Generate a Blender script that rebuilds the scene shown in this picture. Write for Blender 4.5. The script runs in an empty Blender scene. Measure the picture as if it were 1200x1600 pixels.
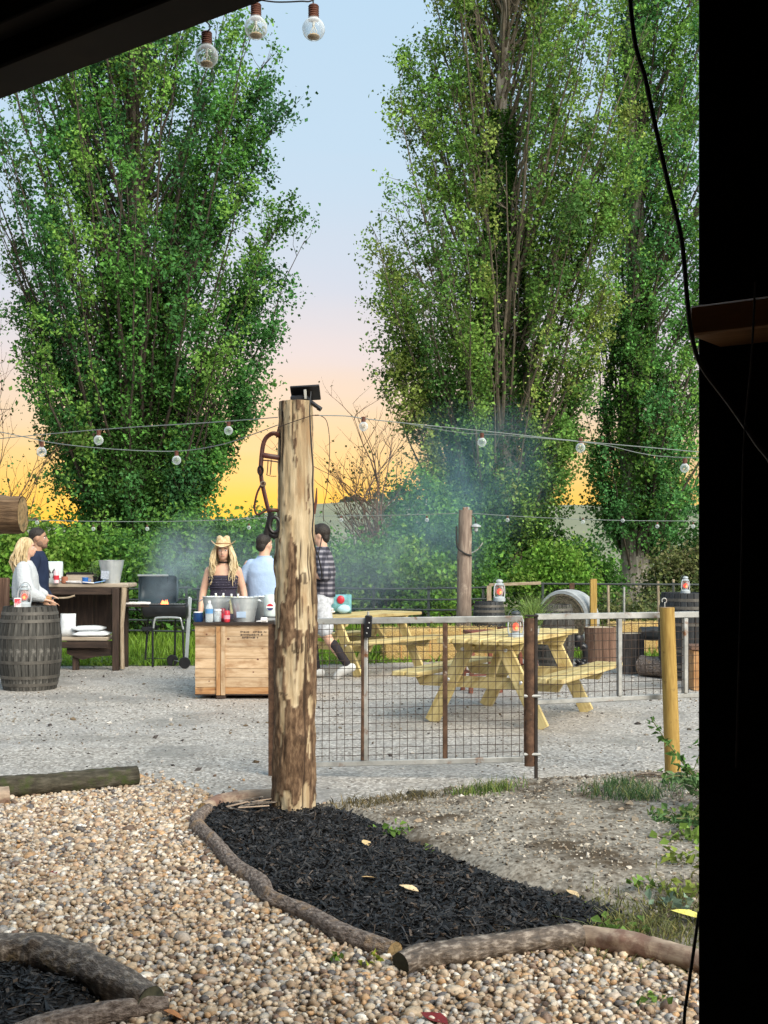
import bpy, math, random, bmesh
import numpy as np
from mathutils import Vector, Matrix, noise as mnoise

# ---------------------------------------------------------------- camera, sky, fill lamp, exposure
sc = bpy.context.scene
FPX, EYE = 1850.0, 1.5            # focal length in photo pixels, eye height in metres
cam = bpy.data.cameras.new('camera')
cam_o = bpy.data.objects.new('camera', cam)
sc.collection.objects.link(cam_o)
sc.camera = cam_o
cam.sensor_fit = 'VERTICAL'
cam.sensor_height = 36
cam.lens = 36 * FPX / 1600
cam.shift_y = 70 / 1600
cam.clip_start = 0.05
cam.clip_end = 3000
cam_o.location = (0, 0, EYE)
cam_o.rotation_euler = (math.pi / 2, 0, 0)

SUN_AZ = math.radians(-7)          # sunset a little left of the view axis
world = bpy.data.worlds.new('World')
sc.world = world
world.use_nodes = True
nt = world.node_tree
nt.nodes.clear()
def wn(t, **k):
    n = nt.nodes.new(t)
    for a, b in k.items():
        setattr(n, a, b)
    return n
wl = nt.links.new
w_out = wn('ShaderNodeOutputWorld')
sky = wn('ShaderNodeTexSky', sky_type='NISHITA', sun_disc=False, sun_elevation=math.radians(0.8),
         sun_rotation=SUN_AZ, dust_density=1.0, ozone_density=3.0)
bg1 = wn('ShaderNodeBackground')
bg1.inputs[1].default_value = 0.05
wl(sky.outputs[0], bg1.inputs[0])
tc = wn('ShaderNodeTexCoord')
sep = wn('ShaderNodeSeparateXYZ')
wl(tc.outputs['Generated'], sep.inputs[0])
# long thin veils of cloud: the colour bands waver a little
cmap = wn('ShaderNodeMapping'); cmap.inputs['Scale'].default_value = (1.6, 1.6, 16)
wl(tc.outputs['Generated'], cmap.inputs[0])
cno = wn('ShaderNodeTexNoise'); cno.inputs['Scale'].default_value = 1.5; cno.inputs['Detail'].default_value = 5
wl(cmap.outputs[0], cno.inputs[0])
cmr = wn('ShaderNodeMapRange'); cmr.inputs[3].default_value = -.03; cmr.inputs[4].default_value = .03
wl(cno.outputs[0], cmr.inputs[0])
skyz = wn('ShaderNodeMath', operation='ADD')
wl(sep.outputs[2], skyz.inputs[0]); wl(cmr.outputs[0], skyz.inputs[1])
def w_ramp(stops):
    r = wn('ShaderNodeValToRGB')
    e = r.color_ramp.elements
    while len(e) < len(stops):
        e.new(0.5)
    for i, (p, c) in enumerate(stops):
        e[i].position = p
        e[i].color = (*c, 1)
    wl(skyz.outputs[0], r.inputs[0])
    return r
warm = w_ramp([(0.0, (.85, .42, .02)), (.035, (1.0, .60, .06)), (.075, (.93, .62, .20)), (.115, (.86, .66, .44)),
               (.16, (.78, .70, .68)), (.22, (.64, .69, .77)), (.32, (.54, .71, .84)), (1, (.52, .72, .90))])
cool = w_ramp([(0.0, (.70, .42, .18)), (.05, (.74, .52, .34)), (.10, (.68, .58, .54)), (.18, (.64, .66, .73)), (.32, (.56, .70, .83)),
               (.43, (.50, .70, .87)), (1, (.52, .72, .90))])
dotn = wn('ShaderNodeVectorMath', operation='DOT_PRODUCT')
wl(tc.outputs['Generated'], dotn.inputs[0])
dotn.inputs[1].default_value = (math.sin(SUN_AZ), math.cos(SUN_AZ), 0)
mr = wn('ShaderNodeMapRange', interpolation_type='SMOOTHSTEP')
mr.inputs[1].default_value = 0.80
mr.inputs[2].default_value = 0.998
wl(dotn.outputs['Value'], mr.inputs[0])
mixw = wn('ShaderNodeMixRGB')
wl(mr.outputs[0], mixw.inputs[0])
wl(cool.outputs[0], mixw.inputs[1])
wl(warm.outputs[0], mixw.inputs[2])
bg2 = wn('ShaderNodeBackground')
bg2.inputs[1].default_value = 0.90
wl(mixw.outputs[0], bg2.inputs[0])
addw = wn('ShaderNodeAddShader')
wl(bg1.outputs[0], addw.inputs[0])
wl(bg2.outputs[0], addw.inputs[1])
wl(addw.outputs[0], w_out.inputs[0])

fill_sun = bpy.data.lights.new('fill_sun', 'SUN')
fill_sun.energy = 5.0
fill_sun.angle = math.radians(46)
fill_sun.color = (1.0, 0.92, 0.79)
fill_sun_o = bpy.data.objects.new('fill_sun', fill_sun)
sc.collection.objects.link(fill_sun_o)
fill_sun_o.rotation_euler = (math.radians(54), 0, math.radians(38))   # soft fill lamp added from behind right; the sunset lies ahead
sc.view_settings.view_transform = 'Standard'
sc.view_settings.look = 'None'
sc.view_settings.exposure = 0.15
sc.view_settings.gamma = 1.0
sc.render.engine = 'CYCLES'
sc.cycles.use_denoising = True
sc.cycles.max_bounces = 6
sc.cycles.diffuse_bounces = 3
sc.cycles.glossy_bounces = 2
sc.cycles.use_adaptive_sampling = True
sc.cycles.adaptive_threshold = 0.03
sc.cycles.transparent_max_bounces = 8
sc.cycles.volume_bounces = 0
sc.cycles.volume_step_rate = 4.0
sc.cycles.volume_max_steps = 24

# ---------------------------------------------------------------- helpers
COL = sc.collection
rng = np.random.default_rng(7)
rnd = random.Random(11)
pi = math.pi
def at(px, py, Y):
    return Vector(((px - 600) * Y / FPX, Y, EYE - (py - 870) * Y / FPX))
def gd(px, py, z=0.0):
    Y = FPX * (EYE - z) / (py - 870)
    return Vector(((px - 600) * Y / FPX, Y, z))
def V(*a):
    return Vector(a)

def tag(o, label=None, cat=None, group=None, kind=None):
    if label: o['label'] = label
    if cat: o['category'] = cat
    if group: o['group'] = group
    if kind: o['kind'] = kind
    return o
def thing(name, label, cat, loc=(0, 0, 0), rz=0.0, group=None):
    o = bpy.data.objects.new(name, None)
    o.empty_display_size = 0.1
    COL.objects.link(o)
    o.location = loc
    o.rotation_euler = (0, 0, rz)
    return tag(o, label, cat, group)
def link(name, me, parent=None, loc=None):
    o = bpy.data.objects.new(name, me)
    COL.objects.link(o)
    if parent is not None: o.parent = parent
    if loc is not None: o.location = loc
    return o
def copy_tree(o, parent=None):
    c = o.copy()
    COL.objects.link(c)
    if parent is not None: c.parent = parent
    for ch in list(o.children): copy_tree(ch, c)
    return c

def frame_of(d, up=(0, 0, 1)):
    d = Vector(d).normalized()
    up = Vector(up)
    if abs(d.dot(up)) > 0.98: up = Vector((0, 1, 0)) if abs(d.y) < .9 else Vector((1, 0, 0))
    s = d.cross(up).normalized()
    return d, s, s.cross(d).normalized()

class MB:
    def __init__(self):
        self.v, self.f, self.uv, self.mi = [], [], [], []
    def add(self, vs, fs, uvs=None, m=0):
        b = len(self.v)
        self.v += [tuple(p) for p in vs]
        for f in fs:
            self.f.append([b + i for i in f])
            self.uv.append([uvs[i] for i in f] if uvs else [(0, 0)] * len(f))
            self.mi.append(m)
        return self
    def box(self, c, s, R=None, ch=0.004, m=0):
        h = [s[0] / 2, s[1] / 2, s[2] / 2]
        ch = min(ch, min(h) * .45)
        vs, idx = [], {}
        for sx in (-1, 1):
            for sy in (-1, 1):
                for sz in (-1, 1):
                    sg = (sx, sy, sz)
                    for a in range(3):
                        p = [sg[k] * (h[k] if k == a else h[k] - ch) for k in range(3)]
                        idx[(sg, a)] = len(vs)
                        vs.append(Vector(p))
        fs = []
        for a in range(3):
            b, c2 = (a + 1) % 3, (a + 2) % 3
            for s1 in (-1, 1):
                q = []
                for (u, w) in ((-1, -1), (1, -1), (1, 1), (-1, 1)):
                    sg = [0, 0, 0]; sg[a] = s1; sg[b] = u; sg[c2] = w
                    q.append(idx[(tuple(sg), a)])
                fs.append(q)
            for u in (-1, 1):
                for w in (-1, 1):
                    e = []
                    for (s1, k) in ((-1, b), (1, b), (1, c2), (-1, c2)):
                        sg = [0, 0, 0]; sg[a] = s1; sg[b] = u; sg[c2] = w
                        e.append(idx[(tuple(sg), k)])
                    fs.append(e)
        for sx in (-1, 1):
            for sy in (-1, 1):
                for sz in (-1, 1):
                    fs.append([idx[((sx, sy, sz), a)] for a in range(3)])
        for f in fs:
            cen = sum((vs[i] for i in f), Vector()) / len(f)
            nn = (vs[f[1]] - vs[f[0]]).cross(vs[f[2]] - vs[f[0]])
            if nn.dot(cen) < 0: f.reverse()
        L = max(range(3), key=lambda k: s[k])
        o1, o2 = [k for k in range(3) if k != L]
        ou, ov = rnd.uniform(0, 50), rnd.uniform(0, 50)
        uvs = [(p[L] + ou, p[o1] + p[o2] + ov) for p in vs]
        c = Vector(c)
        if R is not None: vs = [R @ p for p in vs]
        return self.add([p + c for p in vs], fs, uvs, m)
    def bar(self, p, q, w, h, up=(0, 0, 1), ch=0.004, m=0):
        p, q = Vector(p), Vector(q)
        d, s, u = frame_of(q - p, up)
        R = Matrix((d, s, u)).transposed()
        return self.box((p + q) / 2, ((q - p).length, w, h), R, ch, m)
    def tube(self, pts, r, n=8, cap=True, m=0, closed=False, flat=(1, 1), up=(0, 0, 1), disp=None, uvs=1.0):
        pts = [Vector(p) for p in pts]
        k = len(pts)
        rs = [r] * k if not hasattr(r, '__len__') else list(r)
        T = []
        for i in range(k):
            a = pts[(i - 1) % k] if (closed or i > 0) else pts[i]
            b = pts[(i + 1) % k] if (closed or i < k - 1) else pts[i]
            t = b - a
            T.append(t.normalized() if t.length > 1e-9 else Vector((0, 0, 1)))
        d, s, u = frame_of(T[0], up)
        vs, uv, L = [], [], 0.0
        ou, ov = rnd.uniform(0, 50), rnd.uniform(0, 50)
        for i in range(k):
            if i:
                L += (pts[i] - pts[i - 1]).length
                ax = T[i - 1].cross(T[i])
                if ax.length > 1e-6:
                    Rm = Matrix.Rotation(T[i - 1].angle(T[i]), 3, ax.normalized())
                    s, u = Rm @ s, Rm @ u
            for j in range(n):
                a = 2 * pi * j / n
                rr = rs[i] * (disp(L, a) if disp else 1)
                vs.append(pts[i] + s * (math.cos(a) * rr * flat[0]) + u * (math.sin(a) * rr * flat[1]))
                uv.append((L * uvs + ou, (j if j <= n / 2 else n - j) / n * 2 * pi * max(rs) * 1.0 + ov))
        fs = []
        for i in range(k if closed else k - 1):
            a0, b0 = i * n, ((i + 1) % k) * n
            for j in range(n):
                j2 = (j + 1) % n
                fs.append([a0 + j, b0 + j, b0 + j2, a0 + j2][::-1])
        # orient outward
        self.add(vs, fs, uv, m)
        if cap and not closed:
            for (i0, fl) in ((0, False), ((k - 1) * n, True)):
                ring = [vs[i0 + j] for j in range(n)]
                f = list(range(n))
                if not fl: f = f[::-1]
                self.add(ring, [f], [(p.x * 3, p.y * 3) for p in ring], m)
        return self
    def lathe(self, prof, n=20, c=(0, 0, 0), m=0, R=None, cap=True):
        c = Vector(c)
        vs, uv = [], []
        L = 0
        for i, (r, z) in enumerate(prof):
            if i: L += math.hypot(r - prof[i - 1][0], z - prof[i - 1][1])
            for j in range(n):
                a = 2 * pi * j / n
                p = Vector((r * math.cos(a), r * math.sin(a), z))
                vs.append(c + (R @ p if R is not None else p))
                uv.append((L, j / n * 2 * pi * .3))
        fs = []
        for i in range(len(prof) - 1):
            for j in range(n):
                j2 = (j + 1) % n
                fs.append([i * n + j, i * n + j2, (i + 1) * n + j2, (i + 1) * n + j])
        if cap:
            if prof[0][0] > 1e-6: fs.append(list(range(n))[::-1])
            if prof[-1][0] > 1e-6: fs.append([(len(prof) - 1) * n + j for j in range(n)])
        return self.add(vs, fs, uv, m)
    def ell(self, c, r, R=None, n=12, k=8, m=0):
        c = Vector(c)
        if not hasattr(r, '__len__'): r = (r, r, r)
        vs = []
        for i in range(k + 1):
            th = pi * i / k
            for j in range(n):
                a = 2 * pi * j / n
                p = Vector((r[0] * math.sin(th) * math.cos(a), r[1] * math.sin(th) * math.sin(a), -r[2] * math.cos(th)))
                vs.append(c + (R @ p if R is not None else p))
        fs = []
        for i in range(k):
            for j in range(n):
                j2 = (j + 1) % n
                fs.append([i * n + j, i * n + j2, (i + 1) * n + j2, (i + 1) * n + j])
        return self.add(vs, fs, [(p.x, p.y + p.z) for p in vs], m)
    def loft(self, rings, n=16, m=0):
        """rings: (centre, rx, ry, side, fwd)"""
        vs = []
        for (c, rx, ry, s, f) in rings:
            c, s, f = Vector(c), Vector(s), Vector(f)
            for j in range(n):
                a = 2 * pi * j / n
                vs.append(c + s * rx * math.cos(a) + f * ry * math.sin(a))
        fs = []
        for i in range(len(rings) - 1):
            for j in range(n):
                j2 = (j + 1) % n
                fs.append([i * n + j, i * n + j2, (i + 1) * n + j2, (i + 1) * n + j])
        fs.append(list(range(n))[::-1])
        fs.append([(len(rings) - 1) * n + j for j in range(n)])
        return self.add(vs, fs, [(p.x, p.z) for p in vs], m)
    def poly(self, pts, th, nrm, m=0):
        """flat outline (ordered) extruded by th along nrm"""
        pts = [Vector(p) for p in pts]
        o = Vector(nrm).normalized() * th
        k = len(pts)
        vs = pts + [p + o for p in pts]
        fs = [list(range(k))[::-1], list(range(k, 2 * k))]
        for i in range(k):
            j = (i + 1) % k
            fs.append([i, j, k + j, k + i])
        return self.add(vs, fs, [(p.x + p.y, p.z + p.y) for p in vs], m)
    def build(self, name, mats, parent=None, loc=None, smooth=True, angle=0.7, fix=True):
        me = bpy.data.meshes.new(name)
        me.from_pydata(self.v, [], self.f)
        if not isinstance(mats, (list, tuple)): mats = [mats]
        for mm in mats: me.materials.append(mm)
        me.polygons.foreach_set('material_index', self.mi)
        uvl = me.uv_layers.new(name='UVMap')
        flat = [c for f in self.uv for u in f for c in u]
        uvl.data.foreach_set('uv', flat)
        if fix:
            bm = bmesh.new(); bm.from_mesh(me)
            bmesh.ops.recalc_face_normals(bm, faces=bm.faces)
            bm.to_mesh(me); bm.free()
        if smooth:
            me.polygons.foreach_set('use_smooth', [True] * len(me.polygons))
            me.set_sharp_from_angle(angle=angle)
        me.update()
        return link(name, me, parent, loc)

def np_mesh(name, verts, faces, mat, parent=None, col=None, smooth=False, kind=None):
    """verts (n,3) float, faces (m,k) int, col (n,3)"""
    me = bpy.data.meshes.new(name)
    n, (m, k) = len(verts), faces.shape
    me.vertices.add(n)
    me.vertices.foreach_set('co', np.ascontiguousarray(verts, np.float32).ravel())
    me.loops.add(m * k)
    me.loops.foreach_set('vertex_index', np.ascontiguousarray(faces, np.int32).ravel())
    me.polygons.add(m)
    me.polygons.foreach_set('loop_start', np.arange(0, m * k, k, dtype=np.int32))
    me.polygons.foreach_set('use_smooth', np.full(m, smooth))
    if col is not None:
        a = me.attributes.new('Col', 'FLOAT_COLOR', 'POINT')
        c4 = np.ones((n, 4), np.float32); c4[:, :3] = col
        a.data.foreach_set('color', c4.ravel())
    me.materials.append(mat)
    me.update(calc_edges=True)
    o = link(name, me, parent)
    if kind: o['kind'] = kind
    return o

def unit(a):
    return a / np.maximum(np.linalg.norm(a, axis=-1, keepdims=True), 1e-9)
def leaf_geo(P, size, col, upb=0.3, asp=0.75, fold=0.18, axis=None):
    n = len(P)
    nr = unit(rng.normal(size=(n, 3)) + np.array([0, -.25, upb]))
    a = rng.normal(size=(n, 3)) if axis is None else axis + rng.normal(size=(n, 3)) * .35
    a = unit(a - (a * nr).sum(1, keepdims=True) * nr)
    b = np.cross(nr, a)
    s = np.asarray(size).reshape(-1, 1) * np.ones((n, 1))
    f = nr * s * fold
    vs = np.stack([P - a * s * .5, P + b * s * .5 * asp + f - a * s * .08, P + a * s * .5, P - b * s * .5 * asp + f - a * s * .08], 1).reshape(-1, 3)
    i = np.arange(n)[:, None] * 4
    fc = np.concatenate([i + np.array([0, 1, 2]), i + np.array([0, 2, 3])], 1).reshape(-1, 3)
    return vs, fc, np.repeat(col, 4, 0)
def inst_geo(tv, tf, P, S, col, tilt=None, rot=None):
    """copies of a template: P (n,3), S (n,3) scale"""
    n = len(P)
    az = rng.uniform(0, 2 * pi, n)
    t = rng.normal(size=(n, 2)) * (0.5 if tilt is None else tilt)
    ca, sa = np.cos(az), np.sin(az)
    Rz = np.zeros((n, 3, 3)); Rz[:, 0, 0] = ca; Rz[:, 0, 1] = -sa; Rz[:, 1, 0] = sa; Rz[:, 1, 1] = ca; Rz[:, 2, 2] = 1
    Rx = np.zeros((n, 3, 3)); c, s = np.cos(t[:, 0]), np.sin(t[:, 0]); Rx[:, 0, 0] = 1; Rx[:, 1, 1] = c; Rx[:, 1, 2] = -s; Rx[:, 2, 1] = s; Rx[:, 2, 2] = c
    Ry = np.zeros((n, 3, 3)); c, s = np.cos(t[:, 1]), np.sin(t[:, 1]); Ry[:, 1, 1] = 1; Ry[:, 0, 0] = c; Ry[:, 0, 2] = s; Ry[:, 2, 0] = -s; Ry[:, 2, 2] = c
    R = Rz @ Rx @ Ry
    v = tv[None] * S[:, None, :]
    v = np.einsum('nij,nkj->nki', R, v) + P[:, None, :]
    f = (tf[None] + (np.arange(n) * len(tv))[:, None, None]).reshape(-1, tf.shape[1])
    return v.reshape(-1, 3), f, np.repeat(col, len(tv), 0)
def cat_geo(L):
    vs, fs, cs, b = [], [], [], 0
    for v, f, c in L:
        vs.append(v); fs.append(f + b); cs.append(c); b += len(v)
    return np.concatenate(vs), np.concatenate(fs), np.concatenate(cs)
def ico(sub):
    bm = bmesh.new()
    bmesh.ops.create_icosphere(bm, subdivisions=sub, radius=1)
    v = np.array([p.co[:] for p in bm.verts]); f = np.array([[q.index for q in p.verts] for p in bm.faces])
    bm.free()
    return v, f
def pebble_template():
    n, k = 7, 4
    v = [(0, 0, -1)] + [(math.sin(pi * i / k) * math.cos(2 * pi * (j + .5 * i) / n), math.sin(pi * i / k) * math.sin(2 * pi * (j + .5 * i) / n), -math.cos(pi * i / k)) for i in range(1, k) for j in range(n)] + [(0, 0, 1)]
    f = []
    for j in range(n):
        f.append((0, 1 + (j + 1) % n, 1 + j)); f.append((1 + (k - 2) * n + j, 1 + (k - 2) * n + (j + 1) % n, 1 + (k - 1) * n))
        for i in range(k - 2):
            a, b, c, d = 1 + i * n + j, 1 + i * n + (j + 1) % n, 1 + (i + 1) * n + (j + 1) % n, 1 + (i + 1) * n + j
            f += [(a, b, c), (a, c, d)]
    return np.array(v, float), np.array(f)
OCT_V = np.array([(1, 0, 0), (-1, 0, 0), (0, 1, 0), (0, -1, 0), (0, 0, 1), (0, 0, -1)], float)
OCT_F = np.array([(0, 2, 4), (2, 1, 4), (1, 3, 4), (3, 0, 4), (2, 0, 5), (1, 2, 5), (3, 1, 5), (0, 3, 5)])
def in_poly(P, poly):
    x, y = P[:, 0], P[:, 1]
    r = np.zeros(len(P), bool)
    k = len(poly)
    for i in range(k):
        (x1, y1), (x2, y2) = poly[i][:2], poly[(i + 1) % k][:2]
        c = ((y1 > y) != (y2 > y)) & (x < (x2 - x1) * (y - y1) / ((y2 - y1) if y2 != y1 else 1e-9) + x1)
        r ^= c
    return r
def poly_dist(P, poly):
    d = np.full(len(P), 1e9)
    k = len(poly)
    for i in range(k):
        a, b = np.array(poly[i][:2]), np.array(poly[(i + 1) % k][:2])
        t = np.clip(((P[:, :2] - a) @ (b - a)) / max((b - a) @ (b - a), 1e-9), 0, 1)
        d = np.minimum(d, np.linalg.norm(P[:, :2] - a - t[:, None] * (b - a), axis=1))
    return d
def vnoise(P, s, seed=0):
    """cheap smooth value noise on (n,3)"""
    Q = np.asarray(P) * s + seed * 17.3
    i = np.floor(Q).astype(np.int64); f = Q - i; f = f * f * (3 - 2 * f)
    def h(a, b, c):
        z = (a * 374761393 + b * 668265263 + c * 2147483647 + seed * 1274126177) & 0xffffffff
        z = ((z ^ (z >> 13)) * 1274126177) & 0xffffffff
        return ((z ^ (z >> 16)) & 0xffff) / 65535.0
    r = 0
    for dx in (0, 1):
        for dy in (0, 1):
            for dz in (0, 1):
                w = (f[:, 0] if dx else 1 - f[:, 0]) * (f[:, 1] if dy else 1 - f[:, 1]) * (f[:, 2] if dz else 1 - f[:, 2])
                r = r + w * h(i[:, 0] + dx, i[:, 1] + dy, i[:, 2] + dz)
    return r
def spline(pts, k=6):
    """Catmull-Rom through points"""
    pts = [Vector(p) for p in pts]
    out = []
    for i in range(len(pts) - 1):
        p0, p1, p2, p3 = pts[max(i - 1, 0)], pts[i], pts[i + 1], pts[min(i + 2, len(pts) - 1)]
        for j in range(k):
            t = j / k
            out.append(.5 * ((2 * p1) + (p2 - p0) * t + (2 * p0 - 5 * p1 + 4 * p2 - p3) * t * t + (3 * p1 - p0 - 3 * p2 + p3) * t ** 3))
    out.append(pts[-1])
    return out

# ---------------------------------------------------------------- materials
def newmat(name):
    m = bpy.data.materials.new(name)
    m.use_nodes = True
    return m, m.node_tree, m.node_tree.nodes['Principled BSDF']
def ramp(t, stops, src):
    r = t.nodes.new('ShaderNodeValToRGB')
    e = r.color_ramp.elements
    while len(e) < len(stops): e.new(.5)
    for i, (p, c) in enumerate(stops):
        e[i].position = p
        e[i].color = (*c, 1) if len(c) == 3 else c
    t.links.new(src, r.inputs[0])
    return r.outputs[0]
def texco(t, coord, sc3):
    c = t.nodes.new('ShaderNodeTexCoord')
    mp = t.nodes.new('ShaderNodeMapping')
    mp.inputs['Scale'].default_value = sc3
    t.links.new(c.outputs[coord], mp.inputs[0])
    return mp.outputs[0]
def nz(t, vec, scale=1.0, detail=4, rough=.6, dist=0.0):
    n = t.nodes.new('ShaderNodeTexNoise')
    n.inputs['Scale'].default_value = scale
    n.inputs['Detail'].default_value = detail
    n.inputs['Roughness'].default_value = rough
    n.inputs['Distortion'].default_value = dist
    t.links.new(vec, n.inputs[0])
    return n.outputs[0]
def mixc(t, f, a, b, mode='MIX'):
    n = t.nodes.new('ShaderNodeMixRGB'); n.blend_type = mode
    for i, x in enumerate((f, a, b)):
        if isinstance(x, (int, float)): n.inputs[i].default_value = x
        elif isinstance(x, (tuple, list)): n.inputs[i].default_value = (*x, 1)
        else: t.links.new(x, n.inputs[i])
    return n.outputs[0]
def bumpn(t, p, h, strength, dist=.01):
    b = t.nodes.new('ShaderNodeBump')
    b.inputs['Strength'].default_value = strength
    b.inputs['Distance'].default_value = dist
    t.links.new(h, b.inputs['Height'])
    t.links.new(b.outputs[0], p.inputs['Normal'])
def surf(name, stops, scale=(5, 5, 5), coord='Object', detail=5, rough=.7, metal=0, spec=.4, bump=.2, bdist=.005,
         dirt=None, dscale=2.0, vary=0.0, dist=0.0, bscale=None):
    """noise-coloured surface; dirt = (colour, low, high) blotches on top"""
    m, t, p = newmat(name)
    vec = texco(t, coord, scale)
    f = nz(t, vec, 1.0, detail, .6, dist)
    c = ramp(t, stops, f)
    if dirt:
        v2 = texco(t, 'Object', (dscale,) * 3 if not hasattr(dscale, '__len__') else dscale)
        d = ramp(t, [(dirt[1], (0, 0, 0)), (dirt[2], (1, 1, 1))], nz(t, v2, 1.0, 6, .65))
        c = mixc(t, d, c, dirt[0])
    if vary:
        oi = t.nodes.new('ShaderNodeObjectInfo')
        mrn = t.nodes.new('ShaderNodeMapRange')
        mrn.inputs[3].default_value = 1 - vary
        mrn.inputs[4].default_value = 1 + vary
        t.links.new(oi.outputs['Random'], mrn.inputs[0])
        hs = t.nodes.new('ShaderNodeHueSaturation')
        t.links.new(mrn.outputs[0], hs.inputs['Value'])
        t.links.new(c, hs.inputs['Color'])
        c = hs.outputs[0]
    t.links.new(c, p.inputs['Base Color'])
    p.inputs['Roughness'].default_value = rough
    p.inputs['Metallic'].default_value = metal
    p.inputs['Specular IOR Level'].default_value = spec
    if bump:
        h = f if bscale is None else nz(t, texco(t, coord, bscale), 1, 6, .65)
        bumpn(t, p, h, bump, bdist)
    return m
def plain(name, col, rough=.5, metal=0, spec=.5, var=.12, scale=9, bump=.05):
    lo = tuple(c * (1 - var) for c in col); hi = tuple(min(1, c * (1 + var)) for c in col)
    return surf(name, [(.3, lo), (.7, hi)], (scale,) * 3, rough=rough, metal=metal, spec=spec, bump=bump, bdist=.002)
def attrmat(name, rough=.6, trans=0.0, spec=.3, var=0.15, nscale=30, bump=0):
    m, t, p = newmat(name)
    a = t.nodes.new('ShaderNodeAttribute'); a.attribute_name = 'Col'
    c = a.outputs['Color']
    if var:
        f = nz(t, texco(t, 'Object', (nscale,) * 3), 1, 3)
        c = mixc(t, 1.0, c, ramp(t, [(.3, (1 - var,) * 3), (.7, (1 + var,) * 3)], f), 'MULTIPLY')
        if bump: bumpn(t, p, f, bump, .003)
    t.links.new(c, p.inputs['Base Color'])
    p.inputs['Roughness'].default_value = rough
    p.inputs['Specular IOR Level'].default_value = spec
    if trans:
        tr = t.nodes.new('ShaderNodeBsdfTranslucent')
        t.links.new(c, tr.inputs[0])
        mx = t.nodes.new('ShaderNodeMixShader'); mx.inputs[0].default_value = trans
        o = t.nodes['Material Output']
        t.links.new(p.outputs[0], mx.inputs[1]); t.links.new(tr.outputs[0], mx.inputs[2]); t.links.new(mx.outputs[0], o.inputs[0])
    return m
def emit(name, col, s):
    m, t, p = newmat(name)
    p.inputs['Base Color'].default_value = (*col, 1)
    p.inputs['Emission Color'].default_value = (*col, 1)
    p.inputs['Emission Strength'].default_value = s
    return m
def glass(name, tint=(.9, .95, .95), body=.12, rough=.03):
    """thin clear wall: mostly see-through with a reflective skin"""
    m, t, p = newmat(name)
    tr = t.nodes.new('ShaderNodeBsdfTransparent'); tr.inputs[0].default_value = (*tint, 1)
    p.inputs['Base Color'].default_value = (.85, .9, .92, 1)
    p.inputs['Roughness'].default_value = rough
    lw = t.nodes.new('ShaderNodeLayerWeight'); lw.inputs[0].default_value = .45
    mrn = t.nodes.new('ShaderNodeMapRange'); mrn.inputs[3].default_value = body; mrn.inputs[4].default_value = .85
    t.links.new(lw.outputs['Facing'], mrn.inputs[0])
    mx = t.nodes.new('ShaderNodeMixShader')
    t.links.new(mrn.outputs[0], mx.inputs[0]); t.links.new(tr.outputs[0], mx.inputs[1]); t.links.new(p.outputs[0], mx.inputs[2])
    t.links.new(mx.outputs[0], t.nodes['Material Output'].inputs[0])
    return m
# ---------------------------------------------------------------- ground
def poly_px(pts, z=0.0):
    return [tuple(gd(a, b, z)[:2]) for a, b in pts]
def terrain(name, poly, hfun, res, mat, pad=.25):
    P = np.array(poly)
    x0, y0 = P.min(0) - pad; x1, y1 = P.max(0) + pad
    xs, ys = np.arange(x0, x1 + res, res), np.arange(y0, y1 + res, res)
    X, Yg = np.meshgrid(xs, ys)
    Q = np.stack([X.ravel(), Yg.ravel(), np.zeros(X.size)], 1)
    d = poly_dist(Q, poly) * np.where(in_poly(Q, poly), 1, -1)
    Q[:, 2] = hfun(Q, d)
    nx, ny = len(xs), len(ys)
    i = np.arange(nx * ny).reshape(ny, nx)
    f = np.stack([i[:-1, :-1], i[:-1, 1:], i[1:, 1:], i[1:, :-1]], -1).reshape(-1, 4)
    keep = (Q[f][:, :, 2].max(1) > -0.028)
    o = np_mesh(name, Q, f[keep], mat, smooth=True)
    o['kind'] = 'structure'
    return o

m_meadow = surf('meadow', [(.3, (.05, .085, .02)), (.55, (.09, .12, .03)), (.75, (.16, .15, .06))], (.7, .7, .7), bump=.4, bdist=.05,
                dirt=((.13, .10, .06), .55, .7), dscale=.3)
m_yard, t_, p_ = newmat('yard_surface')
vo = t_.nodes.new('ShaderNodeTexVoronoi'); vo.inputs['Scale'].default_value = 55
vec_ = texco(t_, 'Object', (1, 1, 1))
t_.links.new(vec_, vo.inputs['Vector'])
spk = ramp(t_, [(0, (.08, .068, .058)), (.28, (.28, .25, .215)), (.62, (.45, .41, .365)), (.9, (.74, .70, .645))], vo.outputs['Color'])
fine = ramp(t_, [(.35, (.72, .72, .73)), (.65, (1.12, 1.1, 1.06))], nz(t_, vec_, 160, 3))
c_ = mixc(t_, 1, spk, fine, 'MULTIPLY')
big = nz(t_, vec_, .9, 5, .62)
smooth_f = ramp(t_, [(.46, (0, 0, 0)), (.6, (1, 1, 1))], nz(t_, texco(t_, 'Object', (.35, 1.3, 1)), 1, 4))
c_ = mixc(t_, mixc(t_, 1, smooth_f, (.32, .32, .32), 'MULTIPLY'), c_, (.36, .345, .33))
c_ = mixc(t_, ramp(t_, [(.50, (0, 0, 0)), (.68, (.75, .75, .75))], big), c_, (.21, .195, .18))
c_ = mixc(t_, ramp(t_, [(.60, (0, 0, 0)), (.75, (.8, .8, .8))], nz(t_, vec_, 2.3, 6, .7)), c_, (.16, .13, .09))
t_.links.new(c_, p_.inputs['Base Color'])
t_.links.new(ramp(t_, [(.4, (.75,) * 3), (.7, (.42,) * 3)], big), p_.inputs['Roughness'])
bumpn(t_, p_, vo.outputs['Distance'], .35, .006)
m_gravelbed = surf('gravel_bed', [(.3, (.05, .036, .024)), (.5, (.15, .11, .075)), (.7, (.30, .23, .16))], (60, 60, 60), detail=3, bump=.5, bdist=.01)
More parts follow.
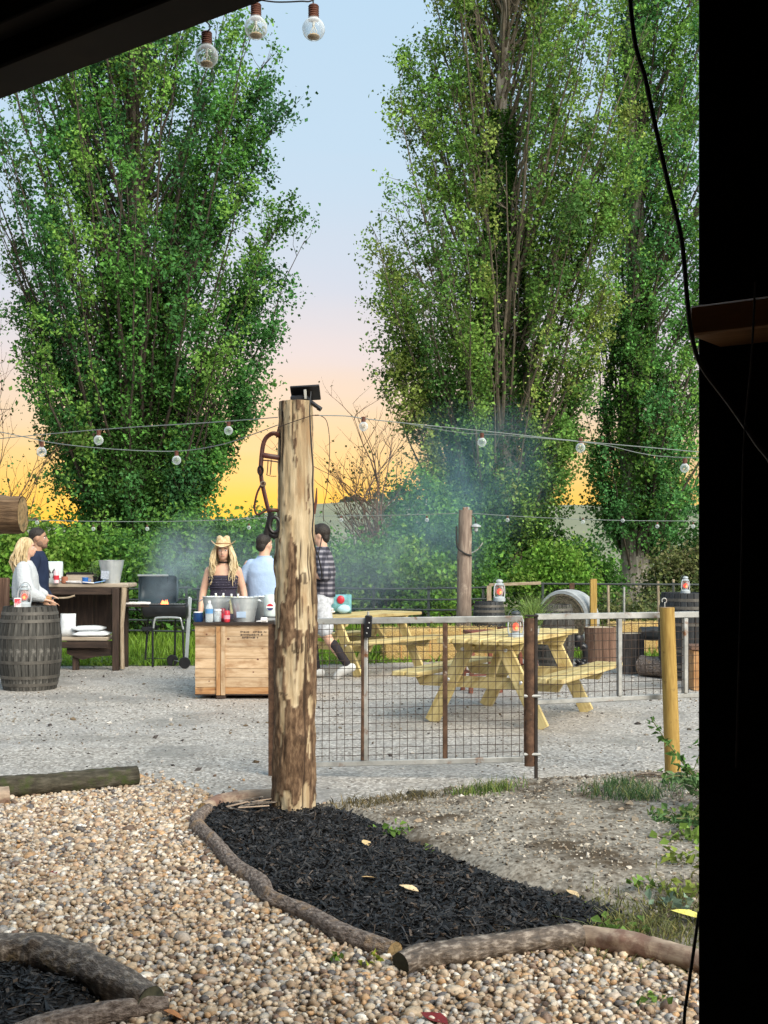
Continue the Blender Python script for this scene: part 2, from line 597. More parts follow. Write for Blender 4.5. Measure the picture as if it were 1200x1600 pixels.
m_mulchbed = surf('mulch_bed', [(.3, (.008, .008, .009)), (.7, (.03, .028, .028))], (50, 50, 50), bump=.6, bdist=.01, rough=.8)
m_dirt = surf('dirt', [(.28, (.065, .053, .042)), (.42, (.20, .173, .138)), (.56, (.33, .295, .245)), (.72, (.47, .43, .37))], (38, 38, 38), detail=8, bump=.7, bdist=.012,
              dirt=((.085, .062, .04), .47, .62), dscale=2.6, rough=.9, spec=.15)
m_lawn = surf('lawn_soil', [(.3, (.04, .06, .015)), (.7, (.09, .12, .03))], (6, 6, 6), bump=.4, bdist=.02)
m_field = surf('field', [(.3, (.15, .17, .10)), (.7, (.24, .24, .15))], (.02, .06, .05), bump=0, rough=.95)  # paleness of distant haze is mixed into the field colour
m_ridge = surf('ridge', [(.3, (.03, .045, .03)), (.7, (.06, .08, .05))], (.05, .05, .05), bump=0)

def quad_sheet(name, pts, z, mat):
    me = bpy.data.meshes.new(name)
    me.from_pydata([(x, y, z) for x, y in pts], [], [list(range(len(pts)))])
    me.materials.append(mat)
    o = link(name, me); o['kind'] = 'structure'
    return o
quad_sheet('meadow', [(-700, -60), (700, -60), (700, 900), (-700, 900)], -0.012, m_meadow)
quad_sheet('yard', [(-14, -1), (14, -1), (14, 16.0), (6, 16.7), (2.4, 17.6), (-1, 16.5), (-4, 16.3), (-14, 16.6)], 0.0, m_yard)

# the far hill with its field, and the dark tree line on its crest
def hill(name, y0, y1, xw, prof, mat, nx=90, ny=14):
    xs = np.linspace(-xw, xw, nx); ts = np.linspace(0, 1, ny)
    X, T = np.meshgrid(xs, ts)
    Z = prof(X) * np.sin(T * pi / 2) - .02
    Q = np.stack([X.ravel(), (y0 + (y1 - y0) * T).ravel(), Z.ravel()], 1)
    i = np.arange(nx * ny).reshape(ny, nx)
    f = np.stack([i[:-1, :-1], i[:-1, 1:], i[1:, 1:], i[1:, :-1]], -1).reshape(-1, 4)
    o = np_mesh(name, Q, f, mat, smooth=True); o['kind'] = 'structure'
def crest(X):
    u = np.clip((X + 32) / 22, 0, 1); return 8.6 + 6.3 * u * u * (3 - 2 * u) - 1.5 * np.clip((X - 5) / 60, 0, 1) + .3 * np.sin(X / 7)
hill('hill', 60, 330, 420, lambda X: crest(X), m_field)
n_ = 1300
xr = rng.uniform(-170, 170, n_)
hr = (vnoise(np.stack([xr, xr * 0, xr * 0], 1), .06, 3) - .2) * 8.0
hr = np.maximum(hr, .25)
Pz = np.stack([xr, 328 + rng.uniform(-6, 3, n_), crest(xr) + rng.uniform(-.6, 1, n_) * hr], 1)
tv, tf = ico(1)
cr = np.array([.045, .06, .045]) * rng.uniform(.7, 1.3, (n_, 1))
m_leaf = attrmat('leaf', rough=.55, trans=.30, spec=.16, var=.12, nscale=14)
v_, f_, c_ = inst_geo(tv, tf, Pz, rng.uniform(.7, 1.5, (n_, 3)), cr)
tag(np_mesh('far_wood', v_, f_, m_leaf, col=c_), 'thin dark line of far woodland along the crest of the hill', 'woodland', kind='stuff')

# --- outlines of the beds (photo points on the ground)
LOGB = [(322, 1268), (311, 1290), (330, 1322), (372, 1356), (398, 1386), (425, 1408), (480, 1434), (540, 1464), (617, 1492)]
GRAVEL = [(-5, 7.2), (-2.6, 7.45)] + poly_px([(40, 1232), (150, 1222), (215, 1214), (265, 1228), (320, 1242), (345, 1252)]) + \
         poly_px(LOGB) + poly_px([(640, 1497), (760, 1492), (900, 1476), (1000, 1488), (1100, 1512)]) + [(3.4, 3.9), (3.4, -.9), (-5, -.9)]
MULCH = poly_px([(338, 1262), (420, 1258), (490, 1264), (555, 1276), (600, 1296), (650, 1322), (720, 1352), (800, 1386), (880, 1408), (985, 1438),
                 (930, 1466), (760, 1482), (640, 1488)] + LOGB[::-1][1:])
MULCH2 = poly_px([(-160, 1470), (20, 1478), (100, 1506), (165, 1540), (205, 1562), (60, 1604), (-60, 1650), (-260, 1600)])
DIRT = poly_px([(470, 1262), (540, 1256), (600, 1246), (680, 1238), (770, 1222), (900, 1216), (1040, 1206), (1120, 1206)]) + [(3.2, 8.6), (3.2, 4.1)] + \
       poly_px([(1100, 1508), (1000, 1486), (905, 1474), (760, 1486), (640, 1480), (560, 1400)])

terrain('gravel_bed', GRAVEL, lambda Q, d: np.clip(d * .25, -.03, .010) + (vnoise(Q, 3, 2) - .5) * .01 * (d > .1), .07, m_gravelbed)
def h_dirt(Q, d):
    return np.clip(d * .34, -.03, .03) + .07 * np.clip(d / .9, 0, 1) ** 1.5 + ((vnoise(Q, 4, 4) - .5) * .05 + (vnoise(Q, 13, 5) - .5) * .022) * np.clip(d * 4, 0, 1)
def h_mulch(Q, d):
    return np.clip(d * .4, -.03, .03) + np.clip((Q[:, 0] + .6) * .03, 0, .03) * np.clip(d * 5, 0, 1) + ((vnoise(Q, 5, 6) - .5) * .03 + (vnoise(Q, 17, 7) - .5) * .016) * np.clip(d * 5, 0, 1)
def h_mulch2(Q, d):
    return np.clip(d * .5, -.03, .04) + (vnoise(Q, 8, 6) - .5) * .03
DIRT_IN = DIRT
def h_dirt_full(Q, d):
    # sink under the mulch so the two beds do not fight
    dm = poly_dist(Q, MULCH) * np.where(in_poly(Q, MULCH), 1, -1)
    return h_dirt(Q, d) - np.clip(dm * .5, 0, .1)
terrain('dirt_mound', DIRT, h_dirt_full, .05, m_dirt)
terrain('mulch_bed', MULCH, h_mulch, .04, m_mulchbed)
terrain('mulch_bed', MULCH2, h_mulch2, .04, m_mulchbed)
quad_sheet('lawn', [(-14, 16.5), (-4, 16.2), (-1, 16.4), (2.4, 17.5), (6, 16.6), (14, 15.9), (14, 40), (-14, 40)], 0.004, m_lawn)

def z_at(poly, hf, P):
    Q = np.array(P, float).reshape(-1, 3)
    d = poly_dist(Q, poly) * np.where(in_poly(Q, poly), 1, -1)
    return hf(Q, d)

# pebbles
m_peb = attrmat('pebble', rough=.55, spec=.35, var=.28, nscale=70)
pal = np.array([(.57, .455, .33), (.48, .365, .245), (.36, .26, .17), (.65, .57, .46), (.30, .265, .235), (.42, .29, .19), (.21, .14, .10),
                (.53, .44, .355), (.74, .69, .62), (.13, .115, .11), (.48, .30, .16), (.37, .34, .31)])
pw = np.array([18, 17, 13, 11, 8, 13, 9, 12, 4, 4, 7, 6.]); pw /= pw.sum()
def jitter_grid(x0, x1, y0, y1, s):
    X, Yg = np.meshgrid(np.arange(x0, x1, s), np.arange(y0, y1, s))
    P = np.stack([X.ravel(), Yg.ravel(), np.zeros(X.size)], 1)
    P[:, :2] += rng.uniform(-.48, .48, (len(P), 2)) * s
    return P
PG = []
for lay, zz in ((0, .010), (1, .022)):
    P = jitter_grid(-3.6, 2.6, 3.0, 8.4, .0226 if lay == 0 else .0262)
    P = P[(np.abs(P[:, 0]) < P[:, 1] * .34 + .3) & (P[:, 1] > 3.35)]
    P = P[in_poly(P, GRAVEL)]
    P = P[~in_poly(P, MULCH2) & (poly_dist(P, GRAVEL) > .012)]
    P[:, 2] = zz + rng.uniform(-.005, .006, len(P)) + (vnoise(P, 3, 2) - .5) * .012
    PG.append(P)
# scattered strays on the yard edge
st = jitter_grid(-2.6, .2, 7.0, 8.9, .06); st = st[~in_poly(st, GRAVEL) & ~in_poly(st, MULCH) & ~in_poly(st, DIRT)]
ds_ = poly_dist(st, GRAVEL); st = st[rng.uniform(size=len(st)) < np.exp(-ds_ / .12)]; st[:, 2] = .008
PG.append(st)
P = np.concatenate(PG)
r = .0119 * np.exp(rng.normal(0, .33, len(P)))
S = np.stack([r * rng.uniform(.95, 1.45, len(P)), r * rng.uniform(.8, 1.1, len(P)), r * rng.uniform(.5, .8, len(P))], 1)
pc = pal[rng.choice(len(pal), len(P), p=pw)] * rng.uniform(.72, 1.18, (len(P), 1))
near = (P[:, 1] < 5.2) & (np.arange(len(P)) >= len(PG[0]))
g1 = inst_geo(*pebble_template(), P[near], S[near], pc[near], .35)
tv, tf = ico(1)
g2 = inst_geo(tv, tf, P[~near], S[~near] * 1.06, pc[~near], .35)
v_, f_, c_ = cat_geo([g1, g2])
tag(np_mesh('gravel', v_, f_, m_peb, col=np.clip(c_, 0, .85), smooth=True), 'rounded tan and cream pebbles covering the path', 'gravel', kind='stuff')

# bark mulch chips
m_chip = attrmat('mulch_chip', rough=.55, spec=.36, var=.2, nscale=60)
bx = np.array([(x, y, z) for x in (-1, 1) for y in (-1, 1) for z in (-1, 1)], float)
bx[[0, 2]] *= (1, .35, .6); bx[[5, 7]] *= (.9, .4, 1)
bf = np.array([(0, 1, 3, 2), (4, 6, 7, 5), (0, 4, 5, 1), (2, 3, 7, 6), (0, 2, 6, 4), (1, 5, 7, 3)])
def chips(name, label, poly, hf, dens, view=True):
    A = np.array(poly); x0, y0 = A.min(0); x1, y1 = A.max(0)
    P = jitter_grid(x0, x1, y0, y1, dens)
    if view: P = P[np.abs(P[:, 0]) < P[:, 1] * .36 + .4]
    d = poly_dist(P, poly) * np.where(in_poly(P, poly), 1, -1)
    P = P[(d > .0) | (rng.uniform(size=len(P)) < np.exp(d / .05) * .5)]
    P[:, 2] = np.maximum(z_at(poly, hf, P), .008) + rng.uniform(.0, .016, len(P))
    n = len(P)
    S = np.stack([.008 + .03 * rng.uniform(0, 1, n) ** 1.8, rng.uniform(.0025, .008, n), rng.uniform(.0015, .003, n)], 1)
    c = np.array([.0135, .013, .0135]) * np.exp(rng.normal(0, .6, (n, 1))) + (rng.uniform(size=(n, 1)) < .05) * np.array([.06, .04, .025])
    v, f, c = inst_geo(bx, bf, P, S, c, .45)
    return tag(np_mesh(name, v, f, m_chip, col=c), label, 'mulch', kind='stuff')
chips('mulch', 'black bark mulch filling the bed behind the curved log edging', MULCH, h_mulch, .0168)
chips('mulch', 'black bark mulch in the corner bed behind the thick log', MULCH2, h_mulch2, .0168)

# stones, clods and leaf litter on the dirt
m_chipst = attrmat('stone_chip', rough=.8, spec=.25, var=.2, nscale=50)
P = jitter_grid(-.6, 3.0, 4.2, 8.9, .029)
P = P[(np.abs(P[:, 0]) < P[:, 1] * .36 + .4) & in_poly(P, DIRT) & ~in_poly(P, MULCH)]
P = P[rng.uniform(size=len(P)) < .25 + .75 * vnoise(P, 2.5, 9)]
P[:, 2] = z_at(DIRT, h_dirt_full, P) + .001
n = len(P); r = .0062 * np.exp(rng.normal(0, .45, n))
c = np.array([(.24, .20, .15), (.36, .32, .26), (.52, .47, .40), (.08, .065, .05), (.30, .23, .16)])[rng.choice(5, n, p=[.3, .27, .13, .2, .1])] * rng.uniform(.7, 1.25, (n, 1))
v_, f_, c_ = inst_geo(OCT_V, OCT_F, P, np.stack([r * 1.4, r * 1.1, r * .8], 1), c, .5)
tag(np_mesh('stone_chips', v_, f_, m_chipst, col=c_), 'small stone chips and crumbs scattered over the bare dirt mound', 'stones', kind='stuff')
# loose grit on the yard
P = jitter_grid(-6, 6, 7.2, 16.2, .065)
P = P[(np.abs(P[:, 0]) < P[:, 1] * .34 + .4) & ~in_poly(P, DIRT) & ~in_poly(P, GRAVEL) & ~in_poly(P, MULCH)]
P = P[rng.uniform(size=len(P)) < (.1 + .9 * vnoise(P, 1.1, 12) ** 2) * np.clip((P[:, 1] - 7.2) / 3.0, .12, 1)]
n = len(P); r = .0052 * np.exp(rng.normal(0, .5, n)); P[:, 2] = r * .3
c = np.array([(.06, .05, .045), (.2, .17, .13), (.45, .42, .38), (.14, .10, .06)])[rng.choice(4, n, p=[.22, .25, .40, .13])] * rng.uniform(.7, 1.2, (n, 1))
v_, f_, c_ = inst_geo(OCT_V, OCT_F, P, np.stack([r * 1.6, r * 1.1, r * .7], 1), c, .4)
tag(np_mesh('yard_grit', v_, f_, m_chipst, col=c_), 'loose dark and pale grit lying on the grey yard', 'grit', kind='stuff')

# fallen leaves
def leaf_mesh(name, col, s, P, label, rz, tilt=.2, rough=.6):
    mm = plain('fallen_leaf', col, rough, var=.3, scale=60)
    pts = [(0, -.5), (.22, -.3), (.34, 0), (.22, .3), (0, .58), (-.24, .28), (-.32, 0), (-.2, -.3)]
    vs = [(x * s, y * s, .12 * s * abs(x) * 2 + .05 * s * y * y) for x, y in pts] + [(0, 0, 0)]
    me = bpy.data.meshes.new(name)
    me.from_pydata(vs, [], [(i, (i + 1) % 8, 8) for i in range(8)])
    me.materials.append(mm)
    o = link(name, me)
    so = o.modifiers.new('thickness', 'SOLIDIFY'); so.thickness = .0012
    o.location = P; o.rotation_euler = (tilt, rnd.uniform(-.2, .2), rz)
    tag(o, label, 'leaf')
def onz(px, py, poly, hf, dz=.012):
    p = gd(px, py, .05)
    p.z = float(z_at(poly, hf, [p])[0]) + dz
    return p
leaf_mesh('fallen_leaf', (.70, .52, .30), .085, onz(640, 1398, MULCH, h_mulch, .02), 'pale curled leaf lying in the middle of the black mulch', 1.2)
leaf_mesh('fallen_leaf', (.66, .46, .22), .07, onz(572, 1324, MULCH, h_mulch, .02), 'yellowish fallen leaf on mulch closest to the dirt edge', .4)
leaf_mesh('fallen_leaf', (.62, .42, .20), .07, onz(578, 1378, MULCH, h_mulch, .02), 'small tan leaf on mulch left of the pale curled leaf', 2.0)
leaf_mesh('fallen_leaf', (.60, .44, .24), .06, onz(690, 1470, MULCH, h_mulch, .03), 'tan leaf on mulch beside the short grey log', .2)
leaf_mesh('fallen_leaf', (.20, .012, .010), .10, gd(680, 1592, .03), 'dark red leaf on the gravel at the bottom edge', .9, .1)
leaf_mesh('fallen_leaf', (.18, .015, .012), .05, gd(84, 1364, .03), 'small dark red leaf on the gravel at left', .3, .1)
leaf_mesh('fallen_leaf', (.36, .15, .05), .11, gd(278, 1590, .035), 'curled brown leaf on gravel under the thin log', 2.2, .6)
leaf_mesh('fallen_leaf', (.72, .64, .14), .13, onz(1078, 1446, DIRT, h_dirt_full, .03), 'large yellow leaf in the grass by the black wall', 1.4)
leaf_mesh('fallen_leaf', (.55, .40, .22), .07, onz(895, 1398, DIRT, h_dirt_full), 'brown leaf on dirt above the grassy patch', .7)
leaf_mesh('fallen_leaf', (.58, .42, .2), .07, onz(970, 1300, DIRT, h_dirt_full), 'tan leaf in the middle of the dirt mound', 2.7)

# ---------------------------------------------------------------- grass
m_grass = attrmat('grass_blade', rough=.5, trans=.3, spec=.3, var=.1)
def blades(P, h, w, lean, col):
    n = len(P)
    az = rng.uniform(0, 2 * pi, n)
    wd = np.stack([np.cos(az), np.sin(az), np.zeros(n)], 1) * (np.asarray(w).reshape(-1, 1) * .5)
    ln = rng.normal(size=(n, 3)) * np.array([1, 1, 0]) * np.asarray(lean).reshape(-1, 1)
    H = np.asarray(h).reshape(-1, 1) * np.array([[0, 0, 1.]])
    a, b = P - wd, P + wd
    m1, m2 = P + H * .55 + ln * .3 - wd * .8, P + H * .55 + ln * .3 + wd * .8
    tip = P + H + ln
    vs = np.stack([a, b, m2, m1, tip], 1).reshape(-1, 3)
    i = np.arange(n)[:, None] * 5
    f = np.concatenate([i + np.array([0, 1, 2]), i + np.array([0, 2, 3]), i + np.array([3, 2, 4])], 1).reshape(-1, 3)
    return vs, f, np.repeat(col, 5, 0)
n = 32000
P = np.stack([rng.uniform(-9, 9, n), 16.25 + rng.uniform(0, 1, n) ** 1.4 * 7.0, np.zeros(n)], 1)
edge = np.interp(P[:, 0], [-14, -4, -1, 2.4, 6, 14], [16.5, 16.2, 16.4, 17.5, 16.6, 15.9])
P = P[P[:, 1] > edge + rng.normal(0, .08, n)]
n = len(P)
gh = rng.uniform(.06, .18, n) * (.7 + .9 * vnoise(P, .9, 3)) * np.clip((P[:, 1] - 15.7) / 2.2, .45, 1.5)
c = np.array([.14, .27, .03]) * rng.uniform(.6, 1.35, (n, 1)) + np.array([.05, .03, 0]) * vnoise(P, .6, 8)[:, None]
tag(np_mesh('grass', *blades(P, gh, rng.uniform(.016, .034, n), rng.uniform(.02, .08, n), c)[:2], m_grass, col=np.repeat(c, 5, 0)),
    'bright green rough grass between the yard and the hedge', 'grass', kind='stuff')
def tuft(name, label, spots, cat='grass', col=(.09, .16, .03), h=(.05, .14), n=120, sd=.07, kind='stuff', w=(.003, .008), base=DIRT, hf=h_dirt_full):
    G = []
    for (px, py, k) in spots:
        c0 = gd(px, py, .06)
        m = int(n * k)
        P = np.array(c0[:]) + rng.normal(size=(m, 3)) * np.array([sd * k, sd * .7 * k, 0])
        P[:, 2] = np.maximum(z_at(base, hf, P), 0) - .002
        cc = np.array(col) * rng.uniform(.55, 1.5, (m, 1)) + (rng.uniform(size=(m, 1)) < .15) * np.array([.14, .10, .03])
        G.append(blades(P, rng.uniform(*h, m), rng.uniform(*w, m), rng.uniform(.01, .07, m), cc))
    v, f, c = cat_geo(G)
    return tag(np_mesh(name, v, f, m_grass, col=c), label, cat, kind=kind)
tuft('grass_patch', 'patchy short grass at the lower right corner of the dirt', [(x, y, k) for x, y, k in
     [(905, 1425, 1), (940, 1432, 1.2), (985, 1440, 1.4), (1030, 1450, 1.3), (1070, 1440, 1.2), (1000, 1465, 1.5), (1050, 1475, 1.4), (960, 1462, .9), (1080, 1400, .8), (890, 1410, .7), (930, 1405, .6), (1010, 1420, 1)]],
     col=(.16, .17, .06), h=(.015, .06), n=170, sd=.14)
tuft('grass_patch', 'grey green grass on the far side of the dirt mound', [(955, 1248, 1), (985, 1256, 1), (970, 1240, .8), (1005, 1262, .8), (1040, 1250, .6)], col=(.07, .13, .05), h=(.03, .09), n=170, sd=.11)
tuft('grass_tuft', 'bright green weed clump on the yard edge of the dirt', [(785, 1226, 1), (765, 1230, .9), (745, 1236, .7), (720, 1240, .6)], col=(.11, .17, .04), h=(.03, .09), n=110, sd=.07)
tuft('grass_tuft', 'brown and green grass fringe right of the log post', [(505, 1262, .8), (530, 1258, .8), (560, 1252, .9), (600, 1248, .9), (640, 1244, .8), (670, 1240, .8)], col=(.12, .10, .05), h=(.02, .07), n=90, sd=.09)
def weed(name, label, px, py, k, size, col, base, hf, spread=.06):
    c0 = gd(px, py, .05); zz = float(z_at(base, hf, [c0])[0])
    t = thing(name, label, 'weed', (c0.x, c0.y, max(zz, 0)))
    P = rng.normal(size=(k, 3)) * np.array([spread, spread, spread * .35]); P[:, 2] = np.abs(P[:, 2]) + .012
    cc = np.array(col) * rng.uniform(.6, 1.5, (k, 1))
    v, f, c = leaf_geo(P, rng.uniform(.6, 1.2, k) * size, cc, upb=.8)
    np_mesh('leaves', v, f, m_leaf, t, col=c)
    mb = MB()
    for i in range(0, k, 3): mb.tube([(0, 0, -.01), P[i] * np.array([.6, .6, .6]), P[i]], [.002, .0015, .001], 4)
    mb.build('stems', m_stem, t)
m_stem = surf('stem', [(.3, (.10, .12, .04)), (.7, (.16, .14, .06))], (20, 20, 20), bump=0)
weed('weed', 'small leafy weed where the mulch meets the dirt', 622, 1300, 26, .045, (.12, .22, .04), DIRT, h_dirt_full)
weed('weed', 'low broad leaved weed just right of the mulch weed', 645, 1326, 18, .045, (.13, .2, .06), DIRT, h_dirt_full)
weed('weed', 'green sprig growing among the pebbles beside the curved log', 528, 1492, 9, .03, (.14, .22, .04), GRAVEL, lambda Q, d: 0 * d + .02, .025)
weed('weed', 'yellow green sprig in the pebbles nearest the log joint', 582, 1496, 10, .035, (.30, .34, .05), GRAVEL, lambda Q, d: 0 * d + .02, .025)
weed('weed', 'green sprig in the pebbles by the foot of the black wall', 1030, 1556, 12, .035, (.14, .24, .05), GRAVEL, lambda Q, d: 0 * d + .02, .03)
weed('weed', 'lime green weed at the left end of the grassy patch', 900, 1412, 24, .05, (.22, .32, .05), DIRT, h_dirt_full)
weed('weed', 'spiky green weed between the grassy patch and the mulch', 972, 1452, 22, .05, (.13, .22, .05), DIRT, h_dirt_full, .05)
weed('weed', 'pale blue green weed in the grass near the yellow leaf', 1048, 1425, 16, .05, (.20, .28, .20), DIRT, h_dirt_full, .05)
weed('weed', 'green seedling standing on dirt above the grass', 1005, 1402, 12, .05, (.14, .24, .05), DIRT, h_dirt_full, .04)

for k, (px, py, nn, sz, cl) in enumerate(((1062, 1240, 26, .05, (.13, .22, .06)), (1040, 1300, 20, .045, (.14, .21, .05)), (1075, 1330, 34, .06, (.16, .25, .05)), (1082, 1372, 26, .06, (.20, .26, .05)), (1066, 1412, 22, .05, (.24, .30, .06)), (1085, 1290, 26, .055, (.11, .20, .06)))):
    weed('weed', ('weed at the wall edge level with the round yellow post foot', 'small weed among dirt clods halfway up the wall edge', 'leafy weed clump against the wall edge above the yellow leaf', 'yellow green weed against the wall edge, second above the yellow leaf', 'pale lime weed against the wall edge nearest the yellow leaf', 'dark green weed against the wall edge under the arching sprays')[k], px, py, nn, sz, cl, DIRT, h_dirt_full, .07)
# ---------------------------------------------------------------- trees and hedge
m_bark = surf('bark', [(.3, (.045, .036, .028)), (.5, (.12, .10, .08)), (.72, (.26, .23, .19))], (9, 9, 1.3), detail=7, bump=.9, bdist=.05, rough=.9, spec=.2)
m_twig = surf('twig', [(.3, (.035, .026, .02)), (.7, (.075, .06, .045))], (8, 8, 8), bump=.2)
m_palebark = surf('pale_bark', [(.3, (.10, .085, .07)), (.5, (.26, .235, .2)), (.72, (.42, .39, .34))], (12, 12, 1.1), detail=7, bump=.9, bdist=.05, rough=.9, spec=.2)

m_palelimb = surf('pale_limb', [(.3, (.055, .045, .032)), (.7, (.14, .115, .08))], (8, 8, 8), bump=.2)
def poplar(label, Y, tpx, outline, base_py, n_limb, twig_per, leaf_per, lsize, cols, tr=.42, ivy=None, thin=.30, seed=1, barkm=None, lean=0.0, zt0=1.2, gapscale=.55, boughs=(), limbm=None, sparse=None, reveal=None):
    g = np.random.default_rng(seed)
    rr = random.Random(seed)
    base = at(tpx, base_py, Y); base.z = 0
    t = thing('poplar_tree', label, 'tree', base)
    s = Y / FPX
    oz = np.array([EYE - (o[0] - 870) * s for o in outline])[::-1]
    ol = np.array([(o[1] - tpx) * s for o in outline])[::-1]
    orr = np.array([(o[2] - tpx) * s for o in outline])[::-1]
    order = np.argsort(oz); oz, ol, orr = oz[order], ol[order], orr[order]
    ztop = oz[-1]
    # trunk
    mb = MB()
    tp = [(lean * z + .12 * math.sin(z * .5 + seed), .1 * math.sin(z * .37 + 2 * seed), z) for z in np.linspace(-.1, ztop * .93, 22)]
    trd = [tr * (1 - .93 * (i / 21)) * (1.35 if i == 0 else 1) for i in range(22)]
    mb.tube(tp, trd, 12, disp=lambda L, a: 1 + .10 * math.sin(3 * a + L) + .07 * math.sin(7 * a + 2 * L))
    mb.build('trunk', barkm or m_bark, t)
    def axis_at(z):
        return np.array([lean * z + .12 * math.sin(z * .5 + seed), .1 * math.sin(z * .37 + 2 * seed), z])
    limbs = MB(); twigs = MB()
    LP, LC, LS, LA = [], [], [], []
    for i in range(n_limb + len(boughs)):
        z1 = zt0 + 1.2 + (ztop - zt0 - 1.2) * (i + g.uniform(0, 1)) / n_limb
        phi = g.uniform(0, 2 * pi); rho = math.sqrt(g.uniform(.04, 1.0))
        cx = math.cos(phi) * rho
        zl, zr = np.interp(z1, oz, ol), np.interp(z1, oz, orr)
        ctr, half = (zl + zr) / 2, (zr - zl) / 2
        ox = ctr + cx * half
        oy = math.sin(phi) * rho * half * .85
        rise = min(z1 - zt0 * .6, g.uniform(2.2, 4.6) + rho * half * g.uniform(.9, 1.7))
        z0 = max(zt0 * .5, z1 - rise)
        tw_n = twig_per
        if i >= n_limb:
            bpx, bpy, bdy = boughs[i - n_limb]
            ox, oy, z1 = (bpx - tpx) * s, bdy, EYE - (bpy - 870) * s
            rise = min(z1 - 1.0, 2.2 + abs(ox) * 1.25); z0 = z1 - rise; tw_n = int(twig_per * 2.4)
        A = axis_at(z0); E_ = np.array([ox, oy, z1])
        ts = np.linspace(0, 1, 9)
        wob = g.normal(size=(9, 3)) * .12 * np.array([1, 1, .4]); wob[0] = 0
        pth = A + (E_ - A) * np.stack([ts ** .8, ts ** .8, ts ** 1.12], 1) + np.cumsum(wob, 0) * .6
        r0 = min(.075, .016 + .008 * rise) * g.uniform(.7, 1.2)
        limbs.tube(pth, list(r0 * (1 - .88 * ts)), 6, cap=False)
        ctone = cols[g.choice(len(cols), p=[c[1] for c in cols])]
        for k in range(tw_n):
            u = (.22 if i < n_limb else .5) + (.78 if i < n_limb else .5) * g.uniform() ** .8
            q = pth[int(u * 8)] + (pth[min(int(u * 8) + 1, 8)] - pth[int(u * 8)]) * (u * 8 % 1)
            d = np.array([g.normal() * .55, g.normal() * .55, g.uniform(.35, 1.25)]) + np.array([ox, oy, 0]) * .09
            d = d / np.linalg.norm(d)
            L = g.uniform(.5, 1.35) * (1.1 - .35 * u)
            if i < n_limb and (np.interp(q[2], oz, ol) - .5 > q[0] or q[0] > np.interp(q[2], oz, orr) + .5): continue
            bend = g.normal(size=3) * .12
            p1, p2 = q + d * L * .5 + bend, q + d * L
            twigs.tube([q, p1, p2], [.012, .008, .004], 3, cap=False)
            m = int(leaf_per * g.uniform(.5, 1.4))
            w = .12 + 1.0 * g.uniform(0, 1, (m, 1)) ** .55
            pp = q * (1 - w) ** 2 + 2 * w * (1 - w) * p1 + w * w * p2 + g.normal(size=(m, 3)) * g.uniform(.10, .20)
            LP.append(pp)
            b = np.array(ctone[0]) * g.uniform(.6, 1.45)
            LC.append(b * g.uniform(.65, 1.35, (m, 1)))
            LS.append(g.uniform(.45, 1.35, m) * lsize)
    P, C, S = np.concatenate(LP), np.concatenate(LC), np.concatenate(LS)
    gap = vnoise(P, gapscale, seed) * .65 + vnoise(P, gapscale * 2.6, seed + 3) * .35
    k = (gap > thin) & (P[:, 2] > .3)
    if sparse:
        xl, keep = (sparse[0] - tpx) * s, sparse[1]
        pr_ = np.interp(P[:, 0], [xl - .8, xl + .8], [keep, 1])
        k &= g.uniform(size=len(P)) < pr_
        k &= gap > thin + (1 - pr_) * .22
    if reveal:
        hid = (P[:, 1] < .1) & (np.abs(P[:, 0] - lean * P[:, 2] - reveal[0]) < reveal[1] * (.6 + .8 * vnoise(np.stack([P[:, 2] * 0, P[:, 2] * 0, P[:, 2]], 1), .7, 5))) & (P[:, 2] > 4) & (g.uniform(size=len(P)) < .9)
        k &= ~hid
    P, C, S = P[k], C[k], S[k]
    limbs.build('limbs', limbm or m_twig, t, fix=False)
    twigs.build('twigs', limbm or m_twig, t, fix=False)['kind'] = 'stuff'
    geos = [leaf_geo(P, S, C, upb=.45)]
    o = np_mesh('crown', *geos[0][:2], m_leaf, t, col=geos[0][2])
    if ivy:
        zprof, n, ic = ivy; zt = zprof[-1][0]
        z = g.uniform(0, 1, n) ** 1.25 * (zt - zprof[0][0]) + zprof[0][0]
        a = g.uniform(0, 2 * pi, n)
        R = np.interp(z, [a for a, _ in zprof], [b for _, b in zprof]) * (.45 + .75 * vnoise(np.stack([np.cos(a) * 2, np.sin(a) * 2, z * 1.3], 1), 1.0, seed + 9)) * g.uniform(.75, 1.08, n)
        pp = np.stack([R * np.cos(a) + lean * z, R * np.sin(a), z], 1)
        cc = np.array(ic) * g.uniform(.5, 1.5, (n, 1)) * (.6 + .8 * vnoise(pp, 1.4, seed))[:, None]
        v, f, c = leaf_geo(pp, g.uniform(.07, .13, n) * (lsize / .115), cc, upb=.15)
        np_mesh('ivy', v, f, m_leaf, t, col=c)
    return t

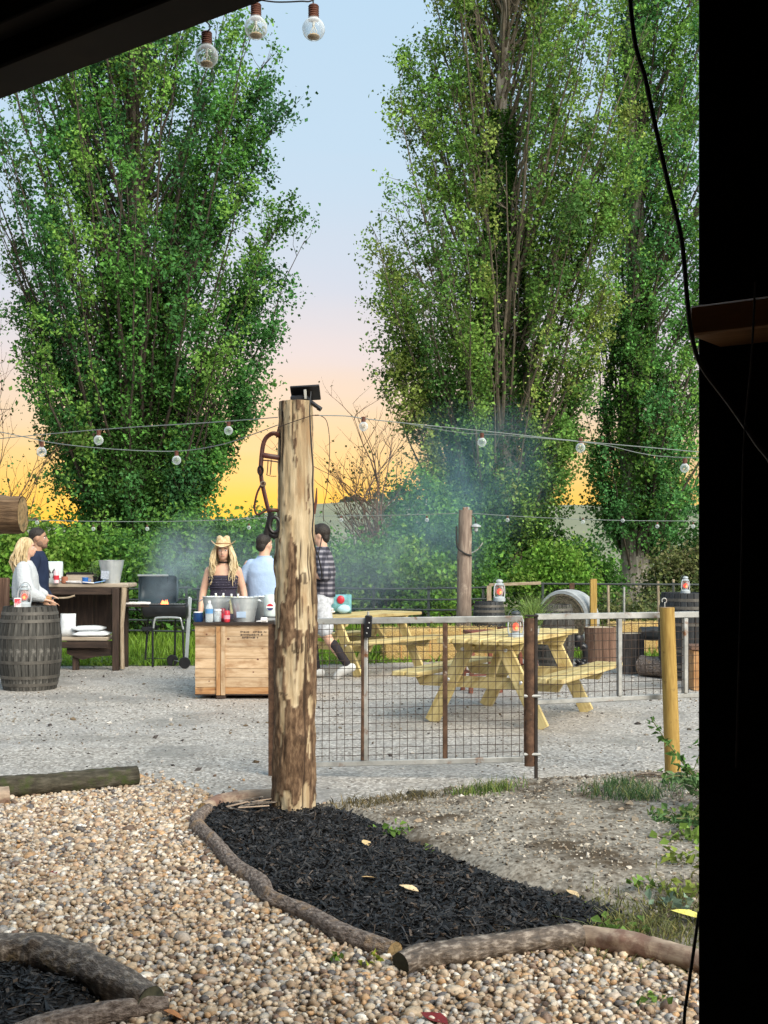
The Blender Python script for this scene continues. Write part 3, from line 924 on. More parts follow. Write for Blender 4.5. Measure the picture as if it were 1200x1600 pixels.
LG = [((0.1076, 0.2738, 0.0543), 0.36), ((0.0734, 0.2113, 0.0582), 0.28), ((0.1773, 0.3362, 0.0647), 0.22), ((0.0532, 0.1564, 0.0543), 0.14)]
LY = [((0.1986, 0.333, 0.0654), 0.36), ((0.1342, 0.2726, 0.0581), 0.32), ((0.2898, 0.3755, 0.0897), 0.18), ((0.0858, 0.1878, 0.0475), 0.14)]
L2 = [((0.1295, 0.32, 0.0796), 0.4), ((0.0937, 0.2578, 0.0796), 0.3), ((0.1942, 0.3734, 0.0735), 0.3)]
poplar('broad dark green poplar leaning over the left of the yard', 36, 212,
       [(945, 150, 262), (880, 140, 285), (800, 118, 318), (720, 66, 362), (650, 35, 402), (540, -10, 448), (450, -40, 440), (350, -60, 476), (250, -50, 440),
        (150, -50, 478), (80, -40, 440), (0, -20, 405), (-150, 60, 350), (-330, 170, 260)], 947, 230, 15, 54, .121, LG, tr=.5,
       ivy=([(1, 1.0), (2.5, 1.7), (4.5, 2.0), (7, 1.5), (10.5, .8)], 24000, (.045, .115, .022)), thin=.31, seed=3, sparse=(70, .72), boughs=[(446, 345, -1), (420, 372, .5), (412, 130, 0), (428, 195, -1), (425, 520, -.5), (378, 630, 0), (410, 440, -1), (405, 95, .5), (395, 240, -2), (350, 690, -1), (60, 560, -1), (20, 420, 0), (40, 250, -1), (300, 760, -1)])
poplar('tall poplar with yellowing leaves and ivy dark trunk right of the sky gap', 36, 782,
       [(945, 735, 830), (880, 690, 850), (800, 668, 862), (720, 655, 892), (650, 622, 905), (560, 570, 950), (480, 590, 968), (400, 545, 985), (320, 580, 1000),
        (200, 578, 1005), (80, 578, 1000), (0, 612, 990), (-150, 650, 930), (-330, 730, 850)], 947, 225, 15, 57, .111, LY, tr=.5,
       ivy=([(1.5, .6), (2.3, 2.0), (3.6, 2.2), (5.2, 1.5), (8, .8), (15, .5)], 27000, (.036, .10, .016)), thin=.28, seed=5, barkm=m_palebark, reveal=(.15, .55), sparse=(680, .75), limbm=m_palelimb, boughs=[(592, 412, -.5), (612, 380, .5), (606, 560, 0), (622, 590, -1), (622, 90, 0), (628, 190, -1), (625, 320, 0), (885, 690, -1), (640, 640, -1), (930, 480, -1), (945, 300, -1), (610, 470, .5), (900, 600, 0)])
poplar('denser green poplar furthest right behind the black wall edge', 40, 990,
       [(940, 955, 1030), (880, 925, 1060), (800, 905, 1100), (700, 895, 1130), (600, 905, 1160), (450, 925, 1180), (200, 935, 1190), (0, 945, 1180), (-200, 990, 1160), (-400, 1030, 1100)],
       939, 170, 14, 46, .121, L2, tr=.5, ivy=([(2.2, .5), (3.2, 1.5), (5, 1.5), (10, .8)], 13000, (.045, .12, .02)), thin=.25, seed=8, barkm=m_palebark)
poplar('sparse tree at the left frame edge showing bare twigs', 33, -75,
       [(950, -100, -40), (850, -190, 60), (760, -220, 75), (680, -230, 60), (600, -240, 30), (450, -230, 0), (300, -220, -30), (150, -150, -60)], 954, 70, 10, 14, .115, LG, tr=.3, thin=.42, seed=12)

def shrub(label, px, Y, w, d, h, n, size, cols, seed, name='shrub', z0=0.0, nclump=60, cat='shrub', sd=.19):
    g = np.random.default_rng(seed)
    c0 = at(px, 870, Y); c0.z = 0
    t = thing(name, label, cat, c0)
    a = g.uniform(0, 2 * pi, nclump); ct = g.uniform(-.15, 1, nclump); r = g.uniform(.45, 1, nclump) ** .6
    st = np.sqrt(np.maximum(0, 1 - ct * ct))
    C = np.stack([np.cos(a) * st * r * w / 2, np.sin(a) * st * r * d / 2, np.maximum(.12, (.32 + .66 * ct * r) * h)], 1)
    mb = MB()
    for i in range(0, nclump, 2):
        b = Vector((C[i][0] * .25, C[i][1] * .25, -.02)); e = Vector(C[i])
        mb.tube([b, (b + e) / 2 + Vector(g.normal(size=3) * .12), e], [.02, .013, .005], 4, cap=False)
    mb.build('stems', m_twig, t, fix=False)
    idx = g.integers(0, nclump, n)
    P = C[idx] + g.normal(size=(n, 3)) * sd * np.array([1.15, 1.15, 1]) * g.uniform(.6, 1.4, (nclump, 1))[idx]
    P[:, 2] = np.abs(P[:, 2]) + .03
    ci = g.choice(len(cols), nclump, p=[c[1] for c in cols])
    base = np.array([c[0] for c in cols])[ci] * g.uniform(.7, 1.3, (nclump, 1))
    v, f, c = leaf_geo(P, g.uniform(.6, 1.35, n) * size, base[idx] * g.uniform(.6, 1.4, (n, 1)), upb=.35)
    np_mesh('foliage', v, f, m_leaf, t, col=c)
    return t
HG = [((0.0881, 0.2141, 0.039), 0.5), ((0.1351, 0.2763, 0.0463), 0.3), ((0.0588, 0.152, 0.0371), 0.2)]
HB = [((0.1403, 0.2854, 0.0388), 0.5), ((0.1921, 0.3157, 0.0541), 0.3), ((0.0934, 0.2065, 0.031), 0.2)]
HY = [((.16, .18, .06), .45), ((.11, .15, .05), .35), ((.20, .19, .09), .2)]
HD = [((0.0373, 0.0993, 0.0245), 0.5), ((0.0622, 0.1463, 0.0295), 0.5)]
shrub('bright ivy leaved shrub behind the couple at far left', 60, 23, 2.6, 1.8, 2.25, 6500, .10, HB, 21, nclump=70)
shrub('dark shrub behind the galvanised bucket on the workbench', 165, 24, 2.2, 1.8, 2.1, 6000, .10, HG, 22)
shrub('low leafy shrub behind the barbecue legs', 250, 22, 2.2, 1.5, 1.5, 5500, .10, HG, 23)
shrub('smoky green shrub between barbecue and hat wearer', 330, 25, 2.7, 1.8, 2.55, 8000, .10, HG, 24)
shrub('shrub behind the hat wearer and white shirt', 425, 26, 2.7, 1.8, 2.5, 8000, .10, HG, 25)
shrub('blue green shrub right of the log post', 535, 26, 2.5, 1.8, 1.72, 7000, .10, HG, 26)
shrub('shrub behind the far picnic table with bright lower leaves', 610, 24, 2.4, 1.8, 1.75, 7000, .10, HB, 27)
shrub('dense shrub left of the far timber post', 680, 25, 2.3, 1.8, 2.5, 7500, .10, HG, 28)
shrub('dark ivy shrub growing left of the yellowing poplar foot', 728, 31, 2.2, 2.0, 2.6, 6500, .115, HD, 29)
shrub('bright lime shrub between the two right poplars', 862, 27, 2.0, 1.8, 1.75, 6500, .095, HB, 30)
shrub('lime and dark shrub just left of the pale poplar trunk', 918, 29, 1.5, 1.5, 1.75, 5000, .10, HG, 31)
shrub('straw coloured shrub right of the pale poplar trunk', 1075, 29, 2.0, 1.8, 1.75, 6500, .10, HY, 32)
shrub('dark shrub at the right end of the hedge', 1130, 32, 2.6, 2, 2.7, 5000, .11, HD, 33)
shrub('twiggy shrub with thin leaves left of the yellowing poplar', 655, 33, 3.0, 2, 4.0, 7000, .11, HG, 34, nclump=80)
shrub('mid green shrub between the left poplar and the sunset gap', 285, 31, 2.6, 2, 2.9, 4500, .11, HG, 35, sd=.26)
shrub('low weeds along the wire fence at right', 985, 23, 2.6, .8, .55, 3000, .08, HY, 36, nclump=40)
shrub('shrub at the left frame edge under the twiggy tree', -20, 26, 2.6, 2, 2.4, 5000, .11, HG, 37)
shrub('hedge shrub far behind the straw bales', 850, 38, 3.4, 2, 2.4, 5000, .12, HD, 38)
shrub('dark shrub low behind the middle of the rail fence', 590, 28, 3.4, 2, 1.7, 5000, .11, HD, 39)
shrub('dark shrub low behind the white shirt', 380, 29, 3.4, 2, 1.9, 5000, .11, HD, 40)
shrub('dark shrub low behind the workbench', 120, 29, 3.6, 2, 2.3, 5000, .11, HD, 41)
# thin bare sapling against the sunset
def sapling(label, px, Y, base_py, top_py, spread, seed, leaves, n=26):
    g = np.random.default_rng(seed)
    b = at(px, 870, Y); b.z = 0
    ht = at(px, top_py, Y).z
    t = thing('sapling', label, 'tree', b)
    mb = MB(); tips = []
    def grow(p, d, L, r, lev):
        pts = [p]
        for i in range(5):
            d = (d + Vector(g.normal(size=3) * .10) + Vector((0, 0, .05))).normalized()
            pts.append(pts[-1] + d * (L / 5))
        mb.tube(pts, [r * (1 - .14 * i) for i in range(6)], 5 if lev < 2 else 3, cap=False)
        tips.extend(pts[2:])
        if lev < 3:
            for k in range((5, 4, 3)[lev]):
                q = pts[int(g.integers(1, 6))]
                dd = (d + Vector((g.normal() * .65, g.normal() * .5, g.uniform(-.1, .5)))).normalized()
                grow(q, dd, L * g.uniform(.45, .7), r * .5, lev + 1)
    for k in range(3):
        grow(Vector((g.normal() * .1, 0, -.05)), Vector((spread[0] + g.normal() * spread[1], g.normal() * .15, 1)).normalized(), ht * g.uniform(.6, .75), .045, 0)
    mb.build('branches', surf('sapling_bark', [(.3, (.07, .035, .02)), (.7, (.13, .07, .04))], (9, 9, 9), bump=.2), t, fix=False)
    P = np.array([p[:] for p in tips]); P = P[g.choice(len(P), leaves)] + g.normal(size=(leaves, 3)) * .05
    v, f, c = leaf_geo(P, g.uniform(.05, .1, leaves), np.array([.09, .09, .03]) * g.uniform(.6, 1.4, (leaves, 1)))
    np_mesh('leaves', v, f, m_leaf, t, col=c)
sapling('bare reddish sapling silhouetted against the orange sunset', 615, 29, 950, 655, (-.12, .14), 4, 160)
sapling('small leafy sapling under the bare one at the sunset', 575, 31, 950, 735, (.0, .12), 9, 420)
sapling('bare twiggy sapling left of the left poplar', 20, 30, 950, 640, (.05, .25), 15, 260)
# ---------------------------------------------------------------- the dark shelter the view is taken from
m_black = surf('black_shade_board', [(.3, (.006, .005, .005)), (.7, (.014, .012, .011))], (3, 3, 30), bump=.3, rough=.85, spec=.15)  # black paint, taken darker still to stand in for the unlit interior
m_soffit = surf('dark_shade_timber', [(.3, (.006, .004, .003)), (.5, (.014, .009, .006)), (.75, (.032, .021, .013))], (2, 2, 22), coord='Object', bump=.5, rough=.75, spec=.2)  # shade under the eave is put into this near-black colour
m_shelf = surf('shelf_pine', [(.3, (.42, .19, .07)), (.6, (.55, .27, .11)), (.8, (.62, .33, .15))], (3, 60, 60), coord='UV', bump=.2, rough=.6)
m_barn = surf('barn_boards', [(.3, (.16, .10, .06)), (.7, (.28, .19, .12))], (30, 30, 2), bump=.3)
U2 = V(.805, -.593, 0); N2 = V(.593, .805, 0)            # along the front of the shelter / outwards
W0 = V(.494, 1.866, 0)
sh = thing('shelter', 'pitch dark timber shelter with black wall at right and eave at top left', 'shelter')
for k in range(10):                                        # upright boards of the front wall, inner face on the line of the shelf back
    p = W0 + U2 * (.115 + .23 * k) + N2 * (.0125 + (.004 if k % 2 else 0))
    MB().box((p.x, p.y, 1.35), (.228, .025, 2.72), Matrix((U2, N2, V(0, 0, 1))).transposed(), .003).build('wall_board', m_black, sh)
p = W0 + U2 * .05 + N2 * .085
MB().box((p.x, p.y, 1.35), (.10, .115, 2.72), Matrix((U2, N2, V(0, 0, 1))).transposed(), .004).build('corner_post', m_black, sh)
# a batten in the eave timber, paler than the wall boards
p = W0 + U2 * .16 - N2 * .012
MB().box((p.x, p.y, 2.25), (.03, .02, .75), Matrix((U2, N2, V(0, 0, 1))).transposed(), .003).build('batten', m_soffit, sh)
E0 = V(-.92, 2.85, 0)
def epl(a, b, z): q = E0 + U2 * a - N2 * b; return (q.x, q.y, z)
Mz = Matrix((U2, N2, V(0, 0, 1))).transposed()
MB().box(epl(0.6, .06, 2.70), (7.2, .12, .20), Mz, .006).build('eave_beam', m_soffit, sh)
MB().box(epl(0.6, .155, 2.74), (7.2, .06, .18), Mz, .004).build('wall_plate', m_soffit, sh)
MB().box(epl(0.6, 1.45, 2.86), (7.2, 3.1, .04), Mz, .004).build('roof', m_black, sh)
for k in range(9):
    MB().box(epl(-2.6 + .8 * k, 1.55, 2.79), (.07, 2.6, .1), Mz, .004).build('rafter', m_soffit, sh)
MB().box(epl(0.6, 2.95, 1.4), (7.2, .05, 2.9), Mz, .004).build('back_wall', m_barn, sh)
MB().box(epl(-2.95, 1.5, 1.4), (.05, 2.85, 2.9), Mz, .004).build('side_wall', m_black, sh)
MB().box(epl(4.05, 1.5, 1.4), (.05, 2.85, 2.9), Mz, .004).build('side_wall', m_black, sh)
ws = W0 + U2 * .716 - N2 * .061
so = MB().box((0, 0, 0), (1.36, .12, .044), None, .003).build('wall_shelf', m_shelf)
so.location = (ws.x, ws.y, 1.848); so.rotation_euler = (0, 0, math.atan2(U2.y, U2.x))
tag(so, 'reddish brown wooden shelf board sticking out from the black wall', 'shelf')
m_cable = plain('brown_cable', (.035, .020, .014), .5)
m_blackcable = plain('black_cable', (.012, .012, .013), .5)
tag(MB().tube(spline([V(.34, 1.70, 2.72), at(985, 0, 1.70), at(1010, 130, 1.70), at(1040, 270, 1.70), at(1064, 370, 1.69), at(1074, 470, 1.685), at(1081, 525, 1.69), at(1096, 572, 1.72), at(1140, 632, 1.70), at(1180, 690, 1.66), at(1215, 745, 1.62), at(1260, 900, 1.55)], 8), .0034, 8)
    .build('cable', m_cable), 'brown cable hanging from the eave past the shelf end and across the black wall', 'cable')
tag(MB().tube(spline([at(1180, 440, 1.62), at(1174, 560, 1.64), at(1162, 700, 1.68), at(1158, 900, 1.69), at(1150, 1200, 1.70)], 6), .0016, 6)
    .build('thin_cable', m_cable), 'thin wire hanging straight down in front of the shelf on the black wall', 'cable')
tag(MB().tube(spline([at(1092, 1425, 1.84), at(1086, 1470, 1.82), at(1076, 1540, 1.82), at(1069, 1600, 1.82), at(1075, 1690, 1.84)], 6), .0026, 6)
    .build('black_cable', m_blackcable), 'thin black cable hanging by the bottom of the wall edge', 'cable')

# festoon bulbs
m_bulb = glass('bulb_glass', (.93, .96, .97), .10)
m_cap = surf('bulb_cap', [(.3, (.10, .035, .022)), (.7, (.17, .07, .045))], (40, 40, 40), rough=.45)
m_amber = plain('amber_reflection_paint', (.75, .52, .30), .4)
m_fil = plain('filament', (.85, .8, .7), .4)
m_wire = plain('festoon_wire', (.20, .23, .22), .5)
m_darkwire = plain('dark_wire', (.02, .02, .02), .5)
BULB = {}
def bulb_parts():
    g = MB()
    prof = [(.006, -.012), (.012, -.012), (.014, -.018)]
    for i in range(2, 15):
        a = pi * i / 15
        prof.append((.0265 * math.sin(a), -.038 + .0265 * math.cos(a)))
    prof += [(.004, -.0645)]
    g.lathe(prof, 20, cap=False)
    BULB['globe'] = g
    c = MB()
    pr = [(.006, .018), (.011, .017)]
    for i in range(6): pr += [(.0128, .014 - i * .005), (.0112, .0115 - i * .005)]
    pr += [(.013, -.016), (.010, -.018)]
    c.lathe(pr, 16)
    BULB['cap'] = c
    f = MB()
    f.tube([(.0, 0, -.016), (0, 0, -.03)], .003, 6)
    for k in range(4):
        a = k * pi / 2
        f.tube([(.001 * math.cos(a), .001 * math.sin(a), -.03), (.008 * math.cos(a), .008 * math.sin(a), -.045), (.002 * math.cos(a), .002 * math.sin(a), -.052)], .0009, 4)
    BULB['filament'] = f
    b = MB(); b.ell((0, 0, -.0555), (.015, .015, .006), None, 14, 6)  # solid amber blob standing in for the filament's reflection in the glass
    BULB['amber_reflection'] = b
bulb_parts()
_bm = {}
def bulb(P, label, group, s=1.0, full=True):
    t = thing('festoon_bulb', label, 'light bulb', P, rnd.uniform(0, 3), group)
    t.scale = (s, s, s)
    for nm, mm in (('globe', m_bulb), ('cap', m_cap), ('filament', m_fil), ('amber_reflection', m_amber)):
        if nm in ('filament', 'amber_reflection') and not full: continue
        if nm not in _bm:
            o = BULB[nm].build(nm, mm, t); _bm[nm] = o.data
        else: link(nm, _bm[nm], t)
    return t
bulb(at(323, 62, 2.72), 'clear globe bulb hanging lowest under the dark eave', 'bulbs under the eave')
bulb(at(400, 18, 2.75), 'clear globe bulb hanging at the very edge of the dark eave', 'bulbs under the eave')
bulb(at(490, 20, 2.75), 'clear globe bulb hanging free against the blue sky at top', 'bulbs under the eave')
w = MB()
w.tube(spline([V(-.55, 2.50, 2.74), at(318, 30, 2.68), at(324, 50, 2.71)], 6), .0018, 6)
w.tube(spline([V(-.25, 2.6, 2.80), at(396, -2, 2.74), at(400, 8, 2.75)], 6), .0018, 6)
w.tube(spline([at(396, -2, 2.74), at(430, 3, 2.74), at(470, 2, 2.74), at(489, 0, 2.75), at(520, -25, 2.75), at(600, -90, 2.7)], 6), .0018, 6)
w.tube(spline([at(489, 0, 2.75), at(490, 10, 2.75)], 2), .0018, 6)
tag(w.build('festoon_wire', m_darkwire), 'short wires looping between the bulbs under the dark eave', 'wire')

# ---------------------------------------------------------------- logs
m_logbark = surf('log_bark', [(.30, (.045, .032, .026)), (.45, (.15, .115, .095)), (.58, (.28, .225, .19)), (.72, (.46, .39, .33))], (34, 60, 1), coord='UV', detail=8, bump=1.0, bdist=.02,
                 dirt=((.33, .22, .13), .56, .68), dscale=7, rough=.85, spec=.2)
m_logsheen = surf('log_dark_bark_sheen', [(.28, (.028, .020, .014)), (.5, (.115, .085, .062)), (.70, (.42, .355, .29))], (24, 44, 1), coord='UV', detail=8, bump=.8, bdist=.014,  # palest stop paints wet highlights into the bark colour
                dirt=((.24, .17, .08), .58, .70), dscale=6, rough=.5, spec=.5)
m_logmoss = surf('log_mossy', [(.25, (.025, .022, .016)), (.5, (.065, .058, .042)), (.75, (.14, .125, .095))], (10, 26, 1), coord='UV', detail=8, bump=.9, bdist=.016,
                 dirt=((.055, .075, .02), .52, .72), dscale=9, rough=.9, spec=.15)
m_logpale = surf('log_pale', [(.25, (.16, .11, .08)), (.5, (.36, .27, .20)), (.75, (.55, .43, .31))], (7, 22, 1), coord='UV', detail=8, bump=.6, bdist=.01,
                 dirt=((.20, .12, .09), .50, .62), dscale=7, rough=.8, spec=.2)
m_cut = surf('cut_wood', [(.3, (.14, .09, .04)), (.5, (.30, .20, .09)), (.75, (.42, .30, .15))], (25, 25, 25), dist=2, bump=.4, rough=.8,
             dirt=((.05, .05, .025), .5, .65), dscale=14)
m_cutdark = surf('cut_wood_dark', [(.3, (.02, .022, .014)), (.75, (.09, .085, .05))], (25, 25, 25), bump=.4, rough=.8)
def log(name, label, pts, r, bark, cut, n=16, k=7, seed=0, knots=0, cat='log'):
    if n >= 16: k, n = 18, 28
    base = Vector(pts[0]); base.z = 0
    t = thing(name, label, cat, base)
    P = [p - base for p in spline(pts, k)]
    rs = r if hasattr(r, '__len__') else [r] * len(pts)
    R = list(np.interp(np.linspace(0, len(rs) - 1, len(P)), range(len(rs)), rs))
    rr = random.Random(seed)
    ks = [(rr.uniform(.1, .9), rr.uniform(0, 6.28), rr.uniform(.12, .28)) for _ in range(knots)]
    tot = sum((P[i + 1] - P[i]).length for i in range(len(P) - 1))
    def dsp(L, a):
        d = 1 + .05 * math.sin(2 * a + L * 5 + seed) + .035 * math.sin(5 * a - L * 9) + .05 * mnoise.noise(Vector((L * 11, math.cos(a) * 2 + seed, math.sin(a) * 2))) + .05 * mnoise.noise(Vector((L * 45, math.cos(a) * 4, math.sin(a) * 4 + seed))) + .07 * (abs(mnoise.noise(Vector((L * 16, math.cos(a) * 5, math.sin(a) * 5 + seed + 7)))) ** .5 - .5) + .05 * mnoise.noise(Vector((L * 9 + seed, 3, 1)))
        for (u, b, g) in ks:
            da = (a - b + pi) % (2 * pi) - pi
            d += g * math.exp(-((L - u * tot) / .03) ** 2 - (da / .35) ** 2)
        return d
    MB().tube(P, R, n, cap=False, disp=dsp).build('bark', bark, t, angle=1.2)
    for (i, j) in ((0, 1), (-1, -2)):
        d = (P[i] - P[j]).normalized()
        _, s, u = frame_of(d)
        mb = MB(); vs = [P[i] + d * .001]
        for (q, ro) in ((.35, .004), (.7, -.002), (.985, .0)):
            vs += [P[i] + (s * math.cos(2 * pi * a / n) + u * math.sin(2 * pi * a / n)) * R[i] * q + d * ro for a in range(n)]
        fs = [[0, 1 + a, 1 + (a + 1) % n] for a in range(n)]
        for ring in range(2):
            o = 1 + ring * n
            fs += [[o + a, o + n + a, o + n + (a + 1) % n, o + (a + 1) % n] for a in range(n)]
        mb.add(vs, fs, [(p.x * 3, p.y * 3) for p in vs]).build('cut_end', cut, t)
    return t
def gl(px, py, z): return gd(px, py, z)
log('edging_log', 'long curved grey log bordering the gravel and mulch', [gl(a + (4, -5, 6, -6, 8, -4, 2, -3, 0)[i], b - 4, .036) for i, (a, b) in enumerate(LOGB)], [.034, .040, .041, .039, .045, .038, .041, .042, .039], m_logbark, m_cut, seed=1, knots=6, n=18)
log('edging_log', 'pale weathered log behind the top of the curved log', [gl(318, 1264, .04), gl(345, 1252, .045), gl(390, 1246, .045), gl(432, 1244, .045)], [.036, .042, .045, .045], m_logpale, m_cut, seed=2, knots=2)
log('edging_log', 'short grey log with a dark sawn end facing the gravel', [gl(626, 1507, .05), gl(655, 1496, .055), gl(710, 1488, .06), gl(800, 1474, .06), (gl(905, 1462, .06))], [.042, .044, .045, .044, .052], m_logsheen, m_cutdark, seed=3, knots=5, n=18)
log('edging_log', 'peeled orange brown log running to the black wall', [gl(912, 1464, .05), gl(975, 1474, .055), gl(1040, 1488, .055), gl(1130, 1512, .055)], [.043, .045, .043, .043], m_logpale, m_cut, seed=4, knots=3, n=18)
log('mossy_log', 'dark mossy log lying between gravel and yard at left', [gl(-60, 1236, .075), gl(18, 1230, .075), gl(110, 1222, .075), gl(214, 1212, .075)], [.075, .078, .07, .062], m_logmoss, m_cutdark, seed=5, knots=3, n=18)
log('log_stub', 'stubby brown log end at the left frame edge before the mossy log', [gl(-40, 1248, .06), gl(14, 1244, .06)], .06, m_logpale, m_cut, seed=6)
log('thick_log', 'thick wet log with a sawn end in the lower left corner', [gl(-90, 1490, .075), gl(0, 1486, .07), gl(60, 1488, .075), (gl(120, 1508, .075)), gl(175, 1534, .07), gl(236, 1566, .06)], [.055, .060, .066, .068, .064, .052], m_logsheen, m_cutdark, seed=7, knots=7, n=22)
log('thin_log', 'thin grey log below the thick one in the lower left corner', [gl(-40, 1650, .04), gl(40, 1612, .042), gl(130, 1590, .042), gl(200, 1578, .044), gl(262, 1572, .04)], [.034, .035, .037, .036, .03], m_logbark, m_cutdark, seed=8, knots=4, n=18)
# pile of bark slivers by the post
for k in range(11):
    a = gl(352 + 6 * k + rnd.uniform(-4, 4), 1264 - rnd.uniform(0, 12), .075 + .006 * (k % 4))
    d = V(rnd.uniform(.10, .2), rnd.uniform(-.10, .14), rnd.uniform(-.01, .02))
    o = MB().bar((0, 0, 0), d, rnd.uniform(.012, .022), .006, ch=.002).build('bark_sliver', m_logsheen if k % 3 else m_logpale, loc=a)
    tag(o, 'loose bark sliver in the small pile left of the log post', 'bark', 'bark slivers beside the log post')
st = MB(); st.box((0, 0, .03), (.13, .09, .06), Matrix.Rotation(.2, 3, 'Z'), .018)
tag(st.build('stone', m_logmoss, loc=gl(652, 1252, 0.01)), 'small dark block of stone on the grassy edge of the dirt', 'stone')
log('stick', 'dark crooked stick on the far edge of the dirt', [gl(985, 1214, .05), gl(1010, 1208, .075), gl(1045, 1214, .05)], [.008, .010, .006], m_logsheen, m_cutdark, n=6, seed=9)
m_oldbeam = surf('old_beam', [(.3, (.05, .028, .014)), (.5, (.14, .085, .045)), (.75, (.30, .20, .115))], (5, 30, 1), coord='UV', detail=8, bump=1, bdist=.02, rough=.85)
# log beam end poking in at the left
log('log_beam', 'sawn log beam end poking in from the left frame edge above the couple', [at(-400, 803, 7.0), at(-120, 804, 7.0), at(36, 804, 7.0)], [.11, .112, .105], m_oldbeam, m_cut, seed=10, n=20, cat='beam')
log('log_upright', 'upright log outside the frame carrying the sawn beam', [V(-2.9, 7.0, 0), V(-2.9, 7.0, .9), V(-2.9, 7.0, 1.64)], [.12, .115, .11], m_logpale, m_cut, seed=11, cat='post')

# ---------------------------------------------------------------- the big log post
m_post, t_, p_ = newmat('peeled_post')
at_ = t_.nodes.new('ShaderNodeAttribute'); at_.attribute_name = 'Col'
sp3 = t_.nodes.new('ShaderNodeSeparateColor'); t_.links.new(at_.outputs['Color'], sp3.inputs[0])
streak = nz(t_, texco(t_, 'Object', (22, 22, 1.6)), 1.0, 7, .62, .6)
wood = ramp(t_, [(.25, (.26, .17, .09)), (.45, (.43, .325, .195)), (.62, (.56, .455, .30)), (.8, (.70, .60, .44))], streak)
wood = mixc(t_, ramp(t_, [(.54, (0, 0, 0)), (.68, (.7, .7, .7))], nz(t_, texco(t_, 'Object', (9, 9, 2.6)), 1, 5)), wood, (.33, .20, .10))
bk = ramp(t_, [(.3, (.045, .026, .015)), (.5, (.14, .085, .05)), (.68, (.28, .185, .11)), (.8, (.42, .31, .20))], nz(t_, texco(t_, 'Object', (46, 46, 16)), 1, 7))
c_ = mixc(t_, sp3.outputs[0], wood, bk)
c_ = mixc(t_, sp3.outputs[1], c_, (.045, .028, .018))
t_.links.new(c_, p_.inputs['Base Color'])
p_.inputs['Roughness'].default_value = .82; p_.inputs['Specular IOR Level'].default_value = .2
bumpn(t_, p_, nz(t_, texco(t_, 'Object', (50, 50, 9)), 1, 7, .65), .7, .008)
pb = gd(460, 1272); pb.z = 0
post = thing('log_post', 'tall peeled log post with bark patches standing in the mulch', 'post', pb)
S69 = pb.y / FPX
ctr = [(459, 68, 1300), (459, 66, 1272), (459, 65, 1240), (460, 62, 1150), (461, 62, 1050), (462, 63, 980), (461, 61, 900), (461, 60, 850), (462, 57, 780), (463, 55, 700), (463, 54, 650), (463, 54, 628)]
pp = [((c - 460) * S69, 0, EYE - (y - 870) * S69) for c, _, y in ctr]
rr_ = [w / 2 * S69 for _, w, _ in ctr]
NZ_, NA_ = 260, 84
zz_ = np.linspace(pp[0][2], pp[-1][2], NZ_); aa_ = np.arange(NA_) * 2 * pi / NA_
ZZ, AA = np.meshgrid(zz_, aa_, indexing='ij'); ZZ, AA = ZZ.ravel(), AA.ravel()
cxz = np.interp(ZZ, [q[2] for q in pp], [q[0] for q in pp]); rad_ = np.interp(ZZ, [q[2] for q in pp], rr_)
def pn_(ka, kz, sd_): return vnoise(np.stack([np.cos(AA) * ka + 9, np.sin(AA) * ka + 9, ZZ * kz], 1), 1.0, sd_)
fb_ = .5 * pn_(2.2, 3.2, 31) + .3 * pn_(5, 8, 32) + .2 * pn_(11, 20, 33)
frac = np.interp(ZZ, [0, .12, .2, .9, 1.1, 1.35, 1.7, 2.4], [.25, .35, .78, .74, .5, .28, .12, .16])
qs = np.sort(fb_); thr = qs[np.clip(((1 - frac) * len(qs)).astype(int), 0, len(qs) - 1)]
bark_ = np.clip((fb_ - thr) / .012 + .5, 0, 1)
cf = .6 * pn_(9, 1.3, 41) + .4 * pn_(20, 3.5, 42)
crack = np.clip((cf - np.interp(ZZ, [0, 1.2, 2.4], [.66, .635, .60])) / .035, 0, 1) * np.interp(AA % (2 * pi), [0, 6.28], [1, 1])
knot = np.zeros_like(ZZ)
for (ka_, kz_, ks_) in ((4.9, .98, .05), (5.3, 1.38, .045), (4.4, 1.72, .03), (5.1, .45, .04), (4.2, .7, .035)):
    da_ = (AA - ka_ + pi) % (2 * pi) - pi
    knot += np.exp(-((ZZ - kz_) / ks_) ** 2 - (da_ * .12 / ks_) ** 2)
R_ = rad_ * (1 + .035 * np.sin(3 * AA + ZZ * 2) + .05 * (pn_(1.3, 2.0, 51) - .5)) + .0075 * bark_ * (.6 + .8 * pn_(14, 26, 35)) + (pn_(16, 22, 52) - .5) * .008 + (pn_(6, 9, 53) - .5) * .010 - .007 * crack + .012 * knot
Vp = np.stack([cxz + R_ * np.cos(AA), R_ * np.sin(AA), ZZ], 1)
ii = np.arange(NZ_ * NA_).reshape(NZ_, NA_)
Fp = np.stack([ii[:-1], np.roll(ii, -1, 1)[:-1], np.roll(ii, -1, 1)[1:], ii[1:]], -1).reshape(-1, 4)
cp_ = np.stack([bark_, np.clip(crack + .75 * (knot > .55) * (pn_(20, 20, 61) > .42), 0, 1), bark_ * 0], 1)
np_mesh('trunk', Vp, Fp, m_post, post, col=cp_, smooth=True)
MB().lathe([(0, .001), (.03, .004), (.07, 0), (rr_[-1] * .93, -.002), (rr_[-1] * .95, -.02)], 32, (pp[-1][0], 0, pp[-1][2])).build('top_end', m_cut, post)
o = MB(); o.tube([(.112, -.02, 1.75), (.128, -.03, 1.82), (.132, -.03, 1.90)], [.012, .008, .003], 6); o.build('bark_splinter', m_cap, post)

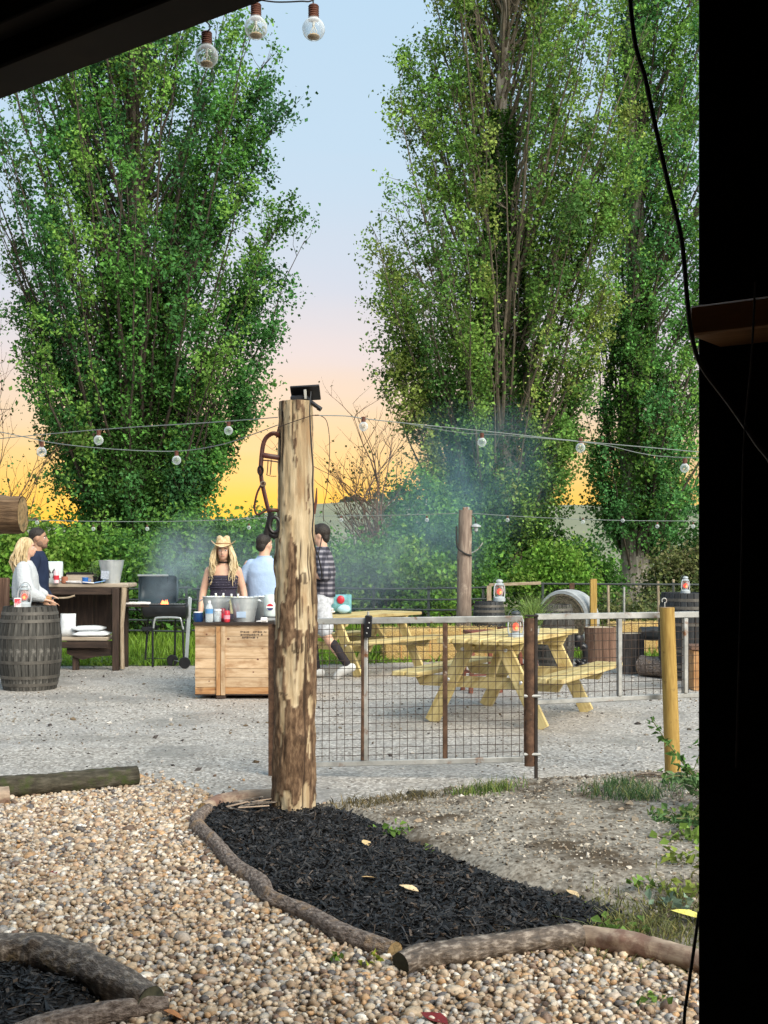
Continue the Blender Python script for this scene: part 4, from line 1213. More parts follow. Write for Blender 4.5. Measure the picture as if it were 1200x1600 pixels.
zt = pp[-1][2] + pb.z
m_plastic = plain('black_plastic', (.012, .012, .014), .35)
m_panel = surf('solar_panel', [(.3, (.006, .008, .014)), (.7, (.012, .015, .025))], (8, 8, 8), rough=.15, bump=0)
m_grey = plain('grey_clip', (.35, .34, .30), .6)
sl = thing('solar_light', 'black solar security light tilted on top of the log post', 'solar light', (pb.x, pb.y, zt))
Rp = Matrix.Rotation(.18, 3, 'Y') @ Matrix.Rotation(-.5, 3, 'X')
MB().box((.065, .0, .052), (.17, .13, .014), Matrix.Rotation(-.06, 3, 'Y') @ Matrix.Rotation(-.55, 3, 'X'), .004).build('solar_panel', m_plastic, sl)
MB().box((.03, -.01, .016), (.10, .09, .034), Matrix.Rotation(-.06, 3, 'Y'), .008).build('housing', m_plastic, sl)
MB().bar((.066, -.07, .062), (.07, -.072, .006), .016, .012).build('bracket', m_grey, sl)
MB().tube([(.072, -.03, .02), (.105, -.05, -.012), (.150, -.06, -.045)], [.014, .013, .012], 10).build('sensor_arm', m_plastic, sl)
MB().tube([(.142, -.058, -.040), (.158, -.062, -.052)], [.015, .014], 10).build('sensor_head', m_plastic, sl)

# cables on the post
def wpt(px, py, dy): return at(px, py, pb.y + dy)
tag(MB().tube(spline([wpt(486, 612, -.09), wpt(484, 640, -.112), wpt(486, 690, -.115), wpt(489, 730, -.10), wpt(488, 760, -.10), wpt(490, 800, -.09), wpt(488, 830, -.09), wpt(493, 858, -.06), wpt(497, 868, -.05), wpt(500, 880, -.04), wpt(503, 897, -.03), wpt(502, 905, -.03)], 6), .0042, 8)
    .build('black_cable', m_blackcable), 'black cable running down the right side of the log post', 'cable')
tag(MB().tube(spline([wpt(497, 868, -.05), wpt(501, 850, -.02), wpt(503, 838, -.01)], 5) , .0034, 6).build('cable_tail', m_blackcable), 'short forked black cable tail beside the log post', 'cable')
tag(MB().tube(spline([wpt(434, 668, -.09), wpt(450, 662, -.115), wpt(470, 655, -.118), wpt(490, 649, -.10), wpt(502, 650, -.05), wpt(511, 660, -.03), wpt(515, 690, -.02), wpt(514, 730, -.02), wpt(510, 770, -.02), wpt(505, 795, -.02), wpt(506, 815, -.02)], 6), .0024, 6)
    .build('loose_wire', m_cable), 'thin wire crossing the post top and dangling at its right', 'wire')

# bridle
m_leather = surf('bridle_leather', [(.3, (.035, .010, .008)), (.7, (.09, .028, .02))], (30, 30, 30), rough=.45, bump=.2)
m_leatherb = surf('bridle_black_leather', [(.3, (.008, .007, .008)), (.7, (.025, .02, .02))], (30, 30, 30), rough=.4, bump=.2)
m_brass = plain('buckle_metal', (.65, .55, .40), .3, metal=.9)
br = thing('bridle', 'dark red leather horse bridle hanging on the left of the log post', 'bridle', at(432, 680, pb.y - .06))
bo = at(432, 680, pb.y - .06)
def bp(px, py, dy=0): return at(px, py, pb.y - .06 + dy) - bo
def strap(name, pts, w, mm, parent=br, th=.35):
    return MB().tube(spline(pts, 6), w / 2, 8, flat=(1, th), up=(0, 1, 0), m=0).build(name, mm, parent)
strap('headpiece', [bp(438, 682, .03), bp(428, 677), bp(418, 682), bp(412, 692), bp(409, 710), bp(407, 735)], .026, m_leather)
strap('cheek_strap', [bp(407, 733), bp(409, 752), bp(414, 775), bp(419, 795), bp(424, 806)], .024, m_leather)
strap('browband', [bp(410, 711), bp(422, 713), bp(436, 715, .02)], .030, m_leather)
strap('browband_edge', [bp(410, 719), bp(422, 720), bp(436, 722, .02)], .008, m_leather)
for dx in (0, 5): strap('throat_thong', [bp(419 + dx, 718), bp(418 + dx, 733), bp(417 + dx, 742)], .006, m_leather)
strap('thong_tie', [bp(416, 742), bp(424, 744), bp(432, 744)], .004, m_leather)
strap('rein_loop', [bp(409, 756), bp(402, 770), bp(398, 788), bp(399, 800), bp(404, 804), bp(413, 799), bp(420, 796)], .012, m_leather, th=.7)
strap('noseband', [bp(417, 798), bp(426, 797), bp(437, 798, .02)], .022, m_leather)
strap('lower_strap', [bp(424, 800), bp(421, 815), bp(418, 828), bp(416, 836)], .036, m_leatherb)
strap('lower_buckle_strap', [bp(420, 832), bp(428, 838), bp(434, 834)], .03, m_leatherb)
MB().tube([bp(407 + 4 * math.cos(a), 735 + 7 * math.sin(a), -.008) for a in np.linspace(0, 2 * pi, 12, endpoint=False)], .005, 6, closed=True).build('buckle', m_leatherb, br)
MB().tube([bp(411 + 3.6 * math.cos(a), 756 + 3.6 * math.sin(a), -.008) for a in np.linspace(0, 2 * pi, 12, endpoint=False)], .0045, 6, closed=True).build('brass_ring', m_brass, br)
MB().tube([bp(429 + 8 * math.cos(a), 820 + 12 * math.sin(a), -.004) for a in np.linspace(0, 2 * pi, 18, endpoint=False)], .011, 8, closed=True).build('rubber_ring', m_leatherb, br)
MB().tube(spline([bp(432, 684, .02), bp(434, 672, .02), bp(438, 662, .03)], 4), .004, 6).build('hanging_cord', m_leather, br)

# ---------------------------------------------------------------- gate and yard fence
m_galv = surf('galvanised_rusty', [(.3, (.27, .27, .255)), (.55, (.42, .42, .40)), (.75, (.54, .53, .505))], (9, 9, 9), rough=.5, metal=.35, bump=.15, dirt=((.20, .09, .04), .56, .66), dscale=7)
m_rust = surf('rusty_iron', [(.25, (.022, .014, .011)), (.5, (.085, .045, .026)), (.75, (.18, .10, .06))], (18, 18, 18), detail=8, rough=.85, bump=.6, bdist=.006, dirt=((.42, .36, .30), .62, .72), dscale=12)
m_iron = surf('dark_iron', [(.3, (.02, .016, .014)), (.7, (.055, .042, .035))], (12, 12, 12), rough=.6, metal=.3, bump=.3)
m_mesh = surf('mesh_wire', [(.3, (.03, .018, .012)), (.6, (.065, .042, .03)), (.8, (.15, .115, .09))], (5, 5, 5), rough=.7, bump=0)
gL, gR = gd(430, 1213), gd(826, 1220)
gd_dir = (gR - gL).normalized()
hp = thing('hinge_post', 'dark iron angle post behind the left side of the log post', 'post', gd(425, 1212))
MB().box((0, 0, .52), (.05, .006, 1.04), None, .001).build('flange', m_rust, hp)
MB().box((.028, .028, .52), (.006, .05, 1.04), None, .001).build('web', m_rust, hp)
gate = thing('yard_gate', 'low wire mesh gate with galvanised frame right of the log post', 'gate', gL)
def G(u, z, o=0.0):       # point on the gate plane, u metres from the hinge
    q = gd_dir * u + V(-gd_dir.y, gd_dir.x, 0) * o
    return V(q.x, q.y, z)
gw = (gR - gL).length - .04
zl0, zr0, zl1, zr1 = .075, .145, 1.055, 1.085
def zlo(u): return zl0 + (zr0 - zl0) * u / gw
def zhi(u): return zl1 + (zr1 - zl1) * u / gw
MB().bar(G(0, zhi(0)), G(gw, zhi(gw)), .035, .042).build('top_rail', m_galv, gate)
MB().bar(G(0, zlo(0)), G(gw, zlo(gw)), .032, .036).build('bottom_rail', m_galv, gate)
for (px, mm) in ((436, m_galv), (573, m_galv), (697, m_rust), (822, m_rust)):
    u = (px - 430) / (826 - 430) * (gR - gL).length
    MB().bar(G(u, zlo(u) + .018), G(u, zhi(u) - .02), .028, .03, up=gd_dir).build('upright', mm, gate)
    if px == 573: MB().bar(G(u - .018, zlo(u) + .02, -.018), G(u - .018, zhi(u) - .02, -.018), .008, .02, up=gd_dir).build('stop_bar', m_rust, gate)
def wires(parent, U0, U1, lo, hi, sp, PT, mat, r=.0021):
    mb = MB()
    u = U0 + sp
    while u < U1 - .01:
        uu = u + rnd.uniform(-.003, .003)
        zm = (lo(u) + hi(u)) / 2
        mb.tube([PT(uu, lo(u) - .002), PT(uu + rnd.uniform(-.004, .004), zm), PT(uu, hi(u) + .002)], r, 4, cap=False); u += sp
    nz_ = int((hi(U0) - lo(U0)) / sp)
    for k in range(1, nz_):
        f = k / nz_
        pts = [PT(u, lo(u) + (hi(u) - lo(u)) * f + rnd.uniform(-.003, .003)) for u in np.linspace(U0, U1, 7)]
        mb.tube(pts, r, 4, cap=False)
    o = mb.build('wire_mesh', mat, parent, fix=False); o['kind'] = 'stuff'
wires(gate, .0, gw, zlo, zhi, .0535, lambda u, z: G(u, z, -.004), m_mesh)
# spring latch with its strap
lu = (578 - 430) / (826 - 430) * (gR - gL).length
la = MB(); la.box(G(lu, 1.03, -.035), (.05, .03, .15), Matrix.Rotation(.06, 3, 'Y'), .012)
la.build('latch_strap', m_plastic, gate)
MB().tube([G(lu, 1.09, -.03), G(lu, 1.13, -.03)], .008, 8).build('latch_pin', m_galv, gate)
for k in range(3): MB().ell(G(lu - .008 + .008 * k, .985 + .035 * k, -.052), .006, None, 8, 6).build('latch_stud', m_galv, gate)
gp = thing('gate_post', 'rusty iron gate post where gate and side panel meet', 'post', gd(830, 1220))
MB().tube([(-.012, 0, .1), (-.012, .0, 1.09)], .034, 14, disp=lambda L, a: 1 + .03 * mnoise.noise(Vector((L * 9, a, 0)))).build('pipe', m_rust, gp)
MB().box((.032, .0, .55), (.022, .03, 1.13), None, .003).build('angle_bar', m_iron, gp)
MB().box((.005, 0, 1.105), (.085, .045, .012), None, .003).build('cap_plate', m_iron, gp)
for z in (.18, .57): MB().tube([(-.05, -.02, z), (.06, -.02, z)], .011, 8).build('hinge_pin', m_galv, gp)
# side panel
sL, sR = V(gd(836, 1220).x + .01, 7.98, 0), V(at(1180, 960, 8.35).x, 8.35, 0)
sd = (sR - sL).normalized(); sw = (sR - sL).length
sp_ = thing('fence_panel', 'raised wire mesh panel with galvanised rails right of the gate post', 'fence', sL)
def S_(u, z, o=0.0):
    q = sd * u + V(-sd.y, sd.x, 0) * o
    return V(q.x, q.y, z)
slo = lambda u: .52 + .015 * u
shi = lambda u: 1.095 + .0 * u
MB().bar(S_(0, 1.095), S_(sw, 1.10), .035, .042).build('top_rail', m_galv, sp_)
MB().bar(S_(0, slo(0)), S_(sw, slo(sw)), .03, .034).build('bottom_rail', m_galv, sp_)
for px, mm in ((966, m_galv), (1075, m_galv)):
    u = ((px - 600) * 8.15 / FPX - sL.x) / sd.x
    MB().bar(S_(u, slo(u) + .017), S_(u, 1.075), .04, .03, up=sd).build('upright', mm, sp_)
wires(sp_, 0, sw, slo, shi, .0535, lambda u, z: S_(u, z, -.004), m_mesh)
# round treated post with eye hook
m_treated = surf('treated_timber', [(.3, (.26, .15, .035)), (.5, (.38, .24, .06)), (.75, (.50, .34, .10))], (5, 45, 1), coord='UV', detail=6, bump=.4, bdist=.005, rough=.75, dirt=((.10, .055, .02), .6, .72), dscale=9)
m_endgrain = surf('end_grain', [(.3, (.22, .13, .06)), (.7, (.36, .24, .12))], (60, 60, 60), bump=.3)
rp0 = gd(1052, 1200); rp0.y = 8.05; rp0.x = (1052 - 600) * 8.05 / FPX
rp = thing('round_post', 'round yellow treated timber post leaning at the dirt edge', 'post', (rp0.x, rp0.y, 0))
tz = EYE - (949 - 870) * 8.05 / FPX; tx = (1042 - 1052) * 8.05 / FPX
MB().tube([(0, 0, -.05), (tx * .5, 0, tz * .5), (tx, 0, tz)], [.053, .05, .049], 20, cap=False, disp=lambda L, a: 1 + .02 * math.sin(2 * a + L)).build('shaft', m_treated, rp)
MB().lathe([(0, .0), (.046, 0), (.049, -.004)], 20, (tx, 0, tz)).build('top_end', m_endgrain, rp)
ey = MB(); ey.tube([(tx - .015, 0, tz), (tx - .015, 0, tz + .03)], .004, 8)
ey.tube([(tx - .018 + .016 * math.cos(a), 0, tz + .046 + .016 * math.sin(a)) for a in np.linspace(-pi * .5, pi * 1.2, 14)], .004, 8)
ey.build('eye_hook', m_galv, rp)

# leafy arching plant by the wall
fern = thing('arching_plant', 'leafy plant with arching fern like sprays beside the black wall', 'plant', (2.0, 6.6, .08))
fb = V(2.0, 6.6, .08)
def spray(pts, k, size, col, spread):
    P = [p for p in spline(pts, 10)]
    MB().tube([p - fb for p in P], [.006 * (1 - .75 * i / len(P)) + .001 for i in range(len(P))], 5, cap=False).build('stem', m_stem, fern)
    Q = np.array([p[:] for p in P]); tg = np.gradient(Q, axis=0); tg = unit(tg)
    i = rng.integers(2, len(Q), k); side = rng.choice([-1, 1], (k, 1))
    sv = unit(np.cross(tg[i], [0, 0, 1.])) * side + tg[i] * .5 + np.array([0, 0, -.5])
    L = size * rng.uniform(.7, 1.25, k) * np.interp(i, [0, len(Q) * .5, len(Q)], [1.1, 1.1, .5])
    pos = Q[i] + sv * (L[:, None] * .45) + rng.normal(size=(k, 3)) * spread - np.array(fb[:])
    cc = np.array(col) * rng.uniform(.55, 1.5, (k, 1))
    v, f, c = leaf_geo(pos, L, cc, upb=.7, asp=.42, axis=sv * 2)
    np_mesh('leaflets', v, f, m_leaf, fern, col=c, kind='stuff')
Yf = 6.6
spray([fb, at(1120, 1260, Yf), at(1085, 1215, Yf - .1), at(1050, 1170, Yf - .2), at(1018, 1124, Yf - .25)], 110, .075, (.10, .19, .05), .008)
spray([fb, at(1130, 1240, Yf), at(1090, 1220, Yf - .2), at(1060, 1212, Yf - .3), at(1040, 1218, Yf - .35)], 110, .075, (.13, .22, .09), .012)
spray([fb, at(1120, 1290, Yf - .3), at(1085, 1280, Yf - .5), at(1050, 1278, Yf - .6), at(1018, 1270, Yf - .65)], 110, .06, (.09, .17, .06), .01)
spray([fb, at(1130, 1310, Yf - .5), at(1095, 1320, Yf - .7), at(1070, 1335, Yf - .8)], 90, .06, (.14, .22, .04), .02)
spray([fb, at(1120, 1250, Yf - .2), at(1095, 1270, Yf - .4), at(1070, 1290, Yf - .5)], 70, .06, (.15, .20, .06), .02)
spray([fb, at(1140, 1180, Yf), at(1110, 1150, Yf - .1), at(1085, 1200, Yf - .2)], 60, .06, (.10, .2, .05), .02)
# ---------------------------------------------------------------- picnic tables
m_pine = surf('new_pine', [(.3, (.34, .25, .085)), (.5, (.53, .42, .185)), (.72, (.67, .57, .30))], (1.6, 24, 1), coord='UV', detail=6, bump=.25, bdist=.004, rough=.7, vary=.22, dirt=((.30, .19, .07), .54, .72), dscale=(5, 5, 9))
m_bolt = plain('bolt', (.6, .6, .58), .35, metal=.8)
def picnic(label, loc, rz):
    t = thing('picnic_table', label, 'picnic table', loc, rz, 'yellow pine picnic tables')
    for k in range(5):
        MB().box((0, -.29 + .145 * k, .735), (1.85, .122, .042), None, .005).build('top_plank', m_pine, t)
    for s in (-1, 1):
        for k in range(2):
            MB().box((0, s * (.60 + .14 * k), .435), (1.85, .122, .042), None, .005).build('bench_plank', m_pine, t)
    for fx in (-.65, .65):
        fs = 1 if fx > 0 else -1
        for s in (-1, 1):
            MB().bar((fx, s * .53, 0.0), (fx, s * .16, .70), .042, .128, up=(0, 1, 0), ch=.004).build('leg', m_pine, t)
            for (yy, zz) in ((s * .205, .655), (s * .345, .385)):
                MB().ell((fx - fs * -.045 * 1.0, yy, zz), (.012, .018, .018), None, 8, 6).build('bolt', m_bolt, t)
        x2 = fx - fs * .046
        b = MB(); b.poly([(x2 - .021, -.72, .412), (x2 - .021, -.66, .315), (x2 - .021, .66, .315), (x2 - .021, .72, .412)], .042, (1, 0, 0)); b.build('seat_beam', m_pine, t)
        b = MB(); b.poly([(x2 - .021, -.345, .712), (x2 - .021, -.29, .62), (x2 - .021, .29, .62), (x2 - .021, .345, .712)], .042, (1, 0, 0)); b.build('top_cleat', m_pine, t)
        MB().bar((x2 - fs * .03, 0, .365), (x2 - fs * .36, 0, .695), .042, .075, up=(0, 1, 0)).build('brace', m_pine, t)
    MB().box((0, 0, .69), (.045, .6, .045), None, .004).build('middle_cleat', m_pine, t)
    return t
TB = V(1.20, 11.11, 0)
picnic('yellow pine picnic table close behind the mesh gate', TB, math.radians(63)).scale = (1.0, 1.0, 1.035)
TF = V(-.33, 15.6, 0)
picnic('yellow pine picnic table standing further back beside the walking person', TF, math.radians(52))

# ---------------------------------------------------------------- barrels
m_stave = surf('grey_oak_stave', [(.25, (.018, .018, .016)), (.5, (.050, .048, .043)), (.75, (.13, .122, .108))], (4, 40, 1), coord='UV', detail=7, bump=.5, bdist=.006, rough=.85, vary=.35, spec=.2, dirt=((.20, .19, .17), .6, .75), dscale=6)
m_hoop = surf('hoop_iron', [(.3, (.06, .055, .048)), (.6, (.12, .11, .095)), (.8, (.19, .17, .145))], (8, 8, 8), rough=.6, metal=.35, bump=.3)
m_stave_b = surf('black_stave', [(.3, (.012, .014, .016)), (.7, (.035, .038, .042))], (4, 40, 1), coord='UV', rough=.6, vary=.3, bump=.4)
def barrel(label, loc, R=.35, Hh=.94, rz=0, staves=26, mat=None, hoops=(.07, .16, .34, .64, .83, .92), rend=.83, cat='barrel'):
    mat = mat or m_stave
    t = thing('barrel', label, cat, loc, rz, 'oak barrels')
    def rad(z): u = 2 * z / Hh - 1; return R * (1 - (1 - rend) * u * u)
    da = 2 * pi / staves
    zs = np.linspace(0, Hh, 11)
    mb = MB(); vs = []; th = .022
    for z in zs:
        for (a, dr) in ((-.47, -th), (-.47, -.004), (-.40, 0), (.40, 0), (.47, -.004), (.47, -th)):
            r = rad(z) + dr
            vs.append((r * math.cos(a * da), r * math.sin(a * da), z))
    fs = []
    for i in range(10):
        for j in range(6):
            fs.append([i * 6 + j, i * 6 + (j + 1) % 6, (i + 1) * 6 + (j + 1) % 6, (i + 1) * 6 + j])
    fs.append([0, 1, 2, 3, 4, 5]); fs.append([60 + j for j in range(6)])
    mb.add(vs, fs, [(v[2], v[1]) for v in vs])
    o = mb.build('stave', mat, t)
    for k in range(1, staves):
        c = o.copy(); COL.objects.link(c); c.parent = t; c.rotation_euler = (0, 0, k * da)
    for h in hoops:
        z = h * Hh; w = .036
        pr = [(rad(z - w / 2) + .001, z - w / 2), (rad(z - w / 2) + .004, z - w / 2), (rad(z + w / 2) + .004, z + w / 2), (rad(z + w / 2) + .001, z + w / 2)]
        MB().lathe(pr, 40, cap=False).build('hoop', m_hoop, t)
    MB().lathe([(0, Hh - .012), (rad(Hh) - .02, Hh - .012), (rad(Hh) - .02, Hh - .04)], 26).build('head', mat, t)
    MB().lathe([(0, .03), (rad(0) - .02, .03)], 26).build('bottom_head', mat, t)
    return t
B1 = gd(47, 1076); B1.z = 0
barrel('large grey oak barrel in front of the couple at left', B1, .352, .94)
B2 = V((868 - 600) * 16.0 / FPX, 16.0, 0)
barrel('small grey oak barrel seen under the near picnic table', B2, .26, .86, .4, 20)
B3 = V((764 - 600) * 17.6 / FPX, 17.6, 0)
barrel('dark barrel behind the lantern, left of the striped round bale', B3, .25, .84, .2, 20, m_stave_b)
B4 = V((1075 - 600) * 14.6 / FPX, 14.6, 0)
barrel('black barrel at the right by the wall with a lantern on it', B4, .36, 1.06, .2, 26, m_stave_b, rend=.9)

# ---------------------------------------------------------------- lanterns
m_enamel = plain('lantern_enamel', (.40, .44, .46), .35)
m_darken = plain('lantern_cap', (.05, .06, .065), .5)
m_lglass = glass('lantern_glass', (1, .85, .8), .05)
m_flame = emit('lantern_flame', (1.0, .06, .02), 1.3)
m_flame2 = emit('lantern_core', (1.0, .28, .07), 2.2)
def lantern(label, loc, s=1.0, rz=0.0, cm=None):
    t = thing('lantern', label, 'lantern', loc, rz, 'hurricane lanterns')
    t.scale = (s, s, s)
    MB().lathe([(.055, 0), (.062, .006), (.062, .038), (.05, .05), (.03, .056), (.03, .066), (.042, .070)], 18).build('tank', m_enamel, t)
    MB().lathe([(.030, .070), (.040, .095), (.045, .118), (.040, .145), (.030, .165)], 18, cap=False).build('globe', m_lglass, t)
    f = MB(); f.ell((0, 0, .105), (.026, .026, .030), None, 12, 8)
    f.build('flame', m_flame, t)
    f = MB(); f.ell((0, -.012, .098), (.016, .018, .018), None, 12, 8)
    f.build('flame_core', m_flame2, t)
    MB().lathe([(.034, .163), (.044, .168), (.046, .178), (.030, .19), (.030, .205), (.038, .208), (.034, .222), (.012, .232)], 18).build('cap', cm or m_enamel, t)
    for sx in (-1, 1):
        MB().tube(spline([(sx * .054, 0, .03), (sx * .064, 0, .08), (sx * .060, 0, .15), (sx * .040, 0, .190)], 5), .007, 8).build('side_tube', m_enamel, t)
    for a in (0.6, 2.5, 3.8, 5.6):
        MB().tube([(.044 * math.cos(a), .044 * math.sin(a), .07), (.050 * math.cos(a), .050 * math.sin(a), .118), (.036 * math.cos(a), .036 * math.sin(a), .165)], .0018, 5).build('guard_wire', m_darken, t)
    MB().tube(spline([(-.058, 0, .13), (-.052, .03, .20), (0, .05, .245), (.052, .03, .20), (.058, 0, .13)], 6), .0025, 6).build('handle', m_darken, t)
    return t
lantern('dark capped lantern glowing red on the near picnic table', (at(806, 984, 10.62).x, 10.62, .757), 1.12, .2, m_darken)
lantern('lantern with a faint glow standing on the dark barrel behind the table', (B3.x + .16, B3.y + .05, .83), 1.45, .5)
lantern('white lantern on the large grey barrel beside the couple', (at(37, 945, B1.y - .15).x, B1.y - .12, .93), 1.15, .1)
lantern('lantern on the black barrel at the right frame side', (at(1071, 928, 14.45).x, 14.45, 1.05), .92, .4)

# small carton with red print next to the lantern
m_card = plain('white_card', (.78, .75, .74), .6)
m_red = plain('red_print', (.62, .05, .07), .5)
m_pink = plain('pink_print', (.75, .28, .34), .5)
ct = thing('snack_carton', 'small white carton with red print beside the lantern on the grey barrel', 'carton', (at(31, 944, B1.y - .2).x - .02, B1.y - .21, .93), .2)
MB().box((0, 0, .055), (.075, .05, .11), None, .003).build('box', m_card, ct)
MB().box((0, -.0265, .075), (.065, .003, .05), None, .001).build('red_band', m_red, ct)
for k in range(3): MB().box((-.02 + .02 * k, -.0295, .04 + .012 * k), (.009, .003, .05), Matrix.Rotation(.2, 3, 'Y'), .001).build('print_stroke', m_pink, ct)

# ---------------------------------------------------------------- plant pot on the near table
pt_ = thing('grass_pot', 'spiky green grass plant in a small metal pot on the near picnic table', 'plant', (at(836, 984, 10.75).x, 10.85, .757))
m_zinc = surf('zinc', [(.3, (.42, .46, .47)), (.5, (.56, .60, .61)), (.75, (.70, .73, .73))], (11, 11, 5), rough=.38, metal=.55, bump=.1)
MB().lathe([(.045, 0), (.06, .11), (.064, .112), (.058, .10), (.05, .09), (0, .09)], 20).build('pot', m_zinc, pt_)
n = 330
P = rng.normal(size=(n, 3)) * np.array([.022, .022, 0]) + np.array([0, 0, .09])
c = np.array([.16, .24, .07]) * rng.uniform(.5, 1.5, (n, 1))
az = rng.uniform(0, 2 * pi, n); ln = rng.uniform(.02, .16, n)
v_, f_, c_ = blades(P, rng.uniform(.16, .34, n), np.full(n, .007), ln * 1.2, c * 1.3)
np_mesh('blades', v_, f_, m_grass, pt_, col=c_)

# ---------------------------------------------------------------- tea chest bar and what stands on it
m_crate = surf('crate_board', [(.3, (.34, .22, .12)), (.5, (.49, .345, .21)), (.75, (.60, .46, .31))], (4, 34, 1), coord='UV', detail=6, bump=.4, bdist=.004, rough=.75, vary=.16, dirt=((.25, .125, .05), .50, .70), dscale=(3, 3, 6))
m_crate_o = surf('crate_board_orange', [(.3, (.28, .13, .05)), (.5, (.42, .22, .09)), (.75, (.54, .34, .17))], (4, 34, 1), coord='UV', detail=6, bump=.4, bdist=.004, rough=.75, vary=.10, dirt=((.11, .05, .025), .58, .74), dscale=5)
m_darkwood = surf('dark_wood', [(.3, (.015, .010, .007)), (.5, (.038, .023, .016)), (.75, (.085, .053, .036))], (3, 28, 1), coord='UV', detail=6, bump=.4, bdist=.004, rough=.7, vary=.15)
m_ink = plain('stencil_ink', (.05, .035, .03), .8)
CY = 12.5
cx0, cx1 = (305 - 600) * CY / FPX, (478 - 600) * CY / FPX
cb = V((cx0 + cx1) / 2, CY, 0); cwid = cx1 - cx0; cdep = .72
cr_ = thing('tea_chest_bar', 'big pale wooden packing crate used as a drinks bar', 'crate', cb)
zb0, zt0_ = EYE - (1086 - 870) * CY / FPX, EYE - (979 - 870) * CY / FPX
hb = (zt0_ - zb0)
edges_ = [0, .115, .26, .385, .53, .70, .86, 1.0]
for a, b in zip(edges_[:-1], edges_[1:]):
    zc, hz = zb0 + hb * (a + b) / 2, hb * (b - a) - .003
    mm = m_crate_o if a < .1 else m_crate
    MB().box((rnd.uniform(-.002, .002), rnd.uniform(0, .003), zc), (cwid, .02, hz), None, .002).build('front_board', mm, cr_)
    MB().box((-cwid / 2 + .012, cdep / 2, zc), (.02, cdep - .03, hz), None, .002).build('side_board', mm, cr_)
    MB().box((cwid / 2 - .012, cdep / 2, zc), (.02, cdep - .03, hz), None, .002).build('side_board', mm, cr_)
    MB().box((0, cdep, zc), (cwid, .02, hz), None, .002).build('back_board', mm, cr_)
for px in (345.5, 440):
    xx = (px - 600) * CY / FPX - cb.x
    for dx in (-.026, .024): MB().box((xx + dx, -.021, (zb0 + zt0_) / 2), (.046, .02, hb), None, .003).build('batten', m_crate if dx > 0 else m_crate_o, cr_)
    MB().box((xx, cdep / 2 - .01, zb0 / 2), (.10, cdep + .03, zb0 - .004), None, .006).build('skid', m_darkwood, cr_)
MB().box((0, cdep / 2 - .006, zt0_ + .028), (cwid + .035, cdep + .05, .034), None, .004).build('lid', m_darkwood, cr_)
MB().box((0, -.012, zt0_ + .006), (cwid, .016, .012), None, .002).build('lid_lip', m_crate, cr_)
MB().box((0, -.014, zb0 + .006), (cwid, .012, .014), None, .003).build('bottom_edge', m_darkwood, cr_)
r2 = random.Random(5)
for row, (z_, x_a, x_b) in enumerate(((zt0_ - .055, 376, 416), (zt0_ - .085, 376, 409), (zt0_ - .115, 376, 404))):
    x = (x_a - 600) * CY / FPX - cb.x; xe = (x_b - 600) * CY / FPX - cb.x
    while x < xe:
        w = r2.uniform(.008, .016)
        if r2.random() > .18:
            MB().box((x + w / 2, -.0125, z_ + r2.uniform(-.002, .002)), (w * .8, .003, r2.choice((.010, .016, .018))), None, .001).build('stencil_mark', m_ink, cr_)
        x += w + .004
for (px, py, r) in ((357, 998, .014), (403, 1030, .012), (396, 1050, .009), (323, 991, .010), (410, 1013, .006), (327, 1064, .008)):
    q = at(px, py, CY); MB().ell((q.x - cb.x, -.0095, q.z), (r, .003, r * .8), None, 10, 6).build('knot', m_cap, cr_)
TOP = zt0_ + .046
def tub(label, px, Y, rt, rb, h, z=TOP, tagmat=None, name='metal_tub', lines=3, handle=True):
    x = (px - 600) * Y / FPX
    t = thing(name, label, 'tub', (x, Y, z), 0, 'galvanised tubs')
    pr = [(rb, 0), (rb, .004)]
    for k in range(13):
        u = k / 12; r = rb + (rt - rb) * u
        pr.append((r + (.0025 if k in (7, 9, 10) else 0), .004 + (h - .004) * u))
    pr += [(rt + .008, h), (rt + .008, h + .006), (rt - .002, h + .006)]
    for k in range(6, -1, -1): pr.append((rb + (rt - rb) * k / 6 - .004, .01 + (h - .01) * k / 6))
    MB().lathe(pr, 32).build('bowl', m_zinc, t)
    if handle:
        for s in (-1, 1):
            MB().tube(spline([(s * rt * 1.0, -.04, h * .9), (s * (rt + .035), -.03, h * .82), (s * (rt + .035), .03, h * .82), (s * rt * 1.0, .04, h * .9)], 5), .005, 6).build('handle', m_zinc, t)
    if tagmat:
        zc = h * .30; r = rb + (rt - rb) * .3
        MB().box((-.02 if px > 300 else .0, -r - .003, zc), (.10, .004, .065), Matrix.Rotation(-math.atan2(rt - rb, h) * -1, 3, 'X'), .001).build('label', tagmat, t)
    return t
m_tag = plain('blue_white_label', (.42, .55, .72), .6)
tub('galvanised tub with a pale blue label at the front of the crate bar', 382, 12.68, .152, .108, .255, tagmat=m_tag)
tub('galvanised tub behind the water bottle on the crate bar', 338, 12.95, .15, .11, .25)
tub('galvanised tub half hidden by the log post on the crate bar', 416, 12.98, .15, .11, .25)
m_ice = plain('ice_and_lids', (.72, .74, .74), .35)
m_creambot = plain('cream_bottle', (.72, .70, .42), .35)
m_whitecap = plain('white_cap', (.85, .85, .83), .45)
def bottle(label, loc, h, r, body, capm, name='bottle', labelm=None, cat='bottle', rz=0, tilt=(0, 0), group=None):
    t = thing(name, label, cat, loc, rz, group); t.rotation_euler = (tilt[0], tilt[1], rz)
    MB().lathe([(r * .9, 0), (r, .006), (r, h * .28), (r * .93, h * .34), (r, h * .4), (r, h * .62), (r * .8, h * .76), (r * .38, h * .88), (r * .36, h * .92)], 18).build('body', body, t)
    MB().lathe([(r * .42, h * .90), (r * .42, h), (0, h + .001)], 14).build('cap', capm, t)
    if labelm: MB().lathe([(r * 1.015, h * .40), (r * 1.015, h * .62)], 18, cap=False).build('label', labelm, t)
    return t
m_pet = glass('clear_plastic', (.86, .93, .97), .35, .15)
